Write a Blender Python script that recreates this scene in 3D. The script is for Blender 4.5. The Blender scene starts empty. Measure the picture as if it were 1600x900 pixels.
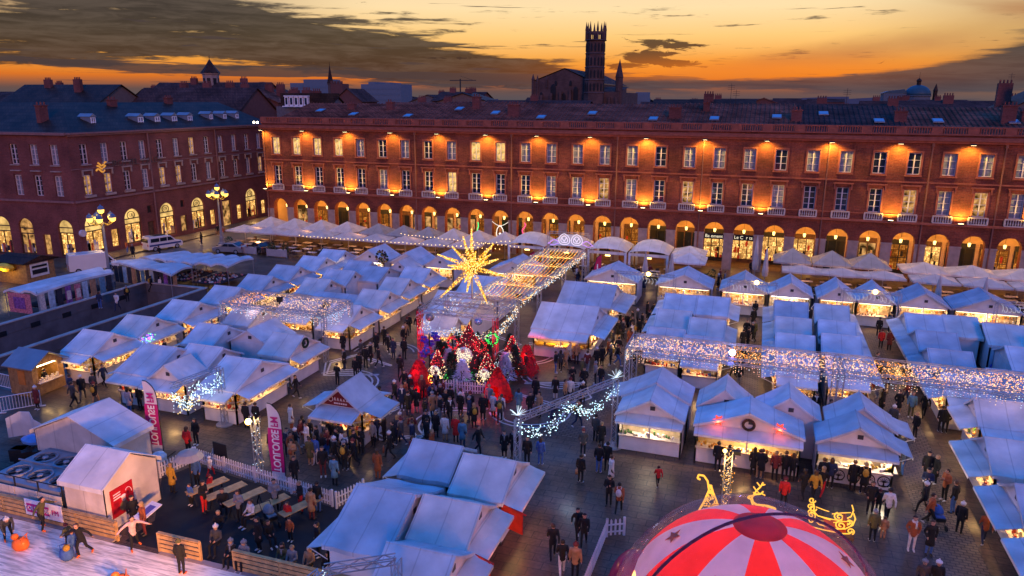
import bpy, math, random
from math import sin, cos, pi, radians as rad
from mathutils import Vector, Matrix, noise
RN = random.Random(11)
SC = bpy.context.scene
COL = SC.collection

# ------------------------------------------------------------------ mesh collector
class MB:
    def __init__(s): s.v = []; s.f = []; s.m = []
    def poly(s, pts, m=0):
        n = len(s.v); s.v += [tuple(p) for p in pts]; s.f.append(tuple(range(n, n+len(pts)))); s.m.append(m)
    def box(s, c, d, rz=0, m=0):
        x, y, z = d[0]/2, d[1]/2, d[2]/2; n = len(s.v); C, S = cos(rz), sin(rz)
        for k in range(8):
            a, b, e = (x if k & 1 else -x), (y if k & 2 else -y), (z if k & 4 else -z)
            s.v.append((c[0]+a*C-b*S, c[1]+a*S+b*C, c[2]+e))
        for q in ((0,2,3,1),(4,5,7,6),(0,1,5,4),(2,6,7,3),(0,4,6,2),(1,3,7,5)):
            s.f.append(tuple(n+i for i in q)); s.m.append(m)
    def bb(s, x0, x1, y0, y1, z0, z1, m=0):
        s.box(((x0+x1)/2, (y0+y1)/2, (z0+z1)/2), (abs(x1-x0), abs(y1-y0), abs(z1-z0)), 0, m)
    def tube(s, a, b, r0, r1=None, n=6, m=0):
        if r1 is None: r1 = r0
        a, b = Vector(a), Vector(b); d = b-a
        if d.length < 1e-6: return
        d.normalize(); u = d.cross(Vector((0, 0, 1)))
        if u.length < .01: u = Vector((1, 0, 0))
        u.normalize(); w = d.cross(u); k = len(s.v)
        for p, r in ((a, r0), (b, r1)):
            for i in range(n):
                t = 2*pi*(i+.5)/n; s.v.append(tuple(p+(u*cos(t)+w*sin(t))*r))
        for i in range(n):
            j = (i+1) % n; s.f.append((k+i, k+j, k+n+j, k+n+i)); s.m.append(m)
        s.f.append(tuple(k+i for i in range(n))[::-1]); s.m.append(m)
        s.f.append(tuple(k+n+i for i in range(n))); s.m.append(m)
    def path(s, pts, r, n=5, m=0):
        for a, b in zip(pts, pts[1:]): s.tube(a, b, r, r, n, m)
    def octa(s, c, r, m=0):
        n = len(s.v); x, y, z = c
        s.v += [(x+r,y,z),(x-r,y,z),(x,y+r,z),(x,y-r,z),(x,y,z+r),(x,y,z-r)]
        for q in ((0,2,4),(2,1,4),(1,3,4),(3,0,4),(2,0,5),(1,2,5),(3,1,5),(0,3,5)):
            s.f.append(tuple(n+i for i in q)); s.m.append(m)
    def ball(s, c, r, m=0, nu=8, nv=5):
        if not isinstance(r, tuple): r = (r, r, r)
        s.lathe(c, [(sin(pi*i/nv), -cos(pi*i/nv)) for i in range(nv+1)], nu, m, r)
    def lathe(s, c, prof, n=12, m=0, sc=(1, 1, 1), a0=0, ms=None):
        k = len(s.v); q = len(prof)
        for (r, z) in prof:
            for i in range(n):
                t = a0+2*pi*i/n; s.v.append((c[0]+r*cos(t)*sc[0], c[1]+r*sin(t)*sc[1], c[2]+z*sc[2]))
        for j in range(q-1):
            for i in range(n):
                i2 = (i+1) % n
                s.f.append((k+j*n+i, k+j*n+i2, k+(j+1)*n+i2, k+(j+1)*n+i)); s.m.append(ms[j] if ms else m)
        for j, e in ((0, 1), (q-1, 0)):
            if prof[j][0] > .002:
                l = [k+j*n+i for i in range(n)]; s.f.append(tuple(l[::-1] if e else l)); s.m.append(ms[min(j, q-2)] if ms else m)
    def prism(s, pts, off, m=0):
        """extrude a planar polygon (3-D points) by the vector off"""
        o = Vector(off); a = [Vector(p) for p in pts]; b = [p+o for p in a]
        s.poly(a[::-1], m); s.poly(b, m)
        for i in range(len(a)):
            j = (i+1) % len(a); s.poly([a[i], a[j], b[j], b[i]], m)
    def add(s, o, M=None, mo=0):
        n = len(s.v); s.v += [tuple(M @ Vector(p)) for p in o.v] if M else o.v
        s.f += [tuple(n+i for i in f) for f in o.f]; s.m += [i+mo for i in o.m]
    def build(s, name, mats, parent=None, smooth=False, world=True):
        if not isinstance(mats, (list, tuple)): mats = [mats]
        o3 = Vector((0, 0, 0)); mi = None
        if parent is not None and world:
            mi = ROOTM.get(parent)
            if mi is None: mi = (parent_mat(parent)).inverted()
        me = bpy.data.meshes.new(name)
        me.from_pydata([tuple(mi @ Vector(p)) for p in s.v] if mi is not None else s.v, [], s.f)
        for q in mats: me.materials.append(q)
        if len(mats) > 1: me.polygons.foreach_set('material_index', s.m)
        if smooth: me.polygons.foreach_set('use_smooth', [True]*len(s.f))
        me.update()
        o = bpy.data.objects.new(name, me); COL.objects.link(o)
        if parent is not None: o.parent = parent
        return o
ROOTM = {}
def parent_mat(o):
    M = o.matrix_basis.copy()
    while o.parent is not None: o = o.parent; M = o.matrix_basis @ M
    return M
def tag(o, label, cat, group=None, kind=None):
    o['label'] = label
    if kind: o['kind'] = kind
    else: o['category'] = cat
    if group: o['group'] = group
    return o
def thing(name, label, cat, loc=(0, 0, 0), rz=0, group=None):
    o = bpy.data.objects.new(name, None); COL.objects.link(o); o.empty_display_size = .3
    o.location = loc; o.rotation_euler = (0, 0, rz)
    o.matrix_basis = Matrix.Translation(loc) @ Matrix.Rotation(rz, 4, 'Z')
    return tag(o, label, cat, group)
def copy_tree(o, loc=None, rz=None, parent=None, label=None, group=None):
    c = o.copy(); COL.objects.link(c)
    if parent is not None: c.parent = parent
    if loc is not None: c.location = loc
    if rz is not None: c.rotation_euler = (0, 0, rz)
    if label: c['label'] = label
    if group: c['group'] = group
    for ch in list(o.children):
        copy_tree(ch, None, None, c)
    return c
def setm(o, i, m):
    o.material_slots[i].link = 'OBJECT'; o.material_slots[i].material = m
def struct(o): o['kind'] = 'structure'; return o

# ------------------------------------------------------------------ materials
def lin(r, g, b):
    f = lambda c: (c/255/12.92) if c/255 <= .04045 else ((c/255+.055)/1.055)**2.4
    return (f(r), f(g), f(b))
MATS = {}
def mat(name, col, rough=.75, vary=.15, scale=2.5, metal=0, spec=.3, bump=0, bscale=20, trl=0, fine=0, coat=0):
    if name in MATS: return MATS[name]
    m = bpy.data.materials.new(name); m.use_nodes = True; nt = m.node_tree; N = nt.nodes; L = nt.links
    b = N['Principled BSDF']; b.inputs['Roughness'].default_value = rough; b.inputs['Metallic'].default_value = metal
    b.inputs['Specular IOR Level'].default_value = spec; b.inputs['Coat Weight'].default_value = coat
    tc = N.new('ShaderNodeTexCoord')
    nz = N.new('ShaderNodeTexNoise'); nz.inputs['Scale'].default_value = scale; nz.inputs['Detail'].default_value = 5
    L.new(tc.outputs['Object'], nz.inputs['Vector'])
    mr = N.new('ShaderNodeMapRange'); mr.inputs[1].default_value = .3; mr.inputs[2].default_value = .7
    mr.inputs[3].default_value = 1-vary; mr.inputs[4].default_value = 1+vary
    L.new(nz.outputs[0], mr.inputs[0])
    vs = N.new('ShaderNodeVectorMath'); vs.operation = 'SCALE'; vs.inputs[0].default_value = col
    L.new(mr.outputs[0], vs.inputs['Scale']); L.new(vs.outputs[0], b.inputs['Base Color'])
    if bump:
        n2 = N.new('ShaderNodeTexNoise'); n2.inputs['Scale'].default_value = bscale; n2.inputs['Detail'].default_value = 4
        L.new(tc.outputs['Object'], n2.inputs['Vector'])
        bp = N.new('ShaderNodeBump'); bp.inputs['Strength'].default_value = bump; bp.inputs['Distance'].default_value = .05
        L.new(n2.outputs[0], bp.inputs['Height']); L.new(bp.outputs[0], b.inputs['Normal'])
    if trl:
        t = N.new('ShaderNodeBsdfTranslucent'); L.new(vs.outputs[0], t.inputs[0])
        mx = N.new('ShaderNodeMixShader'); mx.inputs[0].default_value = trl
        L.new(b.outputs[0], mx.inputs[1]); L.new(t.outputs[0], mx.inputs[2])
        L.new(mx.outputs[0], N['Material Output'].inputs[0])
    MATS[name] = m; return m
def em(name, col, st, sample=False, vary=0, scale=3):
    if name in MATS: return MATS[name]
    m = bpy.data.materials.new(name); m.use_nodes = True; nt = m.node_tree; N = nt.nodes; L = nt.links
    N.remove(N['Principled BSDF']); e = N.new('ShaderNodeEmission')
    e.inputs[0].default_value = (*col, 1); e.inputs[1].default_value = st
    if vary:
        tc = N.new('ShaderNodeTexCoord'); nz = N.new('ShaderNodeTexNoise'); nz.inputs['Scale'].default_value = scale
        nz.inputs['Detail'].default_value = 3
        L.new(tc.outputs['Object'], nz.inputs['Vector']); mr = N.new('ShaderNodeMapRange')
        mr.inputs[1].default_value = .35; mr.inputs[2].default_value = .65
        mr.inputs[3].default_value = st*(1-vary); mr.inputs[4].default_value = st*(1+vary)
        L.new(nz.outputs[0], mr.inputs[0]); L.new(mr.outputs[0], e.inputs[1])
    L.new(e.outputs[0], N['Material Output'].inputs[0])
    m.cycles.emission_sampling = 'AUTO' if sample else 'NONE'
    MATS[name] = m; return m
def courses(name, c1, c2, mortar, bw, bh, vary=.25, rough=.85, horizontal=False, msize=.02):
    """brick / slab pattern; vertical walls are mapped by (x+y, z), floors by (x, y)"""
    m = bpy.data.materials.new(name); m.use_nodes = True; nt = m.node_tree; N = nt.nodes; L = nt.links
    b = N['Principled BSDF']; b.inputs['Roughness'].default_value = rough; b.inputs['Specular IOR Level'].default_value = .05 if 'roof' in name or name == 'slate' else .25
    tc = N.new('ShaderNodeTexCoord'); src = tc.outputs['Object']
    if not horizontal:
        sx = N.new('ShaderNodeSeparateXYZ'); L.new(src, sx.inputs[0])
        ad = N.new('ShaderNodeMath'); L.new(sx.outputs[0], ad.inputs[0]); L.new(sx.outputs[1], ad.inputs[1])
        cb = N.new('ShaderNodeCombineXYZ'); L.new(ad.outputs[0], cb.inputs[0]); L.new(sx.outputs[2], cb.inputs[1]); src2 = cb.outputs[0]
    else: src2 = src
    br = N.new('ShaderNodeTexBrick'); L.new(src2, br.inputs['Vector'])
    br.inputs['Color1'].default_value = (*c1, 1); br.inputs['Color2'].default_value = (*c2, 1); br.inputs['Mortar'].default_value = (*mortar, 1)
    br.inputs['Scale'].default_value = 1; br.inputs['Mortar Size'].default_value = msize
    br.inputs['Brick Width'].default_value = bw; br.inputs['Row Height'].default_value = bh
    tot = br.outputs[0]
    for scl, vr in ((.35, vary), (6, vary*.6)):
        nz = N.new('ShaderNodeTexNoise'); nz.inputs['Scale'].default_value = scl; nz.inputs['Detail'].default_value = 6
        L.new(src, nz.inputs['Vector']); mr = N.new('ShaderNodeMapRange'); mr.inputs[1].default_value = .3; mr.inputs[2].default_value = .7
        mr.inputs[3].default_value = 1-vr; mr.inputs[4].default_value = 1+vr; L.new(nz.outputs[0], mr.inputs[0])
        vs = N.new('ShaderNodeVectorMath'); vs.operation = 'SCALE'; L.new(tot, vs.inputs[0]); L.new(mr.outputs[0], vs.inputs['Scale']); tot = vs.outputs[0]
    L.new(tot, b.inputs['Base Color'])
    if horizontal:   # damp patches
        nd = N.new('ShaderNodeTexNoise'); nd.inputs['Scale'].default_value = .22; nd.inputs['Detail'].default_value = 6; L.new(src, nd.inputs['Vector'])
        md = N.new('ShaderNodeMapRange'); md.inputs[1].default_value = .42; md.inputs[2].default_value = .62; md.inputs[3].default_value = rough*.55; md.inputs[4].default_value = rough*1.35; L.new(nd.outputs[0], md.inputs[0]); L.new(md.outputs[0], b.inputs['Roughness'])
    MATS[name] = m; return m

# ------------------------------------------------------------------ camera (stands at the origin, 20 m up)
f_, pit, yaw, rol = 1142., .25237, .32477, .0053
F = Vector((-sin(yaw)*cos(pit), cos(yaw)*cos(pit), -sin(pit))); Rv = Vector((cos(yaw), sin(yaw), 0)); U = Rv.cross(F)
R2 = Rv*cos(rol)+U*sin(rol); U2 = U*cos(rol)-Rv*sin(rol)
cd = bpy.data.cameras.new('camera'); cam = bpy.data.objects.new('camera', cd); COL.objects.link(cam)
cam.matrix_world = Matrix(((R2.x, U2.x, -F.x, 0), (R2.y, U2.y, -F.y, 0), (R2.z, U2.z, -F.z, 20), (0, 0, 0, 1)))
cd.sensor_width = 36; cd.lens = 36*f_/1600; cd.clip_start = .5; cd.clip_end = 9000; SC.camera = cam
SC.render.resolution_x = 1024; SC.render.resolution_y = 576
SC.render.engine = 'CYCLES'; cy = SC.cycles
cy.use_denoising = True
try: cy.denoiser = 'OPENIMAGEDENOISE'; cy.denoising_prefilter = 'ACCURATE'
except Exception: pass
cy.max_bounces = 5; cy.diffuse_bounces = 3; cy.glossy_bounces = 2; cy.transmission_bounces = 4; cy.transparent_max_bounces = 12
cy.sample_clamp_indirect = 3; cy.caustics_reflective = False; cy.caustics_refractive = False; cy.use_light_tree = True
vs_ = SC.view_settings; vs_.view_transform = 'Standard'; vs_.look = 'None'; vs_.exposure = 0; vs_.gamma = 1; vs_.use_curve_mapping = False

# ------------------------------------------------------------------ sky: dusk, sun just set behind the church
W = bpy.data.worlds.new('World'); SC.world = W; W.use_nodes = True; nt = W.node_tree; N = nt.nodes; L = nt.links
for n in list(N): N.remove(n)
class X:
    """tiny expression wrapper round math nodes"""
    def __init__(s, o): s.o = o
    def _op(s, op, b=None, c=None, rev=False):
        n = N.new('ShaderNodeMath'); n.operation = op; args = [s, b, c]
        if rev: args[0], args[1] = args[1], args[0]
        for i, a in enumerate(args):
            if a is None: continue
            if isinstance(a, X): L.new(a.o, n.inputs[i])
            else: n.inputs[i].default_value = a
        return X(n.outputs[0])
    def __add__(s, b): return s._op('ADD', b)
    __radd__ = __add__
    def __mul__(s, b): return s._op('MULTIPLY', b)
    __rmul__ = __mul__
    def __sub__(s, b): return s._op('SUBTRACT', b)
    def __rsub__(s, b): return s._op('SUBTRACT', b, None, True)
    def __truediv__(s, b): return s._op('DIVIDE', b)
    def atan2(s, b): return s._op('ARCTAN2', b)
    def asin(s): return s._op('ARCSINE')
    def exp(s): return s._op('EXPONENT')
    def clamp(s): return s._op('MINIMUM', 1.)._op('MAXIMUM', 0.)
    def mx(s, b): return s._op('MAXIMUM', b)
    def step(s, a, b):  # smoothstep
        n = N.new('ShaderNodeMapRange'); n.interpolation_type = 'SMOOTHSTEP'; L.new(s.o, n.inputs[0])
        n.inputs[1].default_value = a; n.inputs[2].default_value = b; return X(n.outputs[0])
def mixc(t, a, b):
    n = N.new('ShaderNodeMix'); n.data_type = 'RGBA'; n.clamp_factor = True
    if isinstance(t, X): L.new(t.o, n.inputs[0])
    else: n.inputs[0].default_value = t
    for i, c in ((6, a), (7, b)):
        if isinstance(c, tuple): n.inputs[i].default_value = (*c, 1)
        else: L.new(c, n.inputs[i])
    return n.outputs[2]
tc = N.new('ShaderNodeTexCoord'); sp = N.new('ShaderNodeSeparateXYZ'); L.new(tc.outputs['Generated'], sp.inputs[0])
dx, dy, dz = (X(o) for o in sp.outputs)
fw = dx*(-sin(yaw))+dy*cos(yaw); rt = dx*cos(yaw)+dy*sin(yaw)
az = rt.atan2(fw); el = dz.asin()
def nz(sa, se, off, det=6, rough=.55, dist=.4, sh=0):
    cb = N.new('ShaderNodeCombineXYZ'); L.new((az*sa+el*(sh*sa)).o, cb.inputs[0]); L.new((el*se).o, cb.inputs[1]); cb.inputs[2].default_value = off
    n = N.new('ShaderNodeTexNoise'); n.inputs['Scale'].default_value = 1; n.inputs['Detail'].default_value = det
    n.inputs['Roughness'].default_value = rough; n.inputs['Distortion'].default_value = dist
    L.new(cb.outputs[0], n.inputs['Vector']); return X(n.outputs[0])
def pa(x): return math.atan((x-800)/1179)
def pe(y): return (156-y)/1179
def G(x, y, sx, sy, tilt=0):
    """soft blob round a direction: centre, spreads, slope"""
    a = az-pa(x); e = el-pe(y)-a*(-tilt); a = a/(sx/1179); e = e/(sy/1179)
    return ((a*a+e*e)*-1.).exp()
t = el/.132
ramp = N.new('ShaderNodeValToRGB'); L.new(t.clamp().o, ramp.inputs[0]); cr = ramp.color_ramp
stops = [(0, (92, 78, 72)), (.08, (120, 80, 58)), (.19, (222, 116, 36)), (.36, (246, 164, 66)), (.6, (255, 204, 124)), (.85, (255, 224, 170)), (1, (250, 218, 174))]
while len(cr.elements) < len(stops): cr.elements.new(.5)
for e, (p_, c) in zip(cr.elements, stops): e.position = p_; e.color = (*lin(*c), 1)
sky = ramp.outputs[0]
# the left side and far right are duller
dull = (az-pa(620)).step(.0, -.30); sky = mixc(dull*t.step(.35, .8)*.75, sky, lin(150, 118, 92))
dullr = (az-pa(1250)).step(.0, .30); sky = mixc(dullr*.62, sky, lin(150, 112, 78))
n1 = nz(4.2, 46, 3.1, 7, .6, .6, .7); n2 = nz(11, 120, 8.7, 7, .6, .5, .5); n3 = nz(3.0, 16, 5.2, sh=1.2)
n4 = nz(26, 150, 4.4, 6, .62, .8, .4); w = n1*.5+n2*.32+n4*.18
bank = (G(160, 72, 360, 40, -.02)*1.05+G(560, 92, 300, 26, .10)*1.2+G(760, 112, 200, 17, .1)*1.15+G(40, 12, 300, 16, .1)*.55+G(330, 60, 240, 24, .2)*.5).clamp()
cl = ((bank*.86+(w-.5)*3.4)).step(.24, .52)
sky = mixc(cl*.94, sky, mixc((n2*.6+n4*.4).step(.40, .64), lin(36, 34, 39), lin(74, 65, 62)))
# low streaks over the horizon
low = G(180, 112, 420, 8, .02)+G(500, 120, 260, 6, .0)+G(800, 128, 260, 8, .0)+G(1050, 128, 260, 9, .05)
lc = (low*.7+(nz(9, 190, 2.2, 6, .6)-.5)*3.0).step(.34, .62); sky = mixc(lc*.9, sky, lin(70, 58, 60))
# dark flecks right of the tower, long cloud far right
fl = G(1030, 74, 60, 7, .08)+G(1010, 88, 40, 5)+G(1045, 100, 60, 6, .1)*.8+G(985, 104, 60, 9)*.7+G(700, 95, 60, 4)*.6
fc = (fl*.95+(nz(30, 150, 6.6, 7, .64, .9)-.5)*2.4).step(.42, .66); sky = mixc(fc*.92, sky, lin(56, 42, 40))
rb = G(1570, 114, 200, 22, -.12)*1.2+G(1670, 76, 100, 26)*.7+G(1200, 132, 330, 10, .0)*.9
rc = (rb+(w-.5)*2.4).step(.3, .7); sky = mixc(rc*.92, sky, mixc(n2.step(.38, .66), lin(38, 50, 62), lin(66, 68, 74)))
wisp = (G(1300, 90, 330, 40, -.15)*.8+G(1500, 30, 240, 14, .15)*.6+(n3-.5)*1.1).step(.45, 1.0); sky = mixc(wisp*.75, sky, lin(176, 118, 78))
# horizon haze band
sky = mixc(el.step(.030, .0)*.75, sky, lin(84, 80, 88))
# glow of the sunset near the church
sky = mixc(G(1190, 112, 260, 20)*.55*(1.-rc*.8), sky, lin(255, 132, 26))
# away from the sunset: rose dusk low down, blue dome overhead
back = fw.step(.35, -.3)
rose = mixc(rt.step(-.9, .8), (.06, .13, .38), (.34, .17, .28))
sky = mixc(back, sky, mixc(el.step(.0, .8), rose, (.06, .17, .62)))
zen = mixc(rt.step(-1., .9), (.015, .235, 1.02), (.05, .24, .96))
sky = mixc(el.step(.132, .32), sky, zen)
sky = mixc(el.step(-.005, -.05), sky, (.05, .045, .06))
bg = N.new('ShaderNodeBackground'); L.new(sky, bg.inputs[0]); bg.inputs[1].default_value = 1.0
ns = N.new('ShaderNodeTexSky'); ns.sky_type = 'NISHITA'; ns.sun_disc = False; ns.sun_elevation = rad(-1.0); ns.sun_rotation = rad(-2)
b2 = N.new('ShaderNodeBackground'); L.new(ns.outputs[0], b2.inputs[0]); b2.inputs[1].default_value = .012; ns.sun_intensity = .3
ads = N.new('ShaderNodeAddShader'); L.new(bg.outputs[0], ads.inputs[0]); L.new(b2.outputs[0], ads.inputs[1])
wo = N.new('ShaderNodeOutputWorld'); L.new(ads.outputs[0], wo.inputs[0])
W.cycles.sampling_method = 'MANUAL'; W.cycles.sample_map_resolution = 512

NL = [0]
def lamp(kind, loc, energy, col, size=.1, rot=None, spot=None, blend=.5):
    NL[0] += 1
    l = bpy.data.lights.new('lamp_light', kind); l.energy = energy; l.color = col
    if kind == 'AREA': l.size = size
    else: l.shadow_soft_size = size
    if spot: l.spot_size = rad(spot); l.spot_blend = blend
    o = bpy.data.objects.new('lamp_light', l); COL.objects.link(o); o.location = loc
    if rot: o.rotation_euler = rot
    return o
# ================================================================== materials used everywhere
def shop_em(name, col, st, cell):
    m = bpy.data.materials.new(name); m.use_nodes = True; nt = m.node_tree; N = nt.nodes; L = nt.links; N.remove(N['Principled BSDF'])
    tc = N.new('ShaderNodeTexCoord'); sx = N.new('ShaderNodeSeparateXYZ'); L.new(tc.outputs['Object'], sx.inputs[0]); ad = N.new('ShaderNodeMath'); L.new(sx.outputs[0], ad.inputs[0]); L.new(sx.outputs[1], ad.inputs[1])
    cb = N.new('ShaderNodeCombineXYZ'); L.new(ad.outputs[0], cb.inputs[0]); L.new(sx.outputs[2], cb.inputs[1])
    tot = None
    for bw, bh, ms in ((.62, .72, .05), (.17, .24, .02)):
        br = N.new('ShaderNodeTexBrick'); br.offset = .37; L.new(cb.outputs[0], br.inputs['Vector']); br.inputs['Scale'].default_value = cell/1.3; br.inputs['Mortar Size'].default_value = ms; br.inputs['Brick Width'].default_value = bw; br.inputs['Row Height'].default_value = bh
        br.inputs['Color1'].default_value = (1.3, 1.25, 1.2, 1); br.inputs['Color2'].default_value = (.22, .13, .07, 1); br.inputs['Mortar'].default_value = (.34, .2, .1, 1)
        if tot is None: tot = br.outputs[0]
        else: vm = N.new('ShaderNodeVectorMath'); vm.operation = 'MULTIPLY_ADD'; L.new(tot, vm.inputs[0]); L.new(br.outputs[0], vm.inputs[1]); vm.inputs[2].default_value = (.12, .11, .1); tot = vm.outputs[0]
    vm = N.new('ShaderNodeVectorMath'); vm.operation = 'MULTIPLY'; L.new(tot, vm.inputs[0]); vm.inputs[1].default_value = col
    e = N.new('ShaderNodeEmission'); L.new(vm.outputs[0], e.inputs[0]); e.inputs[1].default_value = st*1.9; L.new(e.outputs[0], N['Material Output'].inputs[0]); m.cycles.emission_sampling = 'NONE'; return m
BRICK = courses('brick', (.22,.05,.025), (.145,.032,.018), (.17,.062,.04), .62, .17, .45)
BRICKD = courses('brick_dull', (.19,.058,.046), (.15,.045,.038), (.17,.07,.06), .62, .17, .3)
STONE = mat('stone', (.34,.25,.21), .8, .2, 1.5)
STONEP = mat('pale_stone', (.50,.40,.36), .75, .15, 2)
REDTRIM = mat('brick_trim', (.30,.085,.05), .8, .2, 2)
TILE = courses('roof_tiles', (.27,.09,.055), (.14,.05,.035), (.045,.02,.016), .34, .5, .5)
TILE2 = courses('roof_tiles_old', (.10,.05,.042), (.06,.034,.032), (.02,.014,.014), .38, .5, .4)
SLATE = courses('slate', (.060,.034,.024), (.038,.022,.018), (.014,.010,.009), .5, .4, .4, .5)
PAINT = mat('window_paint', (.62,.55,.55), .5, .08)
GLASS = mat('dark_glass', (.015,.02,.03), .06, .1, 1, 0, .6)
GLASSB = mat('curtained_glass', (.20,.22,.27), .12, .35, 1.2, 0, .5)
LITW = em('lit_window', (1,.60,.20), .95, vary=.5, scale=1.4)
LITW2 = em('dim_lit_window', (1,.5,.16), .45, vary=.9, scale=1.3)
PLASTER = mat('gallery_plaster', (.55,.40,.26), .8, .15, .8)
IRON = mat('dark_iron', (.02,.022,.025), .5, .2)
LEAD = mat('zinc', (.23,.26,.30), .45, .15, 1, .4)
SHOPW = shop_em('shop_window_warm', (.8,.32,.06), .34, 1.3)
SHOPB = shop_em('shop_window_bright', (1,.66,.22), .9, 1.6)
LANT = em('lantern_glow', (1,.66,.18), 4)
BULB = em('warm_bulb', (1,.62,.2), 5)
FLOOD = em('floodlight_glow', (1,.75,.35), 10)
BLACK = mat('black', (.012,.012,.014), .6, .2)
CONC = mat('concrete', (.11,.10,.105), .85, .25, .9, bump=.2)

# ================================================================== ground and streets
PAVE = courses('paving', (.115,.072,.048), (.085,.054,.038), (.034,.025,.02), 1.1, .55, .45, .52, True, .02)
PAVE2 = courses('setts', (.16,.115,.085), (.11,.08,.06), (.04,.03,.03), .36, .22, .3, .6, True, .025)
mb = MB(); B = 4000
hx0, hx1, hy0, hy1 = -60.9, -53.6, 12., 58.9
for a, b, c, d in ((-B, hx0, -300, B), (hx1, B, -300, B), (hx0, hx1, -300, hy0), (hx0, hx1, hy1, B)):
    mb.poly([(a,c,0),(b,c,0),(b,d,0),(a,d,0)])
struct(mb.build('ground', PAVE))
mb = MB(); mb.poly([(hx0,hy0,-2.6),(hx1,hy0,-2.6),(hx1,hy1,-4.6),(hx0,hy1,-4.6)]); struct(mb.build('ramp_road', mat('asphalt', (.035,.035,.042), .8, .2, 1)))
mb = MB()
for a, b, c, d in ((8.8,11.0,30,69),(-1.2,1.2,45,69),(-10.8,-8.2,40,69),(-29.2,-26.4,40,69)):
    mb.poly([(a,c,.004),(b,c,.004),(b,d,.004),(a,d,.004)])
struct(mb.build('sett_paving', PAVE2))
mb = MB(); mb.poly([(-80.9,66,.12),(-77.5,66,.12),(-77.5,108,.12),(-80.9,108,.12)])
mb.poly([(-77.5,66,.12),(-77.5,66,0),(-77.5,108,0),(-77.5,108,.12)]); struct(mb.build('pavement', PAVE2))
mb = MB(); mb.poly([(-76.8,60,.004),(-70.5,60,.004),(-70.5,130,.004),(-76.8,130,.004)]); struct(mb.build('street', mat('street_stone', (.15,.12,.10), .55, .25, .5)))
# white double lines of the cross laid into the paving round the light show
mb = MB()
def strip(pts, w):
    for a, b in zip(pts, pts[1:]):
        a, b = Vector(a), Vector(b); d = (b-a).normalized(); n = Vector((-d.y, d.x, 0))*w/2
        mb.poly([a-n, b-n, b+n, a+n])
cx, cy_ = -20.4, 46.5
def arc(c, r, a0, a1, n=12): return [(c[0]+r*cos(a0+(a1-a0)*i/n), c[1]+r*sin(a0+(a1-a0)*i/n), .006) for i in range(n+1)]
for k in range(4):
    q = k*pi/2
    for rr in (0, .42):
        for sg in (-1, 1):
            c0 = (cx+7.2*cos(q)-sg*3.4*sin(q), cy_+7.2*sin(q)+sg*3.4*cos(q))
            strip(arc(c0, 2.7-rr, q-pi/2-sg*pi*.55, q-pi/2+sg*pi*.35), .13)
        a = Vector((cx+5.4*cos(q), cy_+5.4*sin(q), .006)); tip = Vector((cx+(10.6-rr)*cos(q), cy_+(10.6-rr)*sin(q), .006))
        for sg in (-1, 1):
            s_ = Vector((-sin(q), cos(q), 0))*sg
            strip([a+s_*(1.1-rr*.4), Vector((cx+9.2*cos(q), cy_+9.2*sin(q), .006))+s_*(2.5-rr), tip], .13)
struct(mb.build('paving_marking', mat('white_stone', (.55,.52,.5), .6, .2)))

# ================================================================== facade helpers
def frame(ox, oy, ax, ay):
    """P(s,d,z): s along the wall, d outward (to the right of the direction), z up"""
    return lambda s, d, z: (ox+ax*s+ay*d, oy+ay*s-ax*d, z)
def slab(mb, P, s0, s1, d0, d1, z0, z1, m=0):
    c = [P(s, d, z) for z in (z0, z1) for d in (d0, d1) for s in (s0, s1)]
    for q in ((0,1,3,2),(4,6,7,5),(0,4,5,1),(2,3,7,6),(0,2,6,4),(1,5,7,3)): mb.poly([c[i] for i in q], m)
def column(mb, P, sl, sr, z0, z1, ops, m=0, mr=0, deep=.34):
    """one bay of wall with openings (sc, w, zb, zt, arch, depth) stacked from bottom to top"""
    z = z0
    for (sc, w, zb, zt, arch, dp) in ops:
        if zb > z: mb.poly([P(sl,0,z),P(sr,0,z),P(sr,0,zb),P(sl,0,zb)], m)
        a, b = sc-w/2, sc+w/2
        mb.poly([P(sl,0,zb),P(a,0,zb),P(a,0,zt),P(sl,0,zt)], m); mb.poly([P(b,0,zb),P(sr,0,zb),P(sr,0,zt),P(b,0,zt)], m)
        if arch:
            r = w/2; zs = zt-r; n = 12
            pts = [(sc-r*cos(pi*i/n), zs+r*sin(pi*i/n)) for i in range(n+1)]
            for (s1, h1), (s2, h2) in zip(pts, pts[1:]): mb.poly([P(s1,0,h1),P(s2,0,h2),P(s2,0,zt),P(s1,0,zt)], m)
            rim = [(a, zb)]+pts+[(b, zb)]
        else: rim = [(a, zb),(a, zt),(b, zt),(b, zb)]
        for (s1, h1), (s2, h2) in zip(rim, rim[1:]): mb.poly([P(s1,0,h1),P(s1,-dp,h1),P(s2,-dp,h2),P(s2,0,h2)], mr)
        if zb > .05: mb.poly([P(a,0,zb),P(b,0,zb),P(b,-dp,zb),P(a,-dp,zb)], mr)
        z = zt
    if z < z1: mb.poly([P(sl,0,z),P(sr,0,z),P(sr,0,z1),P(sl,0,z1)], m)
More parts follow.
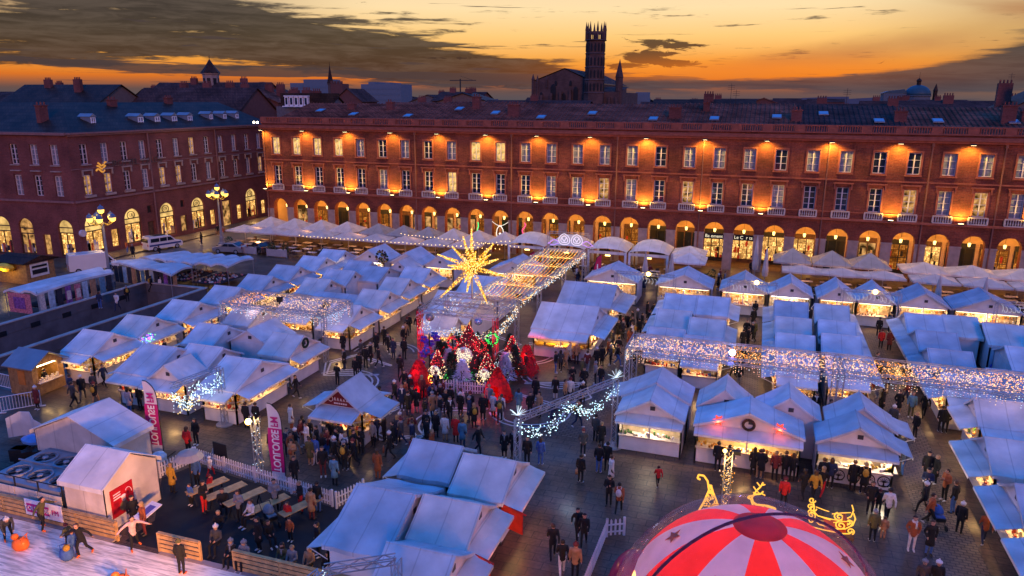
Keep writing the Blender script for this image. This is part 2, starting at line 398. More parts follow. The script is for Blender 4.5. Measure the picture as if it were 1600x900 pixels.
def window_proto(w, h, rows, hinge=True):
    """casement window, local: x across, y outward is -y, base at z=0"""
    mb = MB(); t = .07
    for s in (-w/2+t/2, w/2-t/2): mb.bb(s-t/2, s+t/2, -.05, .05, 0, h)
    mb.bb(-w/2+t, w/2-t, -.05, .05, 0, t); mb.bb(-w/2+t, w/2-t, -.05, .05, h-t, h); mb.bb(-.06, .06, -.06, .04, t, h-t)
    for i in range(1, rows):
        z = h*i/rows
        for a, b in ((-w/2+t, -.06), (.06, w/2-t)): mb.bb(a, b, -.035, .03, z-.025, z+.025)
    o = mb.build('window', PAINT)
    g = MB(); g.poly([(-w/2+.01,.052,.01),(w/2-.01,.052,.01),(w/2-.01,.052,h-.01),(-w/2+.01,.052,h-.01)]); g.build('pane', GLASS, o)
    return o
def place_window(pr, parent, pos, rz, m, first=[0]):
    o = copy_tree(pr, pos, rz, parent); setm([c for c in o.children][0], 0, m); return o
def kill(o):
    for c in list(o.children): kill(c)
    bpy.data.objects.remove(o)

# ================================================================== the long arcaded building
FY = 91.; S0 = -66.8; SP = 3.446; NB = 31
T = thing('arcaded_building', 'long red brick building with orange floodlights over an arcade of round arches', 'building', (-20, FY, 0))
P = frame(0, FY, 1, 0)
xl, xr = S0-SP*.65, S0+SP*(NB-.5)
mb = MB()
for n in range(NB):
    sc = S0+SP*n; sl, sr = sc-SP/2, sc+SP/2
    if n == 0: sl = xl
    column(mb, P, sl, sr, 0, 16.5, [(sc, 2.34, 0, 5.75, True, .9), (sc, 1.26, 7.85, 10.5, False, .36), (sc, 1.3, 12.2, 14.55, False, .34)])
mb.poly([(xl,FY,0),(xl,FY,16.5),(xl,FY+14,16.5),(xl,FY+14,0)])
mb.poly([(xr,FY,0),(xr,FY+14,0),(xr,FY+14,16.5),(xr,FY,16.5)])
mb.poly([(xl,FY+14,0),(xl,FY+14,16.5),(xr,FY+14,16.5),(xr,FY+14,0)])
mb.build('wall', [BRICK], T)
for n in range(NB+1):   # stone piers up to the spring of the arches
    sc = S0+SP*(n-.5); mb = MB()
    if n == 0: slab(mb, P, xl-.03, S0-1.17, .003, .06, 0, 4.2); mb.build('pier_facing', STONE, T); continue
    slab(mb, P, sc-.553, min(sc+.553, xr), .003, .05, 0, 4.3)
    slab(mb, P, sc-.60, min(sc+.60, xr), .05, .12, 4.3, 4.5); mb.build('pier_facing', STONE, T)
mb = MB()
slab(mb, P, xl, xr, 0.003, .28, 6.75, 7.0); slab(mb, P, xl, xr, .003, .14, 11.3, 11.45); slab(mb, P, xl, xr, .003, .12, 7.66, 7.76)
slab(mb, P, xl-.1, xr, .003, .35, 15.65, 15.9); slab(mb, P, xl-.1, xr, .003, .62, 15.9, 16.12); slab(mb, P, xl-.1, xr, .003, .5, 16.12, 16.3)
mb.build('cornice', REDTRIM, T)
mb = MB()   # parapet: piers, rails and balusters
slab(mb, P, xl, xr, -.2, .2, 16.5, 16.68); slab(mb, P, xl, xr, -.16, .16, 17.28, 17.42)
for n in range(NB+1):
    sc = S0+SP*(n-.5); slab(mb, P, sc-.55, sc+.55, -.18, .18, 16.68, 17.28)
    if n < NB:
        for k in range(9):
            x = sc+.55+(SP-1.1)*(k+.5)/9; mb.tube((x,FY,16.68),(x,FY,17.28),.085,.085,5)
mb.build('balustrade', REDTRIM, T)
for n in range(NB):   # surrounds and hoods of the windows
    sc = S0+SP*n; mb = MB()
    for s in (-1, 1): slab(mb, P, sc+s*.73-.09, sc+s*.73+.09, .003, .07, 12.1, 14.6)
    slab(mb, P, sc-.82, sc+.82, .003, .1, 14.6, 14.78); slab(mb, P, sc-.86, sc+.86, .003, .2, 12.0, 12.12)
    slab(mb, P, sc-1.05, sc+1.05, .003, .26, 10.92, 11.06)
    for s in (-1, 1): slab(mb, P, sc+s*.9-.07, sc+s*.9+.07, .003, .17, 10.3, 10.92); slab(mb, P, sc+s*.72-.09, sc+s*.72+.09, .003, .06, 7.8, 10.6)
    mb.build('window_surround', REDTRIM, T)
wu, wl = window_proto(1.3, 2.35, 3), window_proto(1.26, 2.65, 4)
bal = MB(); bal.bb(-.95,.95,-.28,-.02,0,.1); bal.bb(-.95,.95,-.26,-.06,.72,.84)
for k in range(8): x = -.85+1.7*k/7; bal.lathe((x,-.16,.1), [(.05,0),(.085,.2),(.05,.42),(.07,.62)], 6)
for s in (-1, 1): bal.bb(s*.93-.06, s*.93+.06, -.27, -.03, .1, .72)
bproto = bal.build('balcony', STONEP)
rw = random.Random(5)
upper = 'LLLLGDCDGLLCGGGCDCGGDGGDDGCGDDGG'; lower = 'DDDDDGDDLDDDGGGGDDDDGDDDDGLGLDDG'
WM = {'L': LITW, 'D': GLASS, 'G': GLASSB, 'C': GLASSB}
for n in range(NB):
    x = S0+SP*n+20
    place_window(wu, T, (x, .26, 12.2), 0, WM[upper[n]]); place_window(wl, T, (x, .28, 7.85), 0, LITW2 if n in (14, 17, 24, 26) else WM[lower[n]])
    copy_tree(bproto, (x, 0, 7.0), 0, T)
kill(wu); kill(wl); kill(bproto)
# gallery behind the arches
mb = MB(); gx0, gx1 = xl+.02, xr-.02
mb.poly([(gx0,FY+5,0),(gx1,FY+5,0),(gx1,FY+5,6.3),(gx0,FY+5,6.3)]); mb.poly([(gx0,FY+.01,6.3),(gx1,FY+.01,6.3),(gx1,FY+5,6.3),(gx0,FY+5,6.3)])
mb.poly([(gx0,FY+.9,0),(gx0,FY+5,0),(gx0,FY+5,6.3),(gx0,FY+.9,6.3)]); mb.poly([(gx1,FY+.9,0),(gx1,FY+5,0),(gx1,FY+5,6.3),(gx1,FY+.9,6.3)])
for n in range(NB):   # cross ribs of the gallery
    x = S0+SP*(n+.5)
    if x < gx1-.4: mb.bb(x-.45, x+.45, FY+.92, FY+1.1, 0, 6.29); mb.bb(x-.3, x+.3, FY+1.1, FY+4.9, 5.6, 6.29)
mb.build('gallery', PLASTER, T)
tq = mat('shop_timber', (.10,.055,.035), .5, .3)
for n in range(NB):
    x = S0+SP*n; y = FY+4.98; kind = rw.random(); bright = n in (18, 19, 20, 21, 25)
    sf = MB(); sf.bb(x-1.45, x+1.45, y-.14, y, .0, .5); sf.bb(x-1.45, x+1.45, y-.18, y, 3.5, 4.1)
    for s in (-1.42, -.48, .48, 1.42): sf.bb(x+s-.06, x+s+.06, y-.16, y, .5, 3.5)
    if n % 3 == 0: sf.bb(x-1.36,x+1.36,y-.12,y-.02,1.9,2.0)
    o = sf.build('shop_front', tq if n % 2 else IRON, T)
    g = MB(); g.poly([(x-1.4,y-.1,.5),(x+1.4,y-.1,.5),(x+1.4,y-.1,3.5),(x-1.4,y-.1,3.5)])
    g.build('shop_pane', SHOPB if bright else (SHOPW if kind < .45 else LITW2 if kind < .8 else GLASS), o)
    if kind < .85:   # goods standing in the shop window
        gd = MB()
        for k in range(9):
            a = x-1.2+2.4*rw.random(); h = .3+rw.random()*.9; z = rw.choice((.5, 1.3, 2.1)); gd.bb(a-.12, a+.12, y-.34+rw.random()*.02, y-.19, z, z+h*.6, rw.randrange(3))
        gd.build('window_display', [BLACK, mat('display_red', (.4,.05,.03)), mat('display_pale', (.5,.42,.3))], o)
lan = MB(); lan.lathe((0,0,0), [(.04,-.1),(.11,.05),(.17,.4),(.07,.5),(.02,.6)], 6, 0, ms=[0,1,1,0]); lan.tube((0,0,.7),(0,0,1.45),.02,.02,4,0)
lp = lan.build('lantern', [LANT, LANT])
lp.data.materials[0] = IRON
for n in range(NB):
    copy_tree(lp, (S0+SP*n+20, 1.6, 4.25), 0, T)
    lamp('POINT', (S0+SP*n, FY+2.3, 4.3), 210, (1, .42, .06), .2)
kill(lp)
# floodlights
fl = MB(); fl.bb(-.28,.28,-1.1,-.8,.04,.2); fl.tube((0,-.8,0.1),(0,0,0),.04,.04,5); fl.bb(-.24,.24,-1.08,-.82,.026,.038,1)
fp = fl.build('floodlight', [IRON, FLOOD])
fl2 = MB(); fl2.bb(-.3,.3,-.98,-.72,.0,.16); fl2.tube((0,-.75,.03),(0,-.02,.03),.04,.04,4); fl2.bb(-.25,.25,-.95,-.75,.16,.172,1); fp2 = fl2.build('floodlight', [IRON, FLOOD])
SOD = (1, .62, .07)
for k in range(-1, 15):
    x = S0+SP*(2*k+1.5) if k >= 0 else S0-SP*.52
    copy_tree(fp, (x+20, 0, 15.5), 0, T)
    lamp('SPOT', (x, FY-.95, 15.42), 1000*(.75+.5*rw.random()), SOD, .15, (rad(18), 0, 0), 150, .7)
    if k == 10: continue
    copy_tree(fp2, (x+20, -.02, 7.0), 0, T)
    lamp('SPOT', (x, FY-.78, 7.3), 1000*(.8+.4*rw.random()), SOD, .15, (rad(162), 0, 0), 150, .7)
kill(fp); kill(fp2)
mb = MB()
for n in (0, 6, 10, 14, 17, 21, 24, 26, 29):
    x = S0+SP*(n+.5)-.15 if n else xl+.3
    o = MB(); o.tube((x,FY-.12,.2),(x,FY-.12,15.6),.08,.08,6); o.bb(x-.12,x+.12,FY-.26,FY-.05,15.3,15.65); o.build('downpipe', mat('downpipe_paint', (.22,.085,.06), .5), T)
# lit garlands and signs hung in three arches
GRN = em('green_neon', (.05,1,.25), 1.5); WHT = em('white_neon', (1,.9,.8), 1.6); PNK = em('pink_neon', (1,.08,.25), 1.5)
for n, m_ in ((9, GRN), (10, WHT), (11, PNK)):
    x = S0+SP*n; o = MB()
    if n == 9: o.path([(x+.3+.25*sin(i*1.4)*(1-i/8), FY-.1, 1.9+i*.3) for i in range(8)], .07, 5)
    if n == 10:
        o.path([(x+.5*cos(i*pi/5), FY-.1, 2.6+.9*sin(i*pi/5)*(1.2 if i < 6 else .8)) for i in range(11)], .05, 5); o.octa((x,FY-.1,2.6),.2)
        for i in range(20): o.octa((x-1.1+2.2*i/19, FY-.1, 4.2-.5*sin(pi*i/19)), .06)
    if n == 11: o.path([(x-.1+.25*sin(i*1.3), FY-.1, 2.0+i*.33) for i in range(8)], .08, 5)
    o.build('neon_sign', m_, T)
def text(body, name, m, size, M, parent=None, extrude=.01, align='CENTER'):
    c = bpy.data.curves.new(name, 'FONT'); c.body = body; c.size = size; c.extrude = extrude; c.align_x = align; c.align_y = 'CENTER'
    o = bpy.data.objects.new(name, c); COL.objects.link(o)
    dg = bpy.context.evaluated_depsgraph_get(); me = bpy.data.meshes.new_from_object(o.evaluated_get(dg))
    bpy.data.objects.remove(o)
    me.materials.clear(); me.materials.append(m)
    me.transform((ROOT_inv(parent) @ M) if parent else M)
    o = bpy.data.objects.new(name, me); COL.objects.link(o)
    if parent: o.parent = parent
    return o
def ROOT_inv(p): return parent_mat(p).inverted()
def facing(loc, rz): return Matrix.Translation(loc) @ Matrix.Rotation(rz, 4, 'Z') @ Matrix.Rotation(pi/2, 4, 'X')
for n, s in ((18, 'Ba ement'), (19, 'Le C  r ts')):
    x = S0+SP*n; o = MB(); o.bb(x-1.25,x+1.25,FY+.5,FY+.58,3.6,4.3); o = o.build('sign_board', BLACK, T)
    text(s, 'lettering', em('sign_letters', (1,.85,.6), 1.1), .55, facing((x, FY+.47, 3.95), 0), o)
# roof in sections, with chimneys and roof lights
secs = [(xl+.3, -45), (-45, -32.5), (-32.5, -10.5), (-10.5, 3.6), (3.6, 15), (15, xr-.3)]
for i, (a, b) in enumerate(secs):
    rz_ = 19.0+(.25, .65, .5, .6, .45, .35)[i]; o = MB(); y0, y1, z0 = FY+1.2, FY+12, 16.52
    o.poly([(a,y0,z0),(b,y0,z0),(b,y1,rz_),(a,y1,rz_)]); o.poly([(a,y1,rz_),(b,y1,rz_),(b,FY+24,z0),(a,FY+24,z0)])
    o.poly([(a,y0,z0),(a,y1,rz_),(a,FY+24,z0)]); o.poly([(b,y0,z0),(b,FY+24,z0),(b,y1,rz_)])
    n = int((b-a)/.55)
    for k in range(n):   # raised rows of half-round tiles
        x = a+(b-a)*(k+.5)/n; dz = (rz_-z0)/(y1-y0); o.poly([(x-.1,y0,z0+.02),(x,y0,z0+.13),(x,y1,rz_+.13),(x-.1,y1,rz_+.02)]); o.poly([(x,y0,z0+.13),(x+.1,y0,z0+.02),(x+.1,y1,rz_+.02),(x,y1,rz_+.13)])
    ro = o.build('roof', TILE if i != 4 else TILE2, T)
    for q in range({0:3, 1:2, 2:3, 3:2, 4:2, 5:3}[i]):
        x = a+(b-a)*(q+.45+.25*rw.random())/{0:3, 1:2, 2:3, 3:2, 4:2, 5:3}[i]; yy = y0+3+rw.random()*4; zz = z0+(rz_-z0)*(yy-y0)/(y1-y0)
        s = MB(); k = (rz_-z0)/(y1-y0); s.prism([(x-.55,yy,zz+.14),(x+.55,yy,zz+.14),(x+.55,yy+1.3,zz+.14+1.3*k),(x-.55,yy+1.3,zz+.14+1.3*k)], (0,0,.1), 0)
        s.poly([(x-.47,yy+.08,zz+.265+.08*k),(x+.47,yy+.08,zz+.265+.08*k),(x+.47,yy+1.22,zz+.265+1.22*k),(x-.47,yy+1.22,zz+.265+1.22*k)], 1)
        s.build('skylight', [LEAD, mat('skylight_glass', (.12,.22,.34), .05, .1, 1, 0, 1)], T)
for (x, y, w, z) in ((-59.3,100,1.2,19.5),(-52.8,100,1,19.8),(-39.1,100,1.1,20.6),(-32.5,97,1.6,19.6),(-10.9,97,1.5,19.4),(-7.3,100,.8,20.0),(3.5,96.5,1.2,19.2),(14.8,97,1.3,19.2),(25.6,97,1.4,19.9),(27.6,98,1,19.3)):
    o = MB(); o.bb(x-w/2,x+w/2,y-.4,y+.4,16.8,z-.35); o.bb(x-w/2-.08,x+w/2+.08,y-.48,y+.48,z-.35,z-.2)
    for k in range(int(w/.35)): o.tube((x-w/2+.2+k*.36,y,z-.2),(x-w/2+.2+k*.36,y,z+.15),.1,.08,6)
    o.build('chimney', BRICKD, T)
# pair of white spotlights at the left end of the cornice
o = MB(); xx = xl-.25
for s in (-.3, .3): o.bb(xx+s-.16,xx+s+.16,FY-.9,FY-.6,16.5,16.8); o.bb(xx+s-.13,xx+s+.13,FY-.91,FY-.9,16.53,16.77,1)
o.tube((xx,FY-.7,16.5),(xx+.3,FY+.1,16.2),.05,.05,5); o.build('spotlight', [IRON, em('white_spot', (1,.85,.6), 30)], T)
lamp('SPOT', (xx-.2, FY-1.2, 16.4), 900, (1,.75,.45), .15, (rad(40), 0, rad(110)), 120, .6)

# ================================================================== building on the left
T = thing('corner_building', 'dark red corner building with dormers and lit arched shop windows', 'building', (-81, 80, 0))
PL = frame(-81, 69, 0, 1)       # s runs along +y, outward is +x
YS = [2.25+3.13*k for k in range(13)]; LEN = 40
mb = MB(); edges = [0]+[(a+b)/2 for a, b in zip(YS, YS[1:])]+[LEN]
ground = {0:'A', 2:'A', 4:'A', 6:'A', 8:'P', 10:'A', 1:'S', 3:'D', 5:'S', 7:'S', 9:'S', 11:'S', 12:'A'}
for k, s in enumerate(YS):
    g = {'A': (s, 2.75, .55, 5.3, True, .5), 'S': (s, 1.25, .7, 3.0, False, .4), 'D': (s, 1.3, .05, 3.1, False, .4), 'P': (s, 2.2, .05, 4.0, False, .5)}[ground[k]]
    ops = [g]
    if ground[k] in 'D' or k in (5,): ops.append((s, .8, 4.3, 5.3, False, .3))
    column(mb, PL, edges[k], edges[k+1], 0, 15.6, ops+[(s, 1.15, 7.9, 10.5, False, .34), (s, 1.15, 11.8, 14.3, False, .34)])
# short front on the square side, with three windows
PF = frame(-95, 67.6, 1, .1)
FX = [(5.9, 1.2), (8.9, 1.2), (11.9, 1.2)]; ed = [0, 4.4, 7.4, 10.4, 14.0]
column(mb, PF, 0, 4.4, 0, 15.6, [(2.2, 2.4, .1, 5.0, True, .5), (2.2, 1.1, 7.9, 10.5, False, .34), (2.2, 1.1, 11.8, 14.3, False, .34)])
for (s, w), a, b, gk in zip(FX, ed[1:], ed[2:], 'ASA'):
    g = (s, 2.2, .2, 4.9, True, .5) if gk == 'A' else (s, 1.1, .3, 2.9, False, .4)
    column(mb, PF, a, b, 0, 15.6, [g, (s, 1.15, 7.9, 10.5, False, .34), (s, 1.15, 11.8, 14.3, False, .34)])
mb.poly([(-81,109,0),(-81,109,15.6),(-93,109,15.6),(-93,109,0)])
mb.build('wall', BRICKD, T)
mb = MB(); slab(mb, PL, 0, LEN, .003, .2, 7.1, 7.35); slab(mb, PL, 0, LEN, .003, .3, 15.3, 15.55); slab(mb, PL, -.3, LEN, .003, .55, 15.55, 15.75); slab(mb, PL, 0, LEN, .003, .08, 11.2, 11.3)
slab(mb, PF, 0, 13.9, .003, .2, 7.1, 7.35); slab(mb, PF, 0, 14.2, .003, .45, 15.45, 15.75)
mb.build('cornice', mat('dull_trim', (.24,.12,.11), .8), T)
for k, s in enumerate(YS):
    mb = MB(); slab(mb, PL, s-.8, s+.8, .003, .24, 10.95, 11.08); mb.build('window_hood', STONE, T); mb = MB(); slab(mb, PL, s-.75, s+.75, .003, .2, 11.65, 11.78); mb.build('window_sill', STONE, T); mb = MB(); slab(mb, PL, s-.8, s+.8, .003, .28, 7.6, 7.88); mb.build('window_sill', STONE, T); mb = MB(); slab(mb, PL, s-.8, s+.8, .003, .22, 11.085, 11.12)
    for q in (-1, 1): slab(mb, PL, s+q*.7-.08, s+q*.7+.08, .003, .18, 10.3, 10.95)
    mb.build('window_hood', STONE, T)
for (s, w) in FX:
    mb = MB(); slab(mb, PF, s-.75, s+.75, .003, .24, 10.95, 11.08); mb.build('window_hood', STONE, T); mb = MB(); slab(mb, PF, s-.7, s+.7, .003, .18, 11.65, 11.78); mb.build('window_sill', STONE, T)
wu = window_proto(1.15, 2.5, 4); loc = lambda P_, s, d, z: tuple(Vector(P_(s, d, z))-Vector((-81, 80, 0)))
for k, s in enumerate(YS):
    place_window(wu, T, loc(PL, s, -.26, 11.8), pi/2, rw.choice((GLASSB, GLASSB, GLASS)) if k != 6 else LITW2)
    place_window(wu, T, loc(PL, s, -.26, 7.9), pi/2, LITW2 if k in (0, 1, 4, 5, 11) else rw.choice((GLASSB, GLASS)))
for (s, w) in FX+[(2.2, 1)]:
    for z in (7.9, 11.8): place_window(wu, T, loc(PF, s, -.26, z), .1, rw.choice((GLASSB, GLASS)))
kill(wu)
CRM = em('shop_cream', (1,.62,.20), .85, vary=.4, scale=.9); FRM = mat('bronze_frame', (.08,.05,.03), .4)
RINGM = mat('logo_dark', (.06,.04,.02), .5)
DISP = [mat('mannequin_black', (.03,.025,.03)), mat('mannequin_tan', (.45,.28,.15)), mat('mannequin_red', (.55,.10,.04)), mat('mannequin_white', (.7,.62,.5))]
def shop_arch(P_, sc, w, zb, zt, tr, logo=True, lit=True):
    d = -.3; r = w/2; zs = zt-r; o = MB()
    pts = [P_(sc-r*cos(pi*i/14), d, zs+r*sin(pi*i/14)) for i in range(15)]
    o.poly([P_(sc+r, d, tr)]+pts[::-1]+[P_(sc-r, d, tr)]) if tr < zs else o.poly(pts[::-1])
    fan = o.build('fanlight', CRM if lit else LITW2, T)
    if logo:
        g = MB(); c = Vector(P_(sc, d+.04, zs+r*.35)); ax = (Vector(P_(1,0,0))-Vector(P_(0,0,0)))
        rg = [tuple(c+ax*(.62*cos(2*pi*i/20))+Vector((0,0,.50*sin(2*pi*i/20)))) for i in range(21)]; g.path(rg, .055, 4)
        ob = g.build('logo', RINGM, fan)
        ang = math.atan2(ax.y, ax.x); text('CR', 'lettering', RINGM, .55, facing(tuple(c), ang), fan)
    o = MB(); slab(o, P_, sc-r, sc+r, d-.06, d+.12, tr-.75, tr-.62); slab(o, P_, sc-r, sc+r, d-.06, d+.12, tr-.06, tr+.06)
    for s in (-r+.05, -r*.1, r-.05): slab(o, P_, sc+s-.05, sc+s+.05, d-.05, d+.1, zb, tr-.7)
    slab(o, P_, sc-r, sc+r, d-.06, d+.14, zb-.02, zb+.18)
    fr = o.build('shop_front', FRM, T)
    o = MB(); o.poly([P_(sc-r,d,tr-.62),P_(sc+r,d,tr-.62),P_(sc+r,d,tr-.06),P_(sc-r,d,tr-.06)]); o.build('fascia', CRM if lit else LITW2, fr)
    o = MB(); o.poly([P_(sc-r,d-.02,zb),P_(sc+r,d-.02,zb),P_(sc+r,d-.02,tr-.7),P_(sc-r,d-.02,tr-.7)]); o.build('shop_pane', SHOPB if lit else LITW2, fr)
    g = MB()
    for i in range(7):
        s = sc-r+.3+(w-.6)*rw.random(); z = zb+.15; h = .5+rw.random()*1.3; m_ = rw.randrange(4)
        slab(g, P_, s-.1-.1*rw.random(), s+.1+.12*rw.random(), d+.06, d+.12, z+(rw.random()*.8 if h < 1 else 0), z+h, m_)
    g.build('window_display', DISP, fr)
for k, s in enumerate(YS):
    if ground[k] == 'A': shop_arch(PL, s, 2.75, .55, 5.3, 3.95, True)
    elif ground[k] in 'SP':
        w, zb, zt = (1.25, .7, 3.0) if ground[k] == 'S' else (2.2, .05, 4.0)
        o = MB(); slab(o, PL, s-w/2, s-w/2+.08, -.3, -.2, zb, zt); slab(o, PL, s+w/2-.08, s+w/2, -.3, -.2, zb, zt); fr = o.build('shop_front', FRM, T)
        o = MB(); o.poly([PL(s-w/2,-.3,zb),PL(s+w/2,-.3,zb),PL(s+w/2,-.3,zt),PL(s-w/2,-.3,zt)]); o.build('shop_pane', SHOPB if k not in (5, 8) else LITW2, fr)
    else:
        o = MB(); slab(o, PL, s-.64, s+.64, -.36, -.3, .06, 3.08); slab(o, PL, s-.03, s+.03, -.3, -.26, .1, 3.0); o.build('door', tq, T)
for k in (3, 5):
    o = MB(); slab(o, PL, YS[k]-.4, YS[k]+.4, -.28, -.24, 4.3, 5.3); o.build('vent_panel', BLACK, T)
shop_arch(PF, 5.9, 2.2, .2, 4.9, 3.6, False, False); shop_arch(PF, 11.9, 2.2, .2, 4.9, 3.9, False, True); shop_arch(PF, 2.2, 2.4, .1, 5.0, 3.8, False, True)
for i in (-.3, 0, .3):
    pass
o = MB(); o.poly([PF(8.35,-.3,.3),PF(9.45,-.3,.3),PF(9.45,-.3,2.9),PF(8.35,-.3,2.9)]); o.build('shop_pane', LITW2, T)
for k in (0, 2, 4, 6, 10):   # shop light spilling on the pavement
    lamp('AREA', PL(YS[k], .3, 2.4), 150, (1,.58,.2), 1.6, (rad(62), 0, -pi/2))
text('UROTVEL  CALEN', 'sign_lettering', mat('dark_lettering', (.10,.06,.05), .5), 1.15, facing((-80.93, 79.2, 10.98+.55), pi/2), T, .05)
o = MB()
for i in range(3): o.path([PL(3.6+.2*i+1.3*j/8, .12, 10.85+.4*i+.22*sin(j*.8+i)) for j in range(9)], .11, 5)
o.build('emblem', em('gold_emblem', (1,.42,.08), .7), T)
o = MB(); slab(o, PL, 12.55, 12.7, .05, .2, .2, 15.4); slab(o, PL, 26.0, 26.14, .05, .2, .2, 15.4); o.build('downpipe', mat('dull_trim', (.24,.12,.11), .8), T)
o = MB(); o.tube(PL(.2,.1,3.3),PL(.2,.4,3.3),.45,.45,14); o.build('street_clock', PAINT, T)
# hipped tile roof with dormers
mb = MB(); zr, ze = 19.3, 15.78
A_, B_, C_, D_ = (-80.7,69.3,ze), (-80.7,109,ze), (-91.5,109,zr), (-91.5,78,zr); E_ = (-96,67.9,ze)
mb.poly([A_,B_,C_,D_]); mb.poly([E_,A_,D_,(-104,76,zr)]); mb.poly([D_,C_,(-104,109,ze),(-104,76,zr)])
mb.build('roof', SLATE, T)
def dormer(y, x, z, w, m_):
    o = MB(); o.bb(x-1.7,x,y-w/2-.1,y+w/2+.1,z,z+1.45); 
    o.prism([(x+.12,y-w/2-.25,z+1.45),(x+.12,y+w/2+.25,z+1.45),(x+.12,y,z+1.85)], (-2.2,0,0)); d = o.build('dormer', LEAD, T)
    q = MB()
    for s in (-w/2, 0, w/2): q.bb(x,x+.06,y+s-.06,y+s+.06,z+.2,z+1.35)
    for zz in (.2, .75, 1.3): q.bb(x+.002,x+.055,y-w/2,y+w/2,z+zz-.05,z+zz+.05)
    q.build('window_frame', mat('white_paint', (.8,.78,.78), .5), d)
    q = MB(); q.poly([(x+.02,y-w/2,z+.2),(x+.02,y+w/2,z+.2),(x+.02,y+w/2,z+1.3),(x+.02,y-w/2,z+1.3)]); q.build('pane', m_, d)
for y in (83.2, 86.3, 89.6, 92.8): dormer(y, -83.3, 16.0, .85, GLASSB)
for y in (75.6, 97.8, 101, 104): dormer(y, -83.6, 16.1, .6, GLASS)
for (x, y, z) in ((-88,72,18.9),(-90,85,19.6),(-91,97,19.9)):
    o = MB(); o.bb(x-.35,x+.35,y-.6,y+.6,16.5,z); o.bb(x-.42,x+.42,y-.7,y+.7,z,z+.12)
    for q in (-.5, 0, .5): o.tube((x,y+q,z+.15),(x,y+q,z+.5),.13,.1,6)
    o.build('chimney', BRICKD, T)

# ================================================================== roofs and towers beyond
WALLS = [mat('far_wall_rose', (.14,.06,.05), .85), mat('far_wall_tan', (.17,.115,.09), .85), mat('far_wall_grey', (.13,.12,.125), .85)]
def house(x, y, w, d, h, rh, wm, rm, label, ch=1, ax='x', nm='town_house', grp=None):
    t_ = thing(nm, label, 'house', (x, y, 0), 0, grp)
    o = MB(); o.bb(x-w/2,x+w/2,y-d/2,y+d/2,0,h)
    if ax == 'x':
        for s in (-1, 1): o.poly([(x+s*w/2,y-d/2,h),(x+s*w/2,y+d/2,h),(x+s*w/2,y,h+rh)])
    else:
        for s in (-1, 1): o.poly([(x-w/2,y+s*d/2,h),(x+w/2,y+s*d/2,h),(x,y+s*d/2,h+rh)])
    o.build('wall', wm, t_)
    o = MB(); e = .35
    if ax == 'x':
        for s in (-1, 1): o.prism([(x-w/2-e,y+s*(d/2+e),h-.1),(x+w/2+e,y+s*(d/2+e),h-.1),(x+w/2+e,y,h+rh+.05),(x-w/2-e,y,h+rh+.05)], (0,0,.14))
    else:
        for s in (-1, 1): o.prism([(x+s*(w/2+e),y-d/2-e,h-.1),(x+s*(w/2+e),y+d/2+e,h-.1),(x,y+d/2+e,h+rh+.05),(x,y-d/2-e,h+rh+.05)], (0,0,.14))
    r_ = o.build('roof', rm, t_)
    for k in range(ch):
        cx_ = x-w*.35+w*.7*(k+.5)/ch+rw.uniform(-1, 1); q = MB(); yy = y+rw.uniform(-.2,.2)*d; q.bb(cx_-.8,cx_+.8,yy-.35,yy+.35,h+rh*.3,h+rh+1.1)
        for s in range(4): q.tube((cx_-.6+s*.4,yy,h+rh+1.1),(cx_-.6+s*.4,yy,h+rh+1.5),.12,.1,5)
        q.build('chimney', BRICKD, r_)
    for k in range(max(2, int(w/3.5))):
        q = MB(); xx = x-w/2+w*(k+.5)/max(2, int(w/3.5)); q.bb(xx-.5,xx+.5,y-d/2-.04,y-d/2+.02,h-2.6,h-.9); q.build('window', GLASS, t_)
    return t_
house(-103,118,26,14,16.5,5.2,WALLS[0],TILE2,'broad dusky tile roofed house behind the corner building, wall rose',3)
house(-128,112,24,16,17.4,4.8,WALLS[1],SLATE,'big slate roofed house far left with two chimneys',2)
house(-118,140,30,16,18.6,4.6,WALLS[0],TILE2,'long brown roofed house below the round stone turret',2)
house(-147,128,22,14,18.8,3.2,WALLS[2],SLATE,'grey house with low slate roof at the left skyline',1)
house(-172,140,26,16,18.5,2.6,WALLS[1],TILE2,'far left low tiled house under the dark cloud',1)
house(-96,128,13,9,19.2,2.4,WALLS[0],TILE,'red house crowned with two long chimney stacks near the spire',3,'y')
house(-77.4,118,9,10,17.2,3.0,WALLS[2],SLATE,'dark slate house behind the left end of the arcaded building',1)
house(-62,135,18,12,16.6,2.6,WALLS[1],TILE,'tan house peeping over the arcaded roof left of the church',2)
house(-45,150,22,12,17.3,2.4,WALLS[0],TILE2,'low brown roof in front of the church tower',1)
house(-10,130,16,10,17.4,2.6,WALLS[2],SLATE,'black roofed house behind the middle of the arcaded building',1)
house(14,138,26,12,17.0,2.4,WALLS[1],TILE2,'long tiled house between the black roof and the dome',2)
house(36,150,30,14,17.2,2.8,WALLS[0],TILE2,'rose walled house in front of the blue dome',2)
house(31,108,12,9,17.8,3.4,WALLS[2],SLATE,'dark gabled house with chimneys at the right edge of the roofline',3,'y')
house(62,160,26,16,16.8,3.2,WALLS[1],TILE,'tan house at the far right of the skyline',1)
rj = random.Random(12)
for k in range(14):
    x = -186+k*9.3+rj.uniform(-2, 2); y = 150+rj.random()*70; h = 16.5+rj.random()*3.2
    house(x, y, 8+rj.random()*9, 8+rj.random()*5, h, 1.8+rj.random()*2, WALLS[k % 3], (TILE2, SLATE, TILE2)[k % 3], 'dusky old town house in the jumble of roofs on the left', rj.randrange(3), 'xy'[k % 2], 'town_house', 'jumble of roofs behind the corner building')
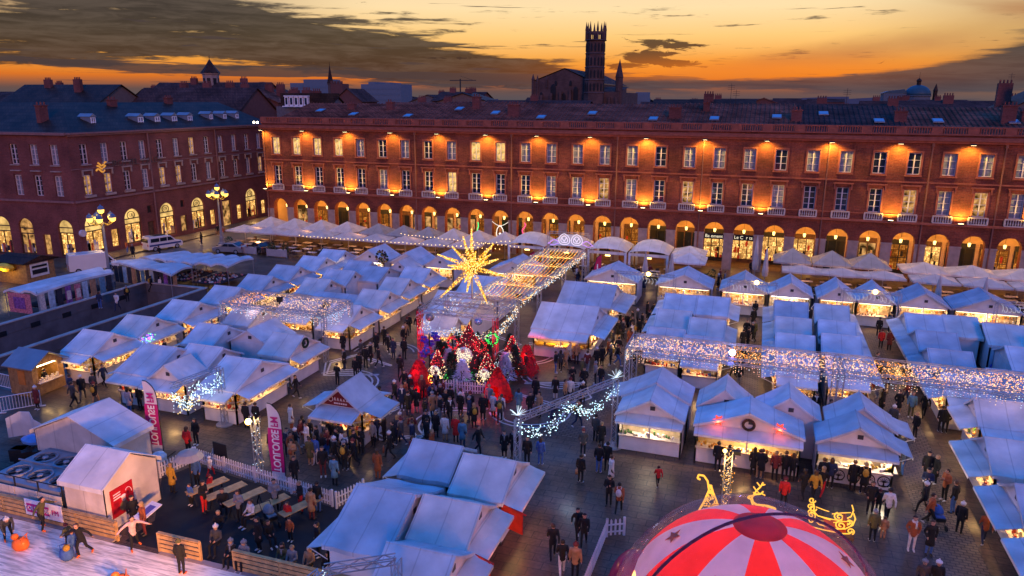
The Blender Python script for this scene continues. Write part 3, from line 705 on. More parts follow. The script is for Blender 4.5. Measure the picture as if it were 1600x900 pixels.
for k in range(9):
    x = -30+k*9.5+rj.uniform(-2, 2); y = 165+rj.random()*90; h = 16.2+rj.random()*2.4
    house(x, y, 9+rj.random()*10, 9, h, 1.8+rj.random()*1.4, WALLS[k % 3], (TILE2, TILE)[k % 2], 'low dusky house on the skyline right of the church', rj.randrange(3), 'xy'[k % 2], 'town_house', 'low roofs right of the church')
# row of white dormers on a mansard
t_ = thing('mansard_house', 'mansard house with a row of five white dormer windows', 'house', (-77, 112, 0))
o = MB(); o.bb(-82,-72.5,112.6,120,0,18.6); o.build('wall', WALLS[2], t_)
for k in range(5):
    x = -79.4+k*.98; o = MB(); o.bb(x-.36,x+.36,112.0,112.6,18.75,20.3); o.bb(x-.45,x+.45,111.9,112.6,20.3,20.48); d = o.build('dormer', mat('white_paint', (.8,.78,.78), .5), t_)
    o = MB(); o.poly([(x-.22,111.99,18.95),(x+.22,111.99,18.95),(x+.22,111.99,20.1),(x-.22,111.99,20.1)]); o.build('pane', GLASS, d)
o = MB(); o.bb(-80.2,-74.8,111.8,112.1,18.55,18.72); o.build('cornice', mat('white_paint', (.8,.78,.78), .5), t_)
o = MB(); o.bb(-81,-73,112.6,119,18.6,20.9); o.build('roof', SLATE, t_)
for q in range(2):
    o = MB(); o.bb(-79.6+q*2.4,-78+q*2.4,113.5,114.2,20.9,21.4)
    for s in range(5): o.tube((-79.4+q*2.4+s*.3,113.8,21.4),(-79.4+q*2.4+s*.3,113.8,21.9),.1,.08,5)
    o.build('chimney', BRICKD, t_)
# round turret with conical roof
def turret(name, label, x, y, r, zb, zt, ztip, wm, rm, n=8, wins=True):
    t_ = thing(name, label, 'tower', (x, y, 0)); o = MB(); o.lathe((x,y,0), [(r,zb),(r,zt-.4),(r*1.12,zt-.3),(r*1.12,zt)], n); o.build('wall', wm, t_)
    o = MB(); o.lathe((x,y,0), [(r*1.25,zt),(r*.62,zt+(ztip-zt)*.45),(.05,ztip)], n); o.tube((x,y,ztip-.1),(x,y,ztip+.9),.06,.03,4); o.build('roof', rm, t_)
    if wins:
        for k in range(n):
            a = 2*pi*(k+.5)/n; o = MB(); c = (x+r*cos(pi/n)*cos(a), y+r*cos(pi/n)*sin(a)); o.box((c[0],c[1],zt-2.2),(.12,r*.42,2.2),a); o.build('opening', BLACK, t_)
    return t_
turret('bell_turret', 'stone bell turret with a pointed cone roof on the left skyline', -118.7, 140, 1.75, 0, 25.4, 28.4, mat('turret_stone', (.32,.24,.2)), SLATE)
t_ = turret('church_spire', 'thin dark spire beside a square brick tower', -119.4, 190, .85, 0, 24.2, 29.3, mat('spire_stone', (.10,.075,.07)), SLATE, 6, False)
t_ = thing('brick_tower', 'square crenellated brick tower right of the thin spire', 'tower', (-116.6, 190, 0)); o = MB(); o.bb(-118.4,-114.6,188.5,192,0,24.1); o.build('wall', WALLS[0], t_)
o = MB()
for k in range(4): o.bb(-118.4+k*1.04,-117.8+k*1.04,188.4,188.9,24.1,24.8)
o.build('parapet', WALLS[0], t_)
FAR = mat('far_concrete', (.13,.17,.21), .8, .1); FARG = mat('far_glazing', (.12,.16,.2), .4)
def block(label, x, y, w, d, h, steps=()):
    t_ = thing('tower_block', label, 'tower block', (x, y, 0)); o = MB(); o.bb(x-w/2,x+w/2,y,y+d,0,h)
    for (a, b, hh) in steps: o.bb(x+a,x+b,y+.5,y+d-.5,h,hh)
    o.build('wall', FAR, t_); o = MB()
    for k in range(int(h/3)): o.bb(x-w/2+.6,x+w/2-.6,y-.08,y-.02,k*3+1,k*3+2.1)
    o.build('window_band', FARG, t_)
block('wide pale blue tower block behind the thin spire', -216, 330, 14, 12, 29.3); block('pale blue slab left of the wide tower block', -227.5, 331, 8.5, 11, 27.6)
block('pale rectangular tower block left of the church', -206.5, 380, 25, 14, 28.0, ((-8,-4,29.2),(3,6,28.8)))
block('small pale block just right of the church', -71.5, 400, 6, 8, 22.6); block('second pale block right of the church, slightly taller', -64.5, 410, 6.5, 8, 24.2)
rf = random.Random(3)
for k in range(22):
    x = -330+k*24+rf.uniform(-8, 8); h = 17.5+rf.random()*4; y = 420+rf.random()*120
    if abs(x+206) < 25 or abs(x+62) < 25: continue
    house(x, y, 14+rf.random()*14, 10, h-2, 2, WALLS[k % 3], TILE2, 'small distant house on the dusky city horizon', 0, 'x', 'distant_house', 'distant houses on the horizon')
t_ = thing('tower_crane', 'thin construction crane on the horizon left of the church', 'crane', (-208, 500, 0))
o = MB(); o.tube((-208,500,0),(-208,500,34),.5,.5,4); o.build('mast', IRON, t_); o = MB(); o.tube((-216,500,33),(-196,500,33),.35,.3,4); o.tube((-208,500,36),(-198,500,33),.1,.1,4); o.build('jib', IRON, t_)
# the church with its octagonal belfry
CH = courses('church_brick', (.11,.065,.055), (.085,.05,.045), (.08,.05,.045), 1.2, .35, .3)
t_ = thing('brick_church', 'big dark brick church with tall octagonal belfry standing against the sunset', 'church', (-60, 255, 0))
o = MB(); x0, x1, ym = -77.6, -55.5, 252; xm = -66.3
o.poly([(x0,ym,0),(x1,ym,0),(x1,ym,25.4),(xm,ym,30.2),(x0,ym,26)][:5]); o.poly([(x0,ym,0),(x0,ym,26),(x0,ym+60,26),(x0,ym+60,0)]); o.poly([(x1,ym,0),(x1,ym+60,0),(x1,ym+60,25.4),(x1,ym,25.4)])
o.bb(-56,-47.2,251,290,0,22.6)
for k in range(5): o.bb(x0+k*3.4-.45,x0+k*3.4+.45,ym-1.2,ym-.01,0,21+k*.6)
for k in range(4): o.bb(-55.5+k*2.4,-54.7+k*2.4,250,251,0,21)
o.build('wall', CH, t_)
o = MB(); o.poly([(xm,ym-.3,30.5),(x0-.5,ym-.3,26.1),(x0-.5,ym+60,26.1),(xm,ym+60,30.5)]); o.poly([(xm,ym-.3,30.5),(xm,ym+60,30.5),(x1+.5,ym+60,25.6),(x1+.5,ym-.3,25.6)]); o.poly([(-56,251,22.7),(-47,251,22.7),(-47,270,24.6),(-56,270,24.6)]); o.build('roof', TILE2, t_)
for k, (x, w, z0, z1) in enumerate(((-70.2,1.9,16.5,24.2),(-66.4,1.4,15,21.5),(-62.2,1.6,15.5,23.5),(-69.3,.9,24.6,25.9),(-64.1,.9,24.6,25.9),(-74.5,1,15,22))):
    o = MB(); o.bb(x-w/2,x+w/2,ym-.2,ym-.02,z0,z1); o.lathe((x,ym-.11,z1), [(w/2,0),(w*.35,w*.35),(.02,w*.6)], 8, 0, (1,.15,1)); o.build('window', BLACK, t_)
for (x, y, z0, z1, r) in ((-77.5,252,0,28.6,.55),(-75.9,252,0,28.2,.45),(-72.5,252,24,28.4,.35)):
    o = MB(); o.lathe((x,y,0), [(r,z0),(r,z1-2),(r*1.2,z1-1.9),(.04,z1)], 6); o.build('pinnacle', CH, t_)
o = MB(); o.lathe((-63.6,275,0), [(.9,20),(.9,32.6),(.05,37)], 6); o.build('pinnacle', SLATE, t_)
o = MB(); o.lathe((-47.6,253,0), [(1.25,0),(1.25,27.2),(1.4,27.4),(.06,33.2)], 8); o.build('turret', CH, t_)
bx, by, br = -55.4, 250, 3.35
lv = [(br*1.04,0),(br*1.04,22),(br*1.1,22.2),(br,22.5),(br,26.2),(br*1.07,26.4),(br*.98,26.7),(br*.98,30.2),(br*1.06,30.4),(br*.96,30.7),(br*.96,34.6),(br*1.05,34.8),(br*.94,35.1),(br*.94,38.8),(br*1.14,39.0),(br*1.02,39.3)]
o = MB(); o.lathe((bx,by,0), lv, 8, a0=pi/8)
for k in range(8):   # crown: pierced gallery between pinnacles
    a = pi/8+k*pi/4; c = (bx+br*.95*cos(a), by+br*.95*sin(a)); o.lathe((c[0],c[1],0), [(.36,39.2),(.36,42.1),(.44,42.2),(.03,44.9)], 6)
    b = (bx+br*.95*cos(a+pi/4), by+br*.95*sin(a+pi/4))
    for q in (.28, .5, .72): o.box((c[0]+(b[0]-c[0])*q, c[1]+(b[1]-c[1])*q, 40.2),(.2,.2,1.9),a)
    o.box(((c[0]+b[0])/2,(c[1]+b[1])/2,41.4),(.3,br*.74,.7),a+pi/8)
    o.lathe(((c[0]+b[0])/2,(c[1]+b[1])/2,0), [(.2,41.7),(.03,43.6)], 5)
o.build('belfry', CH, t_)
for zb in (22.9, 27.1, 31.1, 35.5):
    for k in range(8):
        a = k*pi/4+pi/4; rr = br*.935 if zb < 27 else br*.91; c = Vector((bx+rr*cos(a), by+rr*sin(a), 0)); tt = Vector((-sin(a), cos(a), 0)); o = MB()
        for s in (-.62, .62):
            p_ = c+tt*s; nrm = Vector((cos(a), sin(a), 0))*.08; pts = [p_-tt*.3+nrm+Vector((0,0,zb)), p_+tt*.3+nrm+Vector((0,0,zb)), p_+tt*.3+nrm+Vector((0,0,zb+2)), p_+nrm+Vector((0,0,zb+2.7)), p_-tt*.3+nrm+Vector((0,0,zb+2))]; o.prism(pts, -nrm*2)
        o.build('opening', BLACK, t_)
# domed chapel
DOME = mat('dome_lead', (.035,.085,.11), .5, .2, .3)
t_ = thing('domed_chapel', 'chapel with a blue lead dome on the right skyline', 'church', (50.6, 300, 0))
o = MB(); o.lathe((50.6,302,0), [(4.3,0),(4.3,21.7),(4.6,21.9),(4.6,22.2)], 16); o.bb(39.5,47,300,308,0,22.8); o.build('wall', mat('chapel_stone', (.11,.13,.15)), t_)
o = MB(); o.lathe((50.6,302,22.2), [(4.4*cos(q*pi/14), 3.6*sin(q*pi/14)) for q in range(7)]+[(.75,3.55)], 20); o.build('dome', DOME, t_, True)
o = MB(); o.lathe((50.6,302,25.6), [(.7,0),(.7,1.3),(.95,1.5),(.7,2),(.1,2.5)], 8); o.tube((50.6,302,28),(50.6,302,30.2),.07,.04,4); o.build('cupola', SLATE, t_)
o = MB(); o.lathe((56.2,302,0), [(.7,18),(.7,23.6),(.85,23.7),(.05,26.2)], 6); o.build('turret', SLATE, t_)
o = MB(); o.prism([(39,300,22.9),(47,300,22.9),(46,300,24.3),(41,300,23.7)], (0,8,0)); o.build('roof', DOME, t_)
for k, (x, y, z) in enumerate(((-4.6,104,22.2),(-3.9,103,21.4),(36.5,140,24.5),(9.5,104,21.6))):
    t_ = thing('roof_aerial', ('tall roof aerial right of the black roof','short roof aerial beside the tall one','lone aerial at the right of the dome','thin aerial on the arcaded roof left of the dome')[k], 'aerial', (x, y, 18)); o = MB(); o.tube((x,y,18),(x,y,z),.05,.03,4)
    for q in (.25, .5, .75): o.tube((x-.45,y,z-q),(x+.45,y,z-q),.02,.02,3)
    o.build('mast', IRON, t_)
mb = MB(); rh = random.Random(9)
for k in range(80):
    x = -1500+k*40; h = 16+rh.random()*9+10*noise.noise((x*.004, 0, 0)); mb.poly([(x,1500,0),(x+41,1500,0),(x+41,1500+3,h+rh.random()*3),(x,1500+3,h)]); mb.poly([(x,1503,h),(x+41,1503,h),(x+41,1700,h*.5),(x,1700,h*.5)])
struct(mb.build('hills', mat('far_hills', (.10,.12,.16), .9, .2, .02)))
# ================================================================== market chalets
def canvas(name, col):
    m = mat(name, col, .55, .12, .9, 0, .25, .5, 3.2, trl=.12); nt = m.node_tree; N = nt.nodes; L = nt.links
    tc = N['Texture Coordinate']; sx = N.new('ShaderNodeSeparateXYZ'); L.new(tc.outputs['Object'], sx.inputs[0]); sc_ = N['Vector Math']; ln = None
    for ax in (0, 1):   # welded seams every 1.3 m
        a = N.new('ShaderNodeMath'); a.operation = 'PINGPONG'; L.new(sx.outputs[ax], a.inputs[0]); a.inputs[1].default_value = .66
        b = N.new('ShaderNodeMapRange'); L.new(a.outputs[0], b.inputs[0]); b.inputs[1].default_value = .012; b.inputs[2].default_value = .035; b.inputs[3].default_value = .72; b.inputs[4].default_value = 1
        if ln is None: ln = b.outputs[0]
    nz_ = N.new('ShaderNodeTexNoise'); nz_.inputs['Scale'].default_value = .55; nz_.inputs['Detail'].default_value = 7; L.new(tc.outputs['Object'], nz_.inputs['Vector'])
    mr = N.new('ShaderNodeMapRange'); L.new(nz_.outputs[0], mr.inputs[0]); mr.inputs[1].default_value = .40; mr.inputs[2].default_value = .60; mr.inputs[3].default_value = .80; mr.inputs[4].default_value = 1.04
    k = N.new('ShaderNodeMath'); k.operation = 'MULTIPLY'; L.new(ln, k.inputs[0]); L.new(mr.outputs[0], k.inputs[1])
    v = N.new('ShaderNodeVectorMath'); v.operation = 'SCALE'; L.new(sc_.outputs[0], v.inputs[0]); L.new(k.outputs[0], v.inputs['Scale']); L.new(v.outputs[0], N['Principled BSDF'].inputs['Base Color']); return m
CAN = canvas('white_canvas', (.80,.79,.80)); CAN2 = canvas('worn_canvas', (.70,.70,.72)); CAN3 = canvas('grey_canvas', (.60,.62,.66)); CAN4 = canvas('creamy_canvas', (.82,.76,.70)); WALLW = mat('white_panel', (.72,.68,.66), .55, .1, 1.5)
CTR = mat('counter_board', (.55,.45,.38), .6, .2, 2); STRIP = em('tube_lamp', (1,.74,.38), 9); STRIPW = em('cold_tube_lamp', (1,.92,.85), 10)
ALU = mat('aluminium', (.45,.45,.47), .35, .1, 2, .7)
GOODS = [mat('goods_amber', (.55,.25,.05), .5, .5, 9), mat('goods_red', (.45,.05,.03), .5, .5, 9), mat('goods_cream', (.65,.55,.38), .5, .4, 9),
         mat('goods_brown', (.18,.08,.03), .6, .5, 9), mat('goods_green', (.08,.2,.06), .6, .5, 9), mat('goods_blue', (.06,.1,.35), .5, .5, 9), mat('goods_white', (.75,.72,.68), .5, .3, 9), mat('goods_gold', (.6,.38,.06), .3, .3, 9, .5)]
BACKW = mat('stall_lining', (.55,.42,.28), .7, .35, 3)
VENT = mat('vent_grey', (.05,.05,.06), .6)
rc_ = random.Random(21); RECTS = []
def sides(x0, x1, y0, y1):
    return {'-y': (frame(x0, y0, 1, 0), x1-x0), '+y': (frame(x1, y1, -1, 0), x1-x0), '+x': (frame(x1, y0, 0, 1), y1-y0), '-x': (frame(x0, y1, 0, -1), y1-y0)}
def chalet(label, x0, x1, yc, hw, ax='x', opens='', zE=2.32, zR=3.3, awn=1.0, group='white market chalets', over=.16, shut=0, light=1., cold=False, y01=None, can=None, goods=None, over_f=None, vent=True, cut=.0):
    """white canvas market chalet; ax = direction of the ridge; opens = sides with a counter, '!' after a side means no awning"""
    if y01: y0, y1 = y01; yc = (y0+y1)/2
    else: y0, y1 = yc-hw, yc+hw
    RECTS.append((x0-.35, x1+.35, y0-.45, y1+.35)); xc = (x0+x1)/2; can = can or rc_.choice((CAN, CAN, CAN2, CAN3, CAN4))
    t_ = thing('market_chalet', label, 'chalet', (xc, yc, 0), 0, group)
    S = sides(x0, x1, y0, y1); op = {}
    for k in range(0, len(opens)):
        if opens[k] in '+-': op[opens[k:k+2]] = not (opens[k+2:k+3] == '!')
    gab = ('+x', '-x') if ax == 'x' else ('+y', '-y')
    wl_ = MB(); ctr = MB(); wl_.bb(x0+.03, x1-.03, y0+.03, y1-.03, .02, .1)
    for s, (P_, Ln) in S.items():
        for a in (0, Ln-.1): slab(wl_, P_, a, a+.1, -.1, 0, 0, zE-.02)
        if s in op:
            slab(wl_, P_, .1, Ln-.1, -.06, -.004, .05, .98); slab(wl_, P_, .1, Ln-.1, -.06, -.004, zE-.28, zE-.02)
            if Ln > 3.2: slab(wl_, P_, Ln/2-.05, Ln/2+.05, -.08, -.002, .98, zE-.28)
            slab(ctr, P_, .05, Ln-.05, -.5, .22, .98, 1.04)
        else:
            slab(wl_, P_, .1, Ln-.1, -.05, -.005, .05, zE-.02)
        if s in gab: wl_.prism([P_(.02,-.03,zE-.02), P_(Ln-.02,-.03,zE-.02), P_(Ln/2,-.03,zR-.05)], tuple(Vector(P_(0,0,0))-Vector(P_(0,.03,0))))
    wl_.build('wall', [WALLW], t_)
    # roof: two canvas slopes with a little sag, seams and a rolled ridge
    rf = MB(); o = over; of = over if over_f is None else over_f; n = 5
    a0, a1 = (x0-o, x1+o) if ax == 'x' else (y0-of, y1+o)
    h = (y1-y0)/2 if ax == 'x' else (x1-x0)/2; cen = yc if ax == 'x' else xc; oe = .14
    slope = (zR-zE)/h
    for sg in (-1, 1):
        rows = []
        for j in range(5):
            q = j/4; d = (h+oe)*q; z = zR-slope*d-.05*sin(pi*q)
            row = []
            for i in range(n+1):
                a = a0+(a1-a0)*i/n; w = (.03*sin(i*2.4+j*1.7+xc)+.02*sin(i*5.1+xc*3+yc))*(q if 0 < i < n else 0); row.append((a, cen+sg*d, z+w+.01))
            rows.append(row)
        pt = lambda r, dz: (r[0], r[1], r[2]+dz) if ax == 'x' else (r[1], r[0], r[2]+dz)
        for j in range(4):
            for i in range(n):
                q = [rows[j][i], rows[j][i+1], rows[j+1][i+1], rows[j+1][i]]
                rf.poly([pt(r, .03) for r in q]); rf.poly([pt(r, 0) for r in q[::-1]])
        e = rows[4]
        for i in range(n): rf.poly([pt(e[i], .03), pt(e[i+1], .03), pt(e[i+1], -.17), pt(e[i], -.17)])
        for side in (0, n):   # valance on the gable edge
            for j in range(4): rf.poly([pt(rows[j][side], .03), pt(rows[j+1][side], .03), pt(rows[j+1][side], -.12), pt(rows[j][side], -.12)])
    if ax == 'x': rf.tube((a0,yc,zR+.03),(a1,yc,zR+.03),.045,.045,5)
    else: rf.tube((xc,a0,zR+.03),(xc,a1,zR+.03),.045,.045,5)
    rf.build('roof', can, t_, False)
    if vent:
        for s in gab:
            P_, Ln = S[s]; v = MB(); slab(v, P_, Ln/2-.02, Ln/2+.26, .005, .03, zE+.28, zE+.52); v.build('vent', VENT, t_)
    if op:
        ctr.build('counter', CTR, t_)
        lb = MB(); g = MB(); b = MB()
        for s, awning in op.items():
            P_, Ln = S[s]
            slab(lb, P_, .25, Ln-.25, -.3, -.24, zE-.36, zE-.30)
            if shut == 0:
                n = int(Ln/.13)
                gs = goods or rc_.choice(((0,2,3),(0,7,2),(1,2,6),(2,6,7),(0,3,4),(1,5,6),(6,2,0)))
                for i in range(n):
                    if rc_.random() < .12: continue
                    s_ = .18+(Ln-.36)*(i+rc_.random()*.6)/n; hh = .06+.20*rc_.random(); dpt = -.42+.45*rc_.random()
                    if rc_.random() < .6: slab(g, P_, s_-.05, s_+.06, dpt, dpt+.12, 1.042, 1.042+hh, rc_.choice(gs))
                    else: g.ball(P_(s_, dpt, 1.04+hh*.5), (.07,.07,hh*.5), rc_.choice(gs), 6, 4)
                for i in range(int(Ln/.3)):   # things hung under the lintel
                    if rc_.random() < .5: s_ = .2+(Ln-.4)*rc_.random(); slab(g, P_, s_-.04, s_+.05, -.2, -.14, zE-.52-.2*rc_.random(), zE-.38, rc_.choice(gs))
            slab(b, P_, .12, Ln-.12, -1.12, -1.08, .12, zE-.1)
            n = int(Ln/.22)
            if True:
                for i in range(n):
                    for zz in (1.15, 1.5, 1.85):
                        if rc_.random() < .7: s_ = .2+(Ln-.4)*(i+.5)/n; slab(b, P_, s_-.07, s_+.07, -1.08, -.98, zz, zz+.12+.14*rc_.random(), 1+rc_.randrange(3))
            if awning:
                aw = MB(); zt, zb = zE-.04, zE-.36; k = 4
                for i in range(k):
                    s0, s1 = -.05+(Ln+.1)*i/k, -.05+(Ln+.1)*(i+1)/k
                    for (d0, d1) in ((.02, awn*.5), (awn*.5, awn)):
                        zz0, zz1 = zt-(zt-zb)*d0/awn-.03*sin(pi*d0/awn), zt-(zt-zb)*d1/awn-.03*sin(pi*d1/awn)
                        aw.poly([P_(s0,d0,zz0),P_(s1,d0,zz0),P_(s1,d1,zz1),P_(s0,d1,zz1)]); aw.poly([P_(s0,d0,zz0-.025),P_(s0,d1,zz1-.025),P_(s1,d1,zz1-.025),P_(s1,d0,zz0-.025)])
                    aw.poly([P_(s0,awn,zb),P_(s1,awn,zb),P_(s1,awn,zb-.14),P_(s0,awn,zb-.14)])
                for s0 in (.05, Ln-.05): aw.tube(P_(s0,0,zE-.8),P_(s0,awn,zb-.03),.02,.02,4)
                aw.build('awning', can, t_)
            if light: lamp('POINT', P_(Ln/2, -.15, zE-.5), (190 if over_f else 120)*light*(Ln/3), (1,.56,.20) if not cold else (1,.80,.55), .12)
        lb.build('tube_lamp', STRIPW if cold else STRIP, t_)
        if g.f: g.build('goods', GOODS, t_)['kind'] = 'stuff'
        b.build('back_shelf', [BACKW, GOODS[2], GOODS[0], GOODS[6]], t_)
    return t_

# row along the ramp, counters towards the aisle
LY = [38.9, 43.0, 47.8, 53.0, 57.7, 62.2, 67.0, 70.9]
LL = ['white ramp-side chalet nearest the wooden hut, awnings on two sides', 'ramp-side white chalet with blue fairy lights under its awning', 'ramp-side white chalet third from the wooden hut', 'ramp-side white chalet left of the small light canopy',
      'ramp-side white chalet opposite the far end of the ramp', 'ramp-side white chalet with an orange lit counter', 'ramp-side white chalet second from the restaurant terraces', 'ramp-side white chalet closest to the restaurant terraces']
for y, l in zip(LY, LL):
    chalet(l, -46.55, -43.9, y, 1.95 if y < 45 else 2.1, 'x', '+x-y' if y < 40 else '+x', group='chalets along the ramp', goods=(0,1,3) if 60 < y < 64 else None)
g_ = 'chalets of the left island'
chalet('wide blue-white chalet at the front left corner of the left island', -39.6, -36.9, 37.6, 2.55, 'x', '-x-y', 2.32, 3.4, group=g_)
chalet('closed chalet tucked behind the front gable with a vent', -36.85, -34.2, 38.9, 1.9, 'x', '', group=g_)
chalet('chalet in the left island opening on the ramp row', -39.7, -37.2, 43.1, 1.95, 'x', '-x', group=g_)
chalet('closed chalet whose shaded blue gable faces the camera', -36.95, -33.4, 0, 0, 'y', '', y01=(42.9,46.0), group=g_)
chalet('chalet with a wreath on its gable, awning over white goods', -32.9, -30.5, 43.0, 1.85, 'x', '+x', group=g_, goods=(2,6,0))
chalet('large corner chalet with a long dark counter and two awnings', -32.5, -29.9, 37.4, 2.65, 'x', '+x-y', 2.32, 3.4, group=g_)
chalet('front chalet with a square vent in its peach gable', -36.7, -33.9, 0, 0, 'y', '-y', y01=(34.9,37.0), group=g_)
chalet('pale chalet under the left of the small light canopy', -40.4, -38.0, 48.3, 2.0, 'x', '-x', group=g_)
chalet('counter chalet beneath the middle of the small light canopy', -38.2, -34.6, 52.0, 1.7, 'x', '-y', group=g_)
g_ = 'chalets of the middle island'
chalet('chalet left of the shaded gables, back to the ramp row', -40.4, -37.9, 58.4, 2.0, 'x', '-x', group=g_)
chalet('second chalet behind the small canopy, deep blue roof', -40.5, -37.6, 62.3, 1.85, 'x', '-x', group=g_)
chalet('closed chalet with a low flat blue slope in the middle island', -38.0, -35.4, 65.3, 2.4, 'x', '', 2.3, 3.2, group=g_)
chalet('chalet in the middle island beside the closed one, facing the ramp row', -40.7, -38.2, 66.7, 1.95, 'x', '-x', group=g_)
chalet('closed low chalet right behind the small light canopy', -37.5, -33.4, 55.6, 1.6, 'x', '', 2.2, 2.9, group=g_)
chalet('chalet on the central aisle, third from the small canopy', -33.3, -31.0, 61.2, 2.0, 'x', '+x', group=g_)
chalet('chalet on the central aisle, second from the small canopy', -33.1, -30.6, 56.4, 2.0, 'x', '+x', group=g_)
chalet('corner chalet under the right end of the small light canopy, golden goods', -33.1, -30.6, 51.4, 1.95, 'x', '+x-y', group=g_, goods=(0,7,2), light=1.5)
chalet('pink lit chalet on the central aisle nearest the terraces', -33.6, -31.0, 65.9, 2.0, 'x', '+x', group=g_)
chalet('closed chalet with a purple gable beside the pink lit one', -37.0, -34.2, 0, 0, 'y', '', y01=(68.0,70.6), group=g_)
# back row, gables towards the camera
g_ = 'chalets of the back row'
for x, hw, l in ((-41.0,1.9,'back row chalet with cold lights left of the dark wreath'), (-36.4,1.9,'back row chalet second from the ramp row'), (-32.4,1.7,'back row chalet with a grey canvas left of the star'),
                 (-24.0,2.6,'wide back row chalet just right of the star'), (-13.4,2.6,'wide back row chalet by the pink flag'), (-6.2,2.6,'wide back row chalet with a pale pink gable left of the lit shops'),
                 (-.6,2.1,'back row chalet with red goods under a warm bulb'), (3.6,1.9,'back row chalet with a bright white counter'), (7.7,1.6,'small back row chalet left of the brightly lit one'),
                 (10.9,1.55,'small back row chalet with a bright golden counter'), (14.8,2.0,'back row chalet with two roof colours left of the last one'), (19.8,2.6,'wide back row chalet at the right end')):
    chalet(l, x-hw, x+hw, 0, 0, 'y', '-y!', y01=(71.2,75.0), zE=2.4, zR=3.55, group=g_, cold=(x in (3.6,-41.0)), light=1.6 if x > 3 else 1.1)
g_ = 'chalets of the right rows'
for row, (x0, x1, s, ys) in enumerate(((-7.0,-4.45,'-x',(64.2,58.9,53.7)), (-4.2,-1.7,'+x',(64.4,57.3,52.6)), (2.2,4.65,'-x',(65.0,59.9,55.4,51.2)), (5.4,7.85,'+x',(65.0,60.1,56.4,51.9)), (12.2,14.7,'-x',(64.5,59.6,55.2,51.0)), (15.0,17.25,'',(64.9,52.0)), (17.5,20.2,'',(63.5,57.6)), (20.4,23.2,'',(60.5,52.5)))):
    rn_ = ('first', 'second', 'third', 'fourth', 'fifth', 'sixth', 'seventh', 'eighth')[row]
    for i, y in enumerate(ys):
        last = y < 54; o_ = s+('-y' if last else '')
        pos = ('at the terrace end', 'second from the terrace end', 'third from the terrace end', 'nearest the light tunnel')[i if i < len(ys)-1 else 3]
        chalet(f'white chalet of the {rn_} right-hand row from the pergola, {pos}', x0, x1, y, 2.35 if not last else 2.0, 'x', o_, group=g_, vent=False)
g_ = 'chalets beside the star pergola'
chalet('long pale blue chalet right of the pergola, back one', -16.2, -11.6, 64.0, 3.0, 'x', '+x', 2.4, 3.7, group=g_, awn=1.5)
chalet('long pale blue chalet right of the pergola, with round golden trays', -16.2, -11.6, 56.3, 2.9, 'x', '-y+x', 2.4, 3.7, group=g_, goods=(0,7,3), light=1.6, awn=1.2)
chalet('long chalet left of the pergola behind the star', -26.0, -21.9, 63.6, 2.6, 'x', '-x', 2.4, 3.6, group=g_)
chalet('long chalet left of the pergola under the star', -26.0, -21.9, 57.2, 2.8, 'x', '-x-y', 2.4, 3.6, group=g_, goods=(0,7,2))
chalet('small lit stall with gold frames behind the light show', -25.0, -22.4, 0, 0, 'x', '-y', 2.2, 2.8, y01=(51.6,53.4), group=g_)
g_ = 'front row of gabled chalets'
chalet('gabled chalet with a shelf of white bottles right of the garland arch', -6.7, -3.0, 0, 0, 'y', '-y', y01=(39.5,41.5), zE=2.45, zR=3.45, over_f=.35, group=g_, cold=True, goods=(6,4,2), awn=.75)
chalet('rear chalet joined behind the white bottle chalet', -6.8, -2.9, 0, 0, 'y', '-x', y01=(41.8,44.3), zE=2.55, zR=3.6, group=g_)
chalet('gabled chalet with a wreath and red stars on its front', -2.25, 3.35, 0, 0, 'y', '-y', y01=(39.4,41.4), zE=2.45, zR=3.5, over_f=.35, group=g_, light=1.6, goods=(0,7,2), awn=.8)
chalet('rear left chalet behind the wreath chalet', -2.35, .6, 0, 0, 'y', '', y01=(41.8,44.2), zE=2.5, zR=3.65, group=g_)
chalet('rear right chalet behind the wreath chalet', 1.0, 4.35, 0, 0, 'y', '', y01=(41.8,44.1), zE=2.5, zR=3.65, group=g_)
chalet('gabled chalet with dark round tree emblems on its counter', 4.15, 7.95, 0, 0, 'y', '-y+x', y01=(39.4,41.3), zE=2.45, zR=3.5, over_f=.35, group=g_, cold=True, light=1.5, goods=(6,2,7), awn=.8)
chalet('rear chalet behind the tree emblem chalet', 4.8, 8.2, 0, 0, 'y', '+x', y01=(41.7,43.9), zE=2.5, zR=3.65, group=g_)
g_ = 'chalets at the right edge'
chalet('right edge chalet with a pale ribbed awning, farthest', 12.2, 16.5, 40.5, 2.05, 'x', '-x', group=g_, awn=1.15)
chalet('right edge chalet with a bright blue awning', 12.2, 16.5, 35.5, 1.9, 'x', '-x', group=g_, awn=1.15)
chalet('right edge chalet with a blue awning nearest the camera', 12.2, 16.5, 30.9, 1.9, 'x', '-x', group=g_, awn=1.15)
chalet('chalet behind the right edge row with a menu screen', 13.0, 18.5, 46.2, 1.6, 'x', '-y-x', group=g_)
g_ = 'food chalets by the black terrace'
chalet('food chalet with an awning over the kiosk queue', -15.4, -12.95, 30.6, 1.7, 'x', '-x', group=g_)
chalet('food chalet with a wide blue awning, back right', -12.4, -9.95, 30.0, 1.9, 'x', '+x', group=g_, goods=(1,1,0))
chalet('food chalet with a red banner, middle right', -12.6, -10.15, 25.9, 1.7, 'x', '+x', group=g_, goods=(1,1,0))
chalet('food chalet at the bottom edge beside the truss arch', -12.4, -9.8, 22.2, 1.75, 'x', '+x', group=g_, goods=(1,0,2))
chalet('big pale lilac food chalet in front of the black terrace', -15.6, -13.0, 25.4, 2.75, 'x', '-x', 2.3, 3.5, group=g_, awn=.95)
TRAY = mat('tray_gold', (.75,.42,.03), .4, .3, 5)
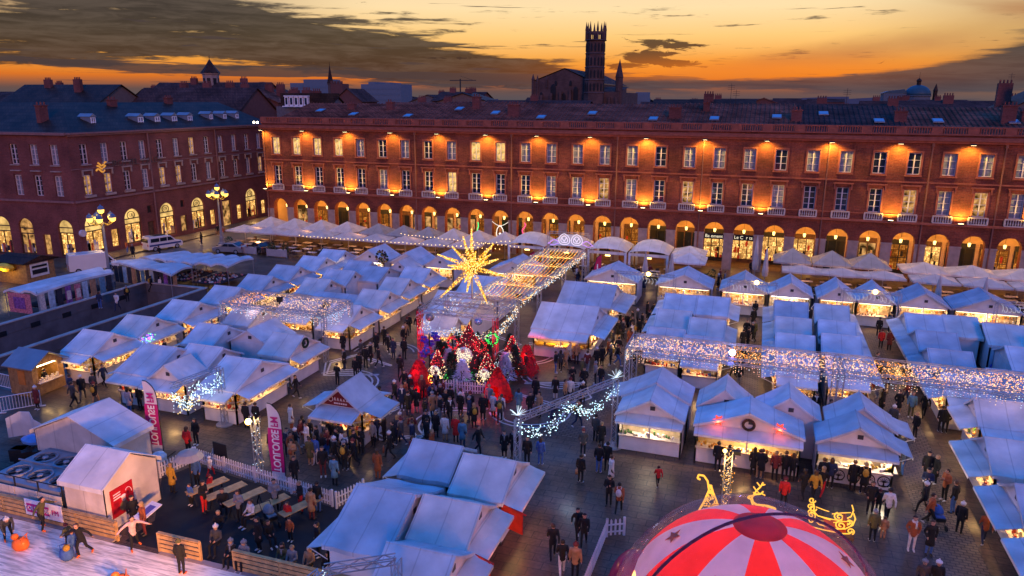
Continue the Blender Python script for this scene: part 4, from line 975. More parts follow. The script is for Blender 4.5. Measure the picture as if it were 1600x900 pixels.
for k, x in enumerate((-15.6, -14.7, -13.3, -12.4)):
    mb = MB(); mb.lathe((x,53.35,1.16), [(.36,-.12),(.40,.0),(.30,.03),(.05,.06)], 12); tag(mb.build('food_tray', TRAY), 'big round golden food tray on a white chalet counter, ' + ('leftmost', 'second from left', 'third from left', 'rightmost')[k], 'food tray', 'round golden food trays')
# extras fixed to particular chalets
def fix(name, mb, m, label, cat, loc, group=None):
    o = mb.build(name, m); return tag(o, label, cat, group)
RED = mat('red_canvas', (.55,.03,.015), .6, .2); 
for k, (x, y) in enumerate(((-9.4,28.0),(-9.55,24.2),(-9.3,20.4))):
    o = MB(); o.box((x,y,1.55),(1.3,.05,1.1),rad(-20)); o.box((x+.1,y+.03,2.0),(1.4,.06,.06),rad(-20)); fix('banner', o, RED, ('red banner beside the back right food chalet','red banner beside the middle food chalet','red banner beside the bottom edge food chalet')[k], 'banner', 0)
    lamp('POINT', (x+.3, y+.6, 1.7), 30, (1,.2,.04), .15)
TREE_ = mat('emblem_black', (.02,.015,.012), .6)
for k in range(5):
    x = 4.6+k*.74; o = MB(); y = 39.37
    o.path([(x+.3*cos(i*pi/8), y, .52+.3*sin(i*pi/8)) for i in range(17)], .03, 4)
    o.tube((x,y,.26),(x,y,.5),.05,.03,5)
    for q in range(7): a = pi*q/6; o.tube((x,y,.48),(x+.24*cos(a),y,.52+.22*sin(a)),.025,.01,4)
    o.lathe((x,y,.26), [(.22,-.02),(.26,.02),(.02,.05)], 8, 0, (1,.1,1)); fix('tree_emblem', o, TREE_, 'black round tree emblem on the counter front, ' + ('leftmost','second from the left','middle one','fourth from the left','rightmost')[k], 'emblem', 0, 'tree emblems on a counter')
RST = em('red_star_glow', (1,.06,.03), 2.2)
for k, x in enumerate((-1.05, 2.15)):
    o = MB(); y = 39.3; pts = []
    for i in range(12): a = 2*pi*i/12; r = .34 if i % 2 == 0 else .17; pts.append((x+r*cos(a), y, 2.78+r*sin(a)))
    o.prism(pts, (0,-.08,0)); o.octa((x,y-.06,2.78),.14); fix('star_ornament', o, RST, ('red glowing star left of the wreath','red glowing star right of the wreath')[k], 'ornament', 0)
    lamp('POINT', (x, 39.0, 2.75), 9, (1,.15,.05), .1)
o = MB(); o.path([(.55+.3*cos(i*pi/7), 39.3, 2.72+.3*sin(i*pi/7)) for i in range(15)], .08, 5); fix('wreath', o, mat('wreath_dark', (.05,.03,.02), .8), 'dark wreath between two red stars on a gable', 'wreath', 0)
o = MB(); o.path([(-30.3, 43+.32*cos(i*pi/7), 2.8+.32*sin(i*pi/7)) for i in range(15)], .09, 5); fix('wreath', o, mat('wreath_green', (.02,.04,.02), .8), 'dark green wreath on the side gable by the left garland', 'wreath', 0)
o = MB(); rw2 = random.Random(2)
for i in range(60): a = rw2.random()*2*pi; q = rw2.random()**.5; o.ball((-39.0+.75*q*cos(a), 70.9-.3*q, 3.0+.75*q*sin(a)), .13, rw2.randrange(3), 5, 3)
fix('wreath', o, [mat('wreath_green', (.02,.04,.02)), mat('bauble_gold', (.5,.35,.1), .3), mat('bauble_dark', (.1,.04,.03), .4)], 'big round wreath of baubles on the back row', 'wreath', 0)
NB_ = em('blue_fairy_glow', (.1,.12,1), 5); o = MB()
for i in range(46): o.octa((-43.4+.5*RN.random(), 40.9+.9*RN.random(), 2.0+.5*RN.random()), .05, RN.randrange(3))
fix('fairy_lights', o, [NB_, em('violet_fairy_glow', (.5,.1,1), 4), em('green_fairy_glow', (.2,1,.2), 3)], 'blue and violet fairy lights between two ramp-side chalets', 'fairy lights', 0)

# kiosk with four awnings and a red gable sign
kx0, kx1, ky0, ky1 = -23.7, -20.9, 34.7, 37.0
K = chalet('kiosk with a dark red gable sign and awnings on all sides', kx0, kx1, 0, 0, 'y', '-y+x-x+y', y01=(ky0,ky1), zE=2.45, zR=3.65, over_f=.3, group='kiosk', awn=1.25, vent=False, goods=(1,0,7))
del K['group']
o = MB(); o.prism([(kx0+.25,ky0-.02,2.46),(kx1-.25,ky0-.02,2.46),((kx0+kx1)/2,ky0-.02,3.44)], (0,-.04,0)); sg = o.build('gable_sign', mat('sign_red', (.16,.012,.012), .5), K)
o = MB(); c = (kx0+kx1)/2; y = ky0-.075
o.path([(c-.62+.16*cos(i*.8), y, 2.86+.17*sin(i*.8)) for i in range(9)], .025, 4)
for k in range(5): o.path([(c-.38+k*.2, y, 2.78),(c-.33+k*.2, y, 2.98-.02*k),(c-.28+k*.2, y, 2.78)], .02, 4)
for k in range(6): o.bb(c-.4+k*.15, c-.29+k*.15, y-.01, y+.01, 2.57, 2.66)
o.build('lettering', mat('sign_cream', (.75,.6,.5), .5), sg)

# ================================================================== left side: cloth stalls, hut, parasol, ramp walls
wm_ = MB(); H_ = .92
def wallrun(x0, y0, x1, y1, z0, w=.35, m=0):
    a, b = Vector((x0,y0,0)), Vector((x1,y1,0)); ang = math.atan2(y1-y0, x1-x0); c = (a+b)/2
    wm_.box((c.x, c.y, (z0+H_)/2), ((b-a).length, w, H_-z0), ang, m)
RW = thing('ramp_wall', 'low concrete walls round the sunken car ramp', 'wall', (-57, 50, 0))
wallrun(-61.1,12,-61.1,59.1,-5); wallrun(-53.4,12,-53.4,59.1,-5); wallrun(-60.925,59.1,-53.575,59.1,-5)
wm_.build('wall', CONC, RW)
wm_ = MB(); H_ = 1.02; wallrun(-61.1,12,-61.1,59.3,.925,.5); wallrun(-53.4,12,-53.4,59.3,.925,.5); wallrun(-60.84,59.1,-53.66,59.1,.925,.5); wm_.build('coping', mat('coping_stone', (.42,.33,.29), .8, .2), RW)
o = MB()
for k in range(12): o.bb(-60.92,-60.88,20+k*3.2,20.9+k*3.2,-.1,.35)
o.build('drain_opening', BLACK, RW)
def tarp(pts, label, posts=True, hang=0, z=2.6):
    """canvas stall: quad of corner points, sagging cloth on poles"""
    cx, cy = sum(p[0] for p in pts)/4, sum(p[1] for p in pts)/4
    t_ = thing('canvas_stall', label, 'market stall', (cx, cy, 0), 0, 'canvas stalls by the ramp')
    o = MB(); n = 6; A, B, C, D = [Vector(p) for p in pts]; g = []
    for i in range(n+1):
        r = []
        for j in range(n+1):
            u, v = i/n, j/n; p = (A*(1-u)+B*u)*(1-v)+(D*(1-u)+C*u)*v; r.append((p.x, p.y, z+.12*sin(pi*v)+.22*abs(sin(u*pi*2.0))-.12+.06*sin(u*11+v*5)))
        g.append(r)
    for i in range(n):
        for j in range(n):
            q = [g[i][j], g[i+1][j], g[i+1][j+1], g[i][j+1]]; o.poly(q); o.poly([(a, b, c-.03) for a, b, c in q[::-1]])
    rim = [g[i][0] for i in range(n+1)]+[g[n][j] for j in range(1, n+1)]+[g[i][n] for i in range(n-1, -1, -1)]+[g[0][j] for j in range(n-1, -1, -1)]
    for a, b in zip(rim, rim[1:]): o.poly([a, b, (b[0],b[1],b[2]-.2), (a[0],a[1],a[2]-.2)])
    o.build('canopy', CAN2, t_, False)
    o = MB()
    for p in pts: o.tube((p[0]*.97+cx*.03,p[1]*.97+cy*.03,0),(p[0]*.97+cx*.03,p[1]*.97+cy*.03,z),.035,.035,5)
    o.build('pole', ALU, t_)
    return t_, A, B, C, D
CLO = [mat('cloth_rose', (.5,.16,.2), .8, .5, 6), mat('cloth_cream', (.6,.5,.42), .8, .3, 6), mat('cloth_teal', (.10,.22,.30), .8, .3, 4), mat('cloth_purple', (.2,.07,.25), .8, .5, 5), mat('cloth_dark', (.03,.03,.04), .8, .3, 4), mat('cloth_tan', (.36,.2,.1), .8, .3, 4), mat('cloth_pale_blue', (.35,.45,.5), .8, .3, 4)]
t_, A, B, C, D = tarp([(-65.9,47.2),(-62.3,47.6),(-62.6,56.6),(-65.8,57.4)], 'canvas stall hung with patterned rugs and clothes along the ramp')
mb = MB()
mb.bb(-65.6,-62.8,47.35,47.4,.5,2.4,0); mb.bb(-64.9,-63.5,47.3,47.35,.9,2.0,3); mb.build('hanging_rug', CLO, t_)
for k in range(9):
    mb = MB(); y = 48.2+k*.95; w = .62; m_ = (1,6,4,3,0,6,5,2,4)[k]; x = -62.45+.1*sin(k*2); mb.bb(x-.04,x+.04,y-w/2,y+w/2,.35+.3*(k % 3)*.4,2.35,m_)
    if m_ in (3,0): mb.bb(x+.04,x+.06,y-.22,y+.22,1.0,1.9,1)
    mb.build('hanging_cloth', CLO, t_)
mb = MB(); mb.bb(-65.4,-63.3,48.6,56.8,.75,.85,4); mb.build('table', CLO, t_)
t_, A, B, C, D = tarp([(-66.6,59.9),(-56.4,57.9),(-57.0,61.6),(-65.8,62.0)], 'wide canvas stall with dark clothes at the head of the ramp')
for k in range(14):
    mb = MB(); x = -65.6+k*.66; mb.bb(x-.24,x+.24,58.9-.16*(k*.66/2)+.75,58.96-.16*(k*.66/2)+.75,.5,2.3,(4,4,6,4,5,4,2,4,6,4,4,3,4,5)[k]); mb.build('hanging_cloth', CLO, t_)
t_, A, B, C, D = tarp([(-65.6,62.9),(-61.4,62.6),(-59.6,66.8),(-63.8,67.2)], 'small canvas stall behind the dark clothes stall')
mb = MB(); mb.bb(-64.6,-60.6,63.4,66.2,.7,.95,4); mb.build('table', CLO, t_)
for nm_, q in (('long canvas stall with baskets of goods nearest the pavement end', [(-61.2,62.4),(-57.8,62.4),(-57.2,67.2),(-60.2,67.2)]), ('long canvas stall with baskets beside the parked silver car', [(-57.6,62.6),(-53.6,63.0),(-53.6,67.4),(-57.0,67.2)])):
    t_, A, B, C, D = tarp(q, nm_)
    mb = MB(); x0, x1 = q[0][0]+.3, q[1][0]-.2; mb.bb(x0,x1,61.4,66.4,.7,.78,4); mb.build('table', CLO, t_)
    mb = MB()
    for i in range(90): mb.ball((x0+.15+(x1-x0-.3)*RN.random(), 61.6+4.6*RN.random(), .86), (.13,.13,.1), RN.choice((0,1,4,5,5,4,6)), 6, 4)
    mb.build('wares', CLO, t_)
# wooden hut
WOOD = mat('warm_wood', (.32,.17,.06), .65, .3, 4, bump=.2); WOODD = mat('dark_wood', (.09,.05,.03), .7, .3, 4); WOODP = mat('pallet_wood', (.50,.30,.12), .7, .3, 3, bump=.2)
t_ = thing('wooden_hut', 'small golden wooden hut lit inside at the corner of the ramp', 'hut', (-46.6, 34.6, 0))
hx, hX, hy, hY = -47.9, -45.7, 33.7, 36.1; mb = MB(); S = sides(hx, hX, hy, hY)
for s, (P_, Ln) in S.items():
    n = int(Ln/.2)
    for i in range(n):
        a = Ln*i/n
        if s == '+x' and .35 < a < Ln-.5: slab(mb, P_, a+.005, a+Ln/n-.005, -.06, 0, .1, .95); continue
        slab(mb, P_, a+.005, a+Ln/n-.005, -.06, 0, .1, 2.2)
    if s in ('+x', '-x'): mb.prism([P_(0,-.05,2.2),P_(Ln,-.05,2.2),P_(Ln/2,-.05,2.95)], tuple(Vector(P_(0,.05,0))-Vector(P_(0,0,0))))
mb.build('wall', WOOD, t_)
mb = MB()
for sg in (-1, 1): mb.prism([(hx-.25,34.9+sg*1.45,2.12),(hX+.35,34.9+sg*1.45,2.12),(hX+.35,34.9,3.02),(hx-.25,34.9,3.02)], (0,0,.07))
mb.build('roof', LEAD, t_)
mb = MB(); P_, Ln = S['+x']; slab(mb, P_, .3, Ln-.3, -.3, .25, .95, 1.0)
for i in range(12): slab(mb, P_, .4+i*.13, .5+i*.13, -.1, .05, 1.0, 1.1+.1*(i % 3))
mb.build('counter', CTR, t_); mb = MB(); slab(mb, P_, .3, Ln-.3, -.5, -.4, 1.95, 2.0); mb.build('tube_lamp', STRIP, t_)
mb = MB(); slab(mb, S['-y'][0], .9, 1.5, .005, .04, .9, 1.9); mb.build('orange_panel', mat('orange_board', (.55,.18,.03), .6), t_)
lamp('POINT', (-46.4, 34.9, 1.8), 60, (1,.6,.2), .15); lamp('POINT', (-45.0, 34.9, 1.7), 30, (1,.6,.2), .15)
# kiosk with dark flat roof and yellow awning, parasol stand beside it
t_ = thing('dark_roofed_kiosk', 'kiosk with a dark pitched roof, yellow awning and white menu board', 'kiosk', (-78, 58.6, 0)); mb = MB(); mb.bb(-79.5,-75.2,56.8,60.2,0,2.3); mb.build('wall', WOOD, t_)
mb = MB(); mb.prism([(-79.9,56.3,2.3),(-74.9,56.3,2.3),(-74.9,60.7,2.3),(-79.9,60.7,2.3)], (0,0,.12)); mb.prism([(-79.9,56.3,2.42),(-79.9,60.7,2.42),(-79.9,58.5,3.0)], (5,0,0)); mb.build('roof', SLATE, t_)
mb = MB(); mb.ball((-77.6,56.4,1.9),(1.2,.7,.5),0,10,6); mb.build('awning', mat('yellow_awning', (.8,.5,.03), .5), t_)
mb = MB(); mb.bb(-75.15,-75.1,57.2,59.4,.7,2.2); mb.build('menu_board', mat('menu_white', (.7,.65,.6), .5), t_)
mb = MB(); mb.bb(-75.09,-75.06,57.4,59.2,1.0,1.5); mb.bb(-75.09,-75.06,57.4,59.2,1.7,1.95); mb.build('menu_print', BLACK, t_)
lamp('POINT', (-77.4, 55.6, 1.5), 70, (1,.65,.15), .2)
def parasol(x, y, w, z0, z1, label, grp, m, d=None, valance=.18, square=True):
    d = d or w; t_ = thing('parasol', label, 'parasol', (x, y, 0), 0, grp); mb = MB()
    cs = [(x-w/2,y-d/2),(x+w/2,y-d/2),(x+w/2,y+d/2),(x-w/2,y+d/2)]; ap = (x, y, z1)
    for (a, b), (c, e) in zip(cs, cs[1:]+cs[:1]):
        mid = ((a+c)/2, (b+e)/2)
        for p, q in (((a, b), mid), (mid, (c, e))):
            zp = z0 if p in cs else z0-.06; zq = z0 if q in cs else z0-.06
            m1 = ((p[0]+x)/2, (p[1]+y)/2, (zp+z1)/2-.04); m2 = ((q[0]+x)/2, (q[1]+y)/2, (zq+z1)/2-.04)
            mb.poly([(*p, zp),(*q, zq),m2,m1]); mb.poly([m1,m2,ap]); mb.poly([(*p, zp),(*q, zq),(*q, zq-valance),(*p, zp-valance)])
    mb.build('canopy', m, t_); mb = MB(); mb.tube((x,y,0),(x,y,z1-.05),.045,.045,6); mb.build('pole', ALU, t_)
    mb = MB(); mb.box((x,y,.05),(.7,.7,.1)); mb.build('base', BLACK, t_)
    return t_
parasol(-80.6, 52.0, 4.2, 2.4, 3.2, 'lone white parasol at the far left with lit food below', None, CAN)
lamp('POINT', (-80.2, 52, 2.0), 60, (1,.65,.2), .2)

# ================================================================== restaurant terraces along the arcade
UM = canvas('parasol_canvas', (.72,.65,.60)); UMG = canvas('grey_parasol_canvas', (.36,.36,.38))
for i, x in enumerate((-65.6, -61.6, -57.3, -53.2, -48.4, -44.6, -41.0, -37.4, -33.9, -30.3)):
    parasol(x, 87.0, 4.0 if i < 5 else 3.6, 2.55, 3.7, 'large square terrace parasol of the left restaurants, rear row', 'rear row of left terrace parasols', UM if i not in (4, 5, 6) else UMG)
for i, x in enumerate((-67.4, -63.2, -59.2, -55.2, -51.0, -46.8, -42.6, -38.4, -34.2)):
    parasol(x, 83.4, 3.9, 2.35, 3.0, 'flatter terrace parasol of the left restaurants, front row', 'front row of left terrace parasols', UM, 3.2)
for i, x in enumerate((-26.6, -21.6, -16.5, -11.6)):
    t_ = thing('marquee', ('white marquee with curved roof, left of the light pergola end', 'white curved marquee right behind the pergola gate', 'white curved marquee right of the pink flag', 'white curved marquee beside two blue parasols')[i], 'marquee', (x, 87, 0), 0, 'white restaurant marquees')
    mb = MB(); w, d = 4.7, 5.4; n = 8
    for a in range(n):
        for b in range(n):
            q = []
            for (u, v) in ((a, b), (a+1, b), (a+1, b+1), (a, b+1)):
                u, v = u/n*2-1, v/n*2-1; q.append((x+u*w/2, 87+v*d/2, 2.6+1.25*(1-u*u)**.7*(1-v*v*.85)**.7))
            mb.poly(q); 
    for s in (-1, 1):
        mb.poly([(x-w/2,87+s*d/2,2.6),(x+w/2,87+s*d/2,2.6),(x+w/2,87+s*d/2,2.25),(x-w/2,87+s*d/2,2.25)])
        for e in (-1, 1): mb.bb(x+e*w/2-.28*(e > 0), x+e*w/2+.28*(e < 0), 87+s*d/2-.05, 87+s*d/2+.05, 0, 2.5)
    mb.build('roof', CAN2, t_, True)
    mb = MB(); mb.tube((x-.3,84.8,2.0),(x+.3,84.8,2.0),.09,.09,6); mb.build('lamp_tube', BULB, t_)
    lamp('POINT', (x, 86.2, 2.1), 70, (1,.6,.25), .25)
for i, (x, y) in enumerate(((-7.2,87.6),(-6.9,83.6))): parasol(x, y, 3.9, 2.5, 3.3, ('blue shaded parasol beside the lit shops, rear one', 'blue shaded parasol beside the lit shops, front one')[i], None, CAN)
for i, x in enumerate((4.2, 8.3, 12.2)): parasol(x, 87.2, 4.0, 2.6, 3.9, 'grey terrace parasol with a floodlit rear edge, right restaurants', 'grey parasols of the right restaurants', UMG)
for i, x in enumerate((5.1, 9.1, 13.1)): parasol(x, 83.0, 4.0, 2.35, 2.9, 'pale blue front parasol of the right restaurants', 'front parasols of the right restaurants', UM, 2.6)
for i, x in enumerate((17.4, 21.9, 26.4, 31)): parasol(x, 86.6, 4.5, 2.6, 3.4, 'wide rosy parasol lit from below at the right end', 'rosy parasols at the right end', UM, 4.0)
for i, x in enumerate((17.7, 22.2, 26.7)): parasol(x, 82.6, 4.3, 2.4, 3.0, 'lower rosy parasol at the right end, front row', 'rosy front parasols at the right end', UM, 3.2)
for i, (x, y, h) in enumerate(((.3,86.5,5.2),(1.4,84.5,4.2),(17.6,79.6,3.6),(21.4,79.0,3.8),(25.5,78.6,3.9),(-8.6,81.6,3.5),(-11.6,82.2,3.3))):
    t_ = thing('closed_parasol', ('tall closed parasol before the lit shops', 'shorter closed parasol before the lit shops', 'closed parasol left of the right end terrace', 'closed parasol in the middle of the right end terrace', 'closed parasol at the far right', 'closed parasol between the marquee and blue parasols', 'closed parasol in front of the last marquee')[i], 'parasol', (x, y, 0))
    mb = MB(); mb.lathe((x,y,0), [(.3,h*.24),(.36,h*.36),(.25,h*.6),(.14,h*.85),(.03,h)], 8); mb.build('canopy', UM, t_); mb = MB(); mb.tube((x,y,0),(x,y,h*.3),.06,.06,6); mb.box((x,y,.06),(.7,.7,.12)); mb.build('pole', ALU, t_)
# dining tables and chairs
TAB = mat('table_top', (.55,.45,.38), .5, .2); CHR = mat('wicker_chair', (.08,.05,.035), .7, .3)
def table_proto():
    t_ = thing('dining_table', 'small square terrace table set under the parasols', 'table', (0,0,0), 0, 'terrace tables'); mb = MB(); mb.bb(-.6,.6,-.36,.36,.71,.75); mb.build('table_top', TAB, t_); mb = MB(); mb.tube((0,0,0),(0,0,.71),.04,.04,5); mb.lathe((0,0,0), [(.25,0),(.25,.03),(.04,.05)], 8); mb.build('leg', IRON, t_); return t_
def chair_proto():
    t_ = thing('terrace_chair', 'dark wicker chair at a terrace table under the parasols', 'chair', (0,0,0), 0, 'terrace chairs'); mb = MB(); mb.bb(-.22,.22,-.22,.22,.41,.46); mb.build('seat', CHR, t_)
    mb = MB(); mb.prism([(-.22,.2,.46),(.22,.2,.46),(.22,.28,.9),(-.22,.28,.9)], (0,.03,0)); mb.build('backrest', CHR, t_); mb = MB()
    for a in (-.19, .19):
        for b in (-.19, .19): mb.tube((a,b,0),(a,b,.41),.02,.02,4)
    mb.build('leg', CHR, t_); return t_
TP, CP = table_proto(), chair_proto(); nt_, nc_ = 0, 0
spots = []
for r, y in enumerate((79.4, 81.2, 83.0, 84.9)):
    for k in range(16): spots.append((-68.2+k*2.35+.4*(r % 2), y+.2*RN.random()))
for r, y in enumerate((77.2, 78.6, 80.0, 81.4, 83.0, 84.6)):
    for k in range(13):
        x = 3.4+k*1.95+.5*(r % 2)
        if y < 78 and x < 14: continue
        spots.append((x, y+.15*RN.random()))
for k in range(14): spots.append((-27.5+k*1.4, 83.8+1.6*(k % 2)))
for i, (x, y) in enumerate(spots):
    if abs(x+1) < 2.5 or x > 29: continue
    copy_tree(TP, (x, y, 0), .06*RN.random())
    for s in (-1, 1):
        if RN.random() < (.62 if y < 84 else .35) and nc_ < 250: copy_tree(CP, (x+.2*RN.uniform(-1,1), y+s*.62, 0), (0 if s > 0 else pi)+RN.uniform(-.2,.2)); nc_ += 1
kill(TP); kill(CP)
for i, x in enumerate((-66,-58,-50,-42,-34.5,5.2,9.2,13,18,22.5,27)): lamp('POINT', (x, 84.2, 2.2), 130 if x < 0 else 90, (1,.46,.13), .3)
o = MB()
for (a, b) in (((-57,81.2,2.5),(-29,81.4,2.6)), ((-44,85,2.9),(-27.2,83.2,2.7)), ((-34,81.4,2.6),(-27,86,3.2))):
    A, B = Vector(a), Vector(b); n = int((B-A).length/.55)
    for i in range(n+1): q = A.lerp(B, i/n); q.z -= .12*abs(sin(i*.7)); o.octa(q, .06)
fix('string_lights', o, BULB, 'string of warm bulbs along the front edge of the left terraces', 'string lights', 0)
# planters with shrubs
LEAF = mat('shrub_leaf', (.035,.07,.03), .7, .4, 8); POT = mat('planter', (.10,.09,.085), .7)
def shrub(x, y, h, label, pot=POT, r=.45, grp='shrubs in planters on the terraces'):
    t_ = thing('potted_shrub', label, 'shrub', (x, y, 0), 0, grp); mb = MB(); mb.lathe((x,y,0), [(.24,0),(.32,.5),(.29,.5),(.27,.44)], 8); mb.build('pot', pot, t_)
    mb = MB(); mb.tube((x,y,.4),(x,y,h*.6),.04,.03,5); mb.build('trunk', WOODD, t_); mb = MB(); q = random.Random(int(x*31+y*7))
    for i in range(110):
        a, b, c = q.gauss(0,1), q.gauss(0,1), q.gauss(0,1); n = (a*a+b*b+c*c)**.5+.01; rr = r*(.6+.5*q.random()); p = Vector((x+a/n*rr, y+b/n*rr, .6+(h-.6)*.5+c/n*(h-.6)*.55)); u = Vector((q.uniform(-1,1),q.uniform(-1,1),q.uniform(-1,1)))*.11; w = Vector((q.uniform(-1,1),q.uniform(-1,1),q.uniform(-1,1)))*.11; mb.poly([p-u, p+w, p+u, p-w])
    mb.build('crown', LEAF, t_); return t_
for i, (x, y, h) in enumerate(((-60,79.2,1.7),(-57.5,78.8,2.0),(-52,79,1.5),(-67.8,80.5,1.7),(-45.8,79.3,1.4),(-4.8,81,1.5),(-4.2,83,1.6),(-5.6,80.2,1.3),(6,77.3,1.8),(10.6,77.2,1.7),(13.8,77,2),(15.8,76.6,2.2),(19.6,76.8,1.7),(23.4,77,1.8),(3.0,79.2,1.4))): shrub(x, y, h, 'dark leafy shrub in a planter edging the restaurant terraces')
for i, (x, y) in enumerate(((-.2,80.6),(3.8,80.2),(8.8,78.6),(12.4,78.2))):
    o = MB(); o.lathe((x,y,0), [(.2,0),(.14,.1),(.32,1.1),(.28,1.1),(.2,.9)], 8); tag(o.build('tall_vase', em('lit_vase', (1,.85,.75), .9)), ('tall glowing white vase nearest the closed parasols','second tall glowing white vase from the closed parasols','third tall glowing white vase from the closed parasols','tall glowing white vase nearest the right end')[i], 'vase')
for i, (x, y) in enumerate(((-63.5,78.6),(-58.6,78.3),(-48.6,78.6))):
    o = MB(); o.bb(x-1.5,x+1.5,y-.03,y+.03,.1,1.0); o.bb(x-1.55,x-1.48,y-.05,y+.05,0,1.1); o.bb(x+1.48,x+1.55,y-.05,y+.05,0,1.1); tag(o.build('terrace_screen', mat('screen_grey', (.35,.33,.34), .6)), 'pale low windbreak screen before the left terraces', 'screen', 'low screens of the left terraces')
# ================================================================== light structures
WW = em('warm_white_bulb', (1,.62,.30), 2.3); PW = em('pink_white_bulb', (1,.52,.40), 2.2); AM = em('amber_bulb', (1,.34,.05), 2.2); CW = em('cold_white_bulb', (.70,.86,1), 1.7); AMD = em('amber_dim_bulb', (1,.42,.12), .8)
GLD = em('gold_bulb', (1,.46,.04), 2.0); GLW = em('gold_white_bulb', (1,.68,.22), 2.6); GDD = em('gold_dim_bulb', (.9,.30,.01), 1.1); REDB = em('red_bulb', (1,.03,.05), 1.5); GRB = em('green_bulb', (.06,1,.15), 1.6); WIRE = mat('cable', (.03,.03,.03), .6)
rd = random.Random(77)
def truss(mb, a, b, w=.3, r=.026, m=0):
    a, b = Vector(a), Vector(b); d = (b-a); Ln = d.length; d.normalize()
    u = Vector((0,0,1)) if abs(d.z) < .7 else Vector((1,0,0)); v = d.cross(u).normalized(); u = v.cross(d).normalized()
    cs = [(u+v)*w/2, (u-v)*w/2, (-u-v)*w/2, (v-u)*w/2]
    for c in cs: mb.tube(a+c, b+c, r, r, 4, m)
    n = max(2, int(Ln/(w*1.3)))
    for i in range(n):
        p, q = a+d*(Ln*i/n), a+d*(Ln*(i+1)/n)
        for k in range(4):
            c, e = cs[k], cs[(k+1) % 4]
            if (i+k) % 2: c, e = e, c
            mb.tube(p+c, q+e, r*.6, r*.6, 3, m)
def garland(mb, pts, n, spread, r, mats_n, drop=0):
    for i in range(n):
        q = rd.random()*(len(pts)-1); k = min(int(q), len(pts)-2); p = Vector(pts[k]).lerp(Vector(pts[k+1]), q-k)
        mb.octa((p.x+rd.gauss(0,spread), p.y+rd.gauss(0,spread), p.z+rd.gauss(0,spread)-drop*rd.random()), r*(.7+.6*rd.random()), rd.randrange(mats_n))
def light_net(parent, x0, x1, y0, y1, z, n, mats_, r=.036, sag=.12):
    mb = MB(); k = int((x1-x0)/.25)
    for i in range(k+1):
        x = x0+(x1-x0)*i/max(1, k); 
        mb.tube((x,y0,z),(x,(y0+y1)/2,z-sag),.006,.006,3,len(mats_)); mb.tube((x,(y0+y1)/2,z-sag),(x,y1,z),.006,.006,3,len(mats_))
    for i in range(n):
        x = x0+(x1-x0)*rd.random(); v = rd.random(); mb.octa((x, y0+(y1-y0)*v, z-sag*sin(pi*v)+rd.gauss(0,.03)), r*(.7+.6*rd.random()), rd.randrange(len(mats_)))
    return mb.build('light_net', list(mats_)+[WIRE], parent)
def icicles(parent, a, b, n, mats_, lo=.25, hi=.95, r=.034):
    mb = MB(); A, B = Vector(a), Vector(b)
    for i in range(n):
        p = A.lerp(B, (i+rd.random()*.5)/n); h = lo+(hi-lo)*rd.random(); k = max(2, int(h/.14)); m_ = rd.randrange(len(mats_))
        mb.tube(p, p-Vector((0,0,h)), .005, .005, 3, len(mats_))
        for j in range(k): mb.octa((p.x, p.y, p.z-h*(j+rd.random()*.7)/k), r*(.7+.5*rd.random()), m_ if rd.random() < .8 else rd.randrange(len(mats_)))
    return mb.build('icicle_lights', list(mats_)+[WIRE], parent)
# --- long light tunnel on the right
t_ = thing('light_tunnel', 'long truss tunnel roofed with thousands of warm fairy lights across the right-hand rows', 'light canopy', (4, 46, 0))
zt = 4.3; gx0, gx1, gy0, gy1 = -7.2, 19.5, 45.0, 48.1
for x in (gx0, -.8+6.4, 16.2):
    for y in (gy0, gy1):
        mb = MB(); truss(mb, (x,y,0), (x,y,zt), .32); mb.box((x,y,.03),(.7,.7,.06)); mb.build('post', ALU, t_)
mb = MB()
for y in (gy0, gy1): truss(mb, (gx0,y,zt), (gx1,y,zt), .32)
for x in (gx0, -.8+6.4, 16.2, gx1): truss(mb, (x,gy0,zt), (x,gy1,zt), .3)
mb.build('truss_frame', ALU, t_)
k = 0; x = gx0+.1
while x < gx1-.5:
    w = 2.05; dark = k in (3, 7); light_net(t_, x, min(x+w, gx1), gy0, gy1, zt+.02, 290, (AM, WW, AM, AMD) if dark else ((PW, WW, AM) if k % 3 else (PW, AMD, WW)), .031); 
    icicles(t_, (x, gy0-.12, zt-.1), (min(x+w, gx1), gy0-.12, zt-.1), 13, (WW, PW, CW), .2, .75, .028); x += w; k += 1
icicles(t_, (gx0-.1, gy0, zt-.1), (gx0-.1, gy1, zt-.1), 22, (WW, PW, CW), .4, 1.3)
for x in (-5, -1, 3, 7, 11, 15): lamp('POINT', (x, 46.5, 3.9), 26, (1,.60,.45), .8)
mb = MB(); mb.ball((-.75,46.6,4.35),.2,0,10,6); mb.bb(-.95,-.55,46.5,46.9,4.05,4.3,1); mb.build('blue_spotlight', [em('blue_white_lamp', (.45,.5,1), 30), IRON], t_); lamp('POINT', (-.75, 46.2, 4.55), 130, (.10,.10,1), .15)
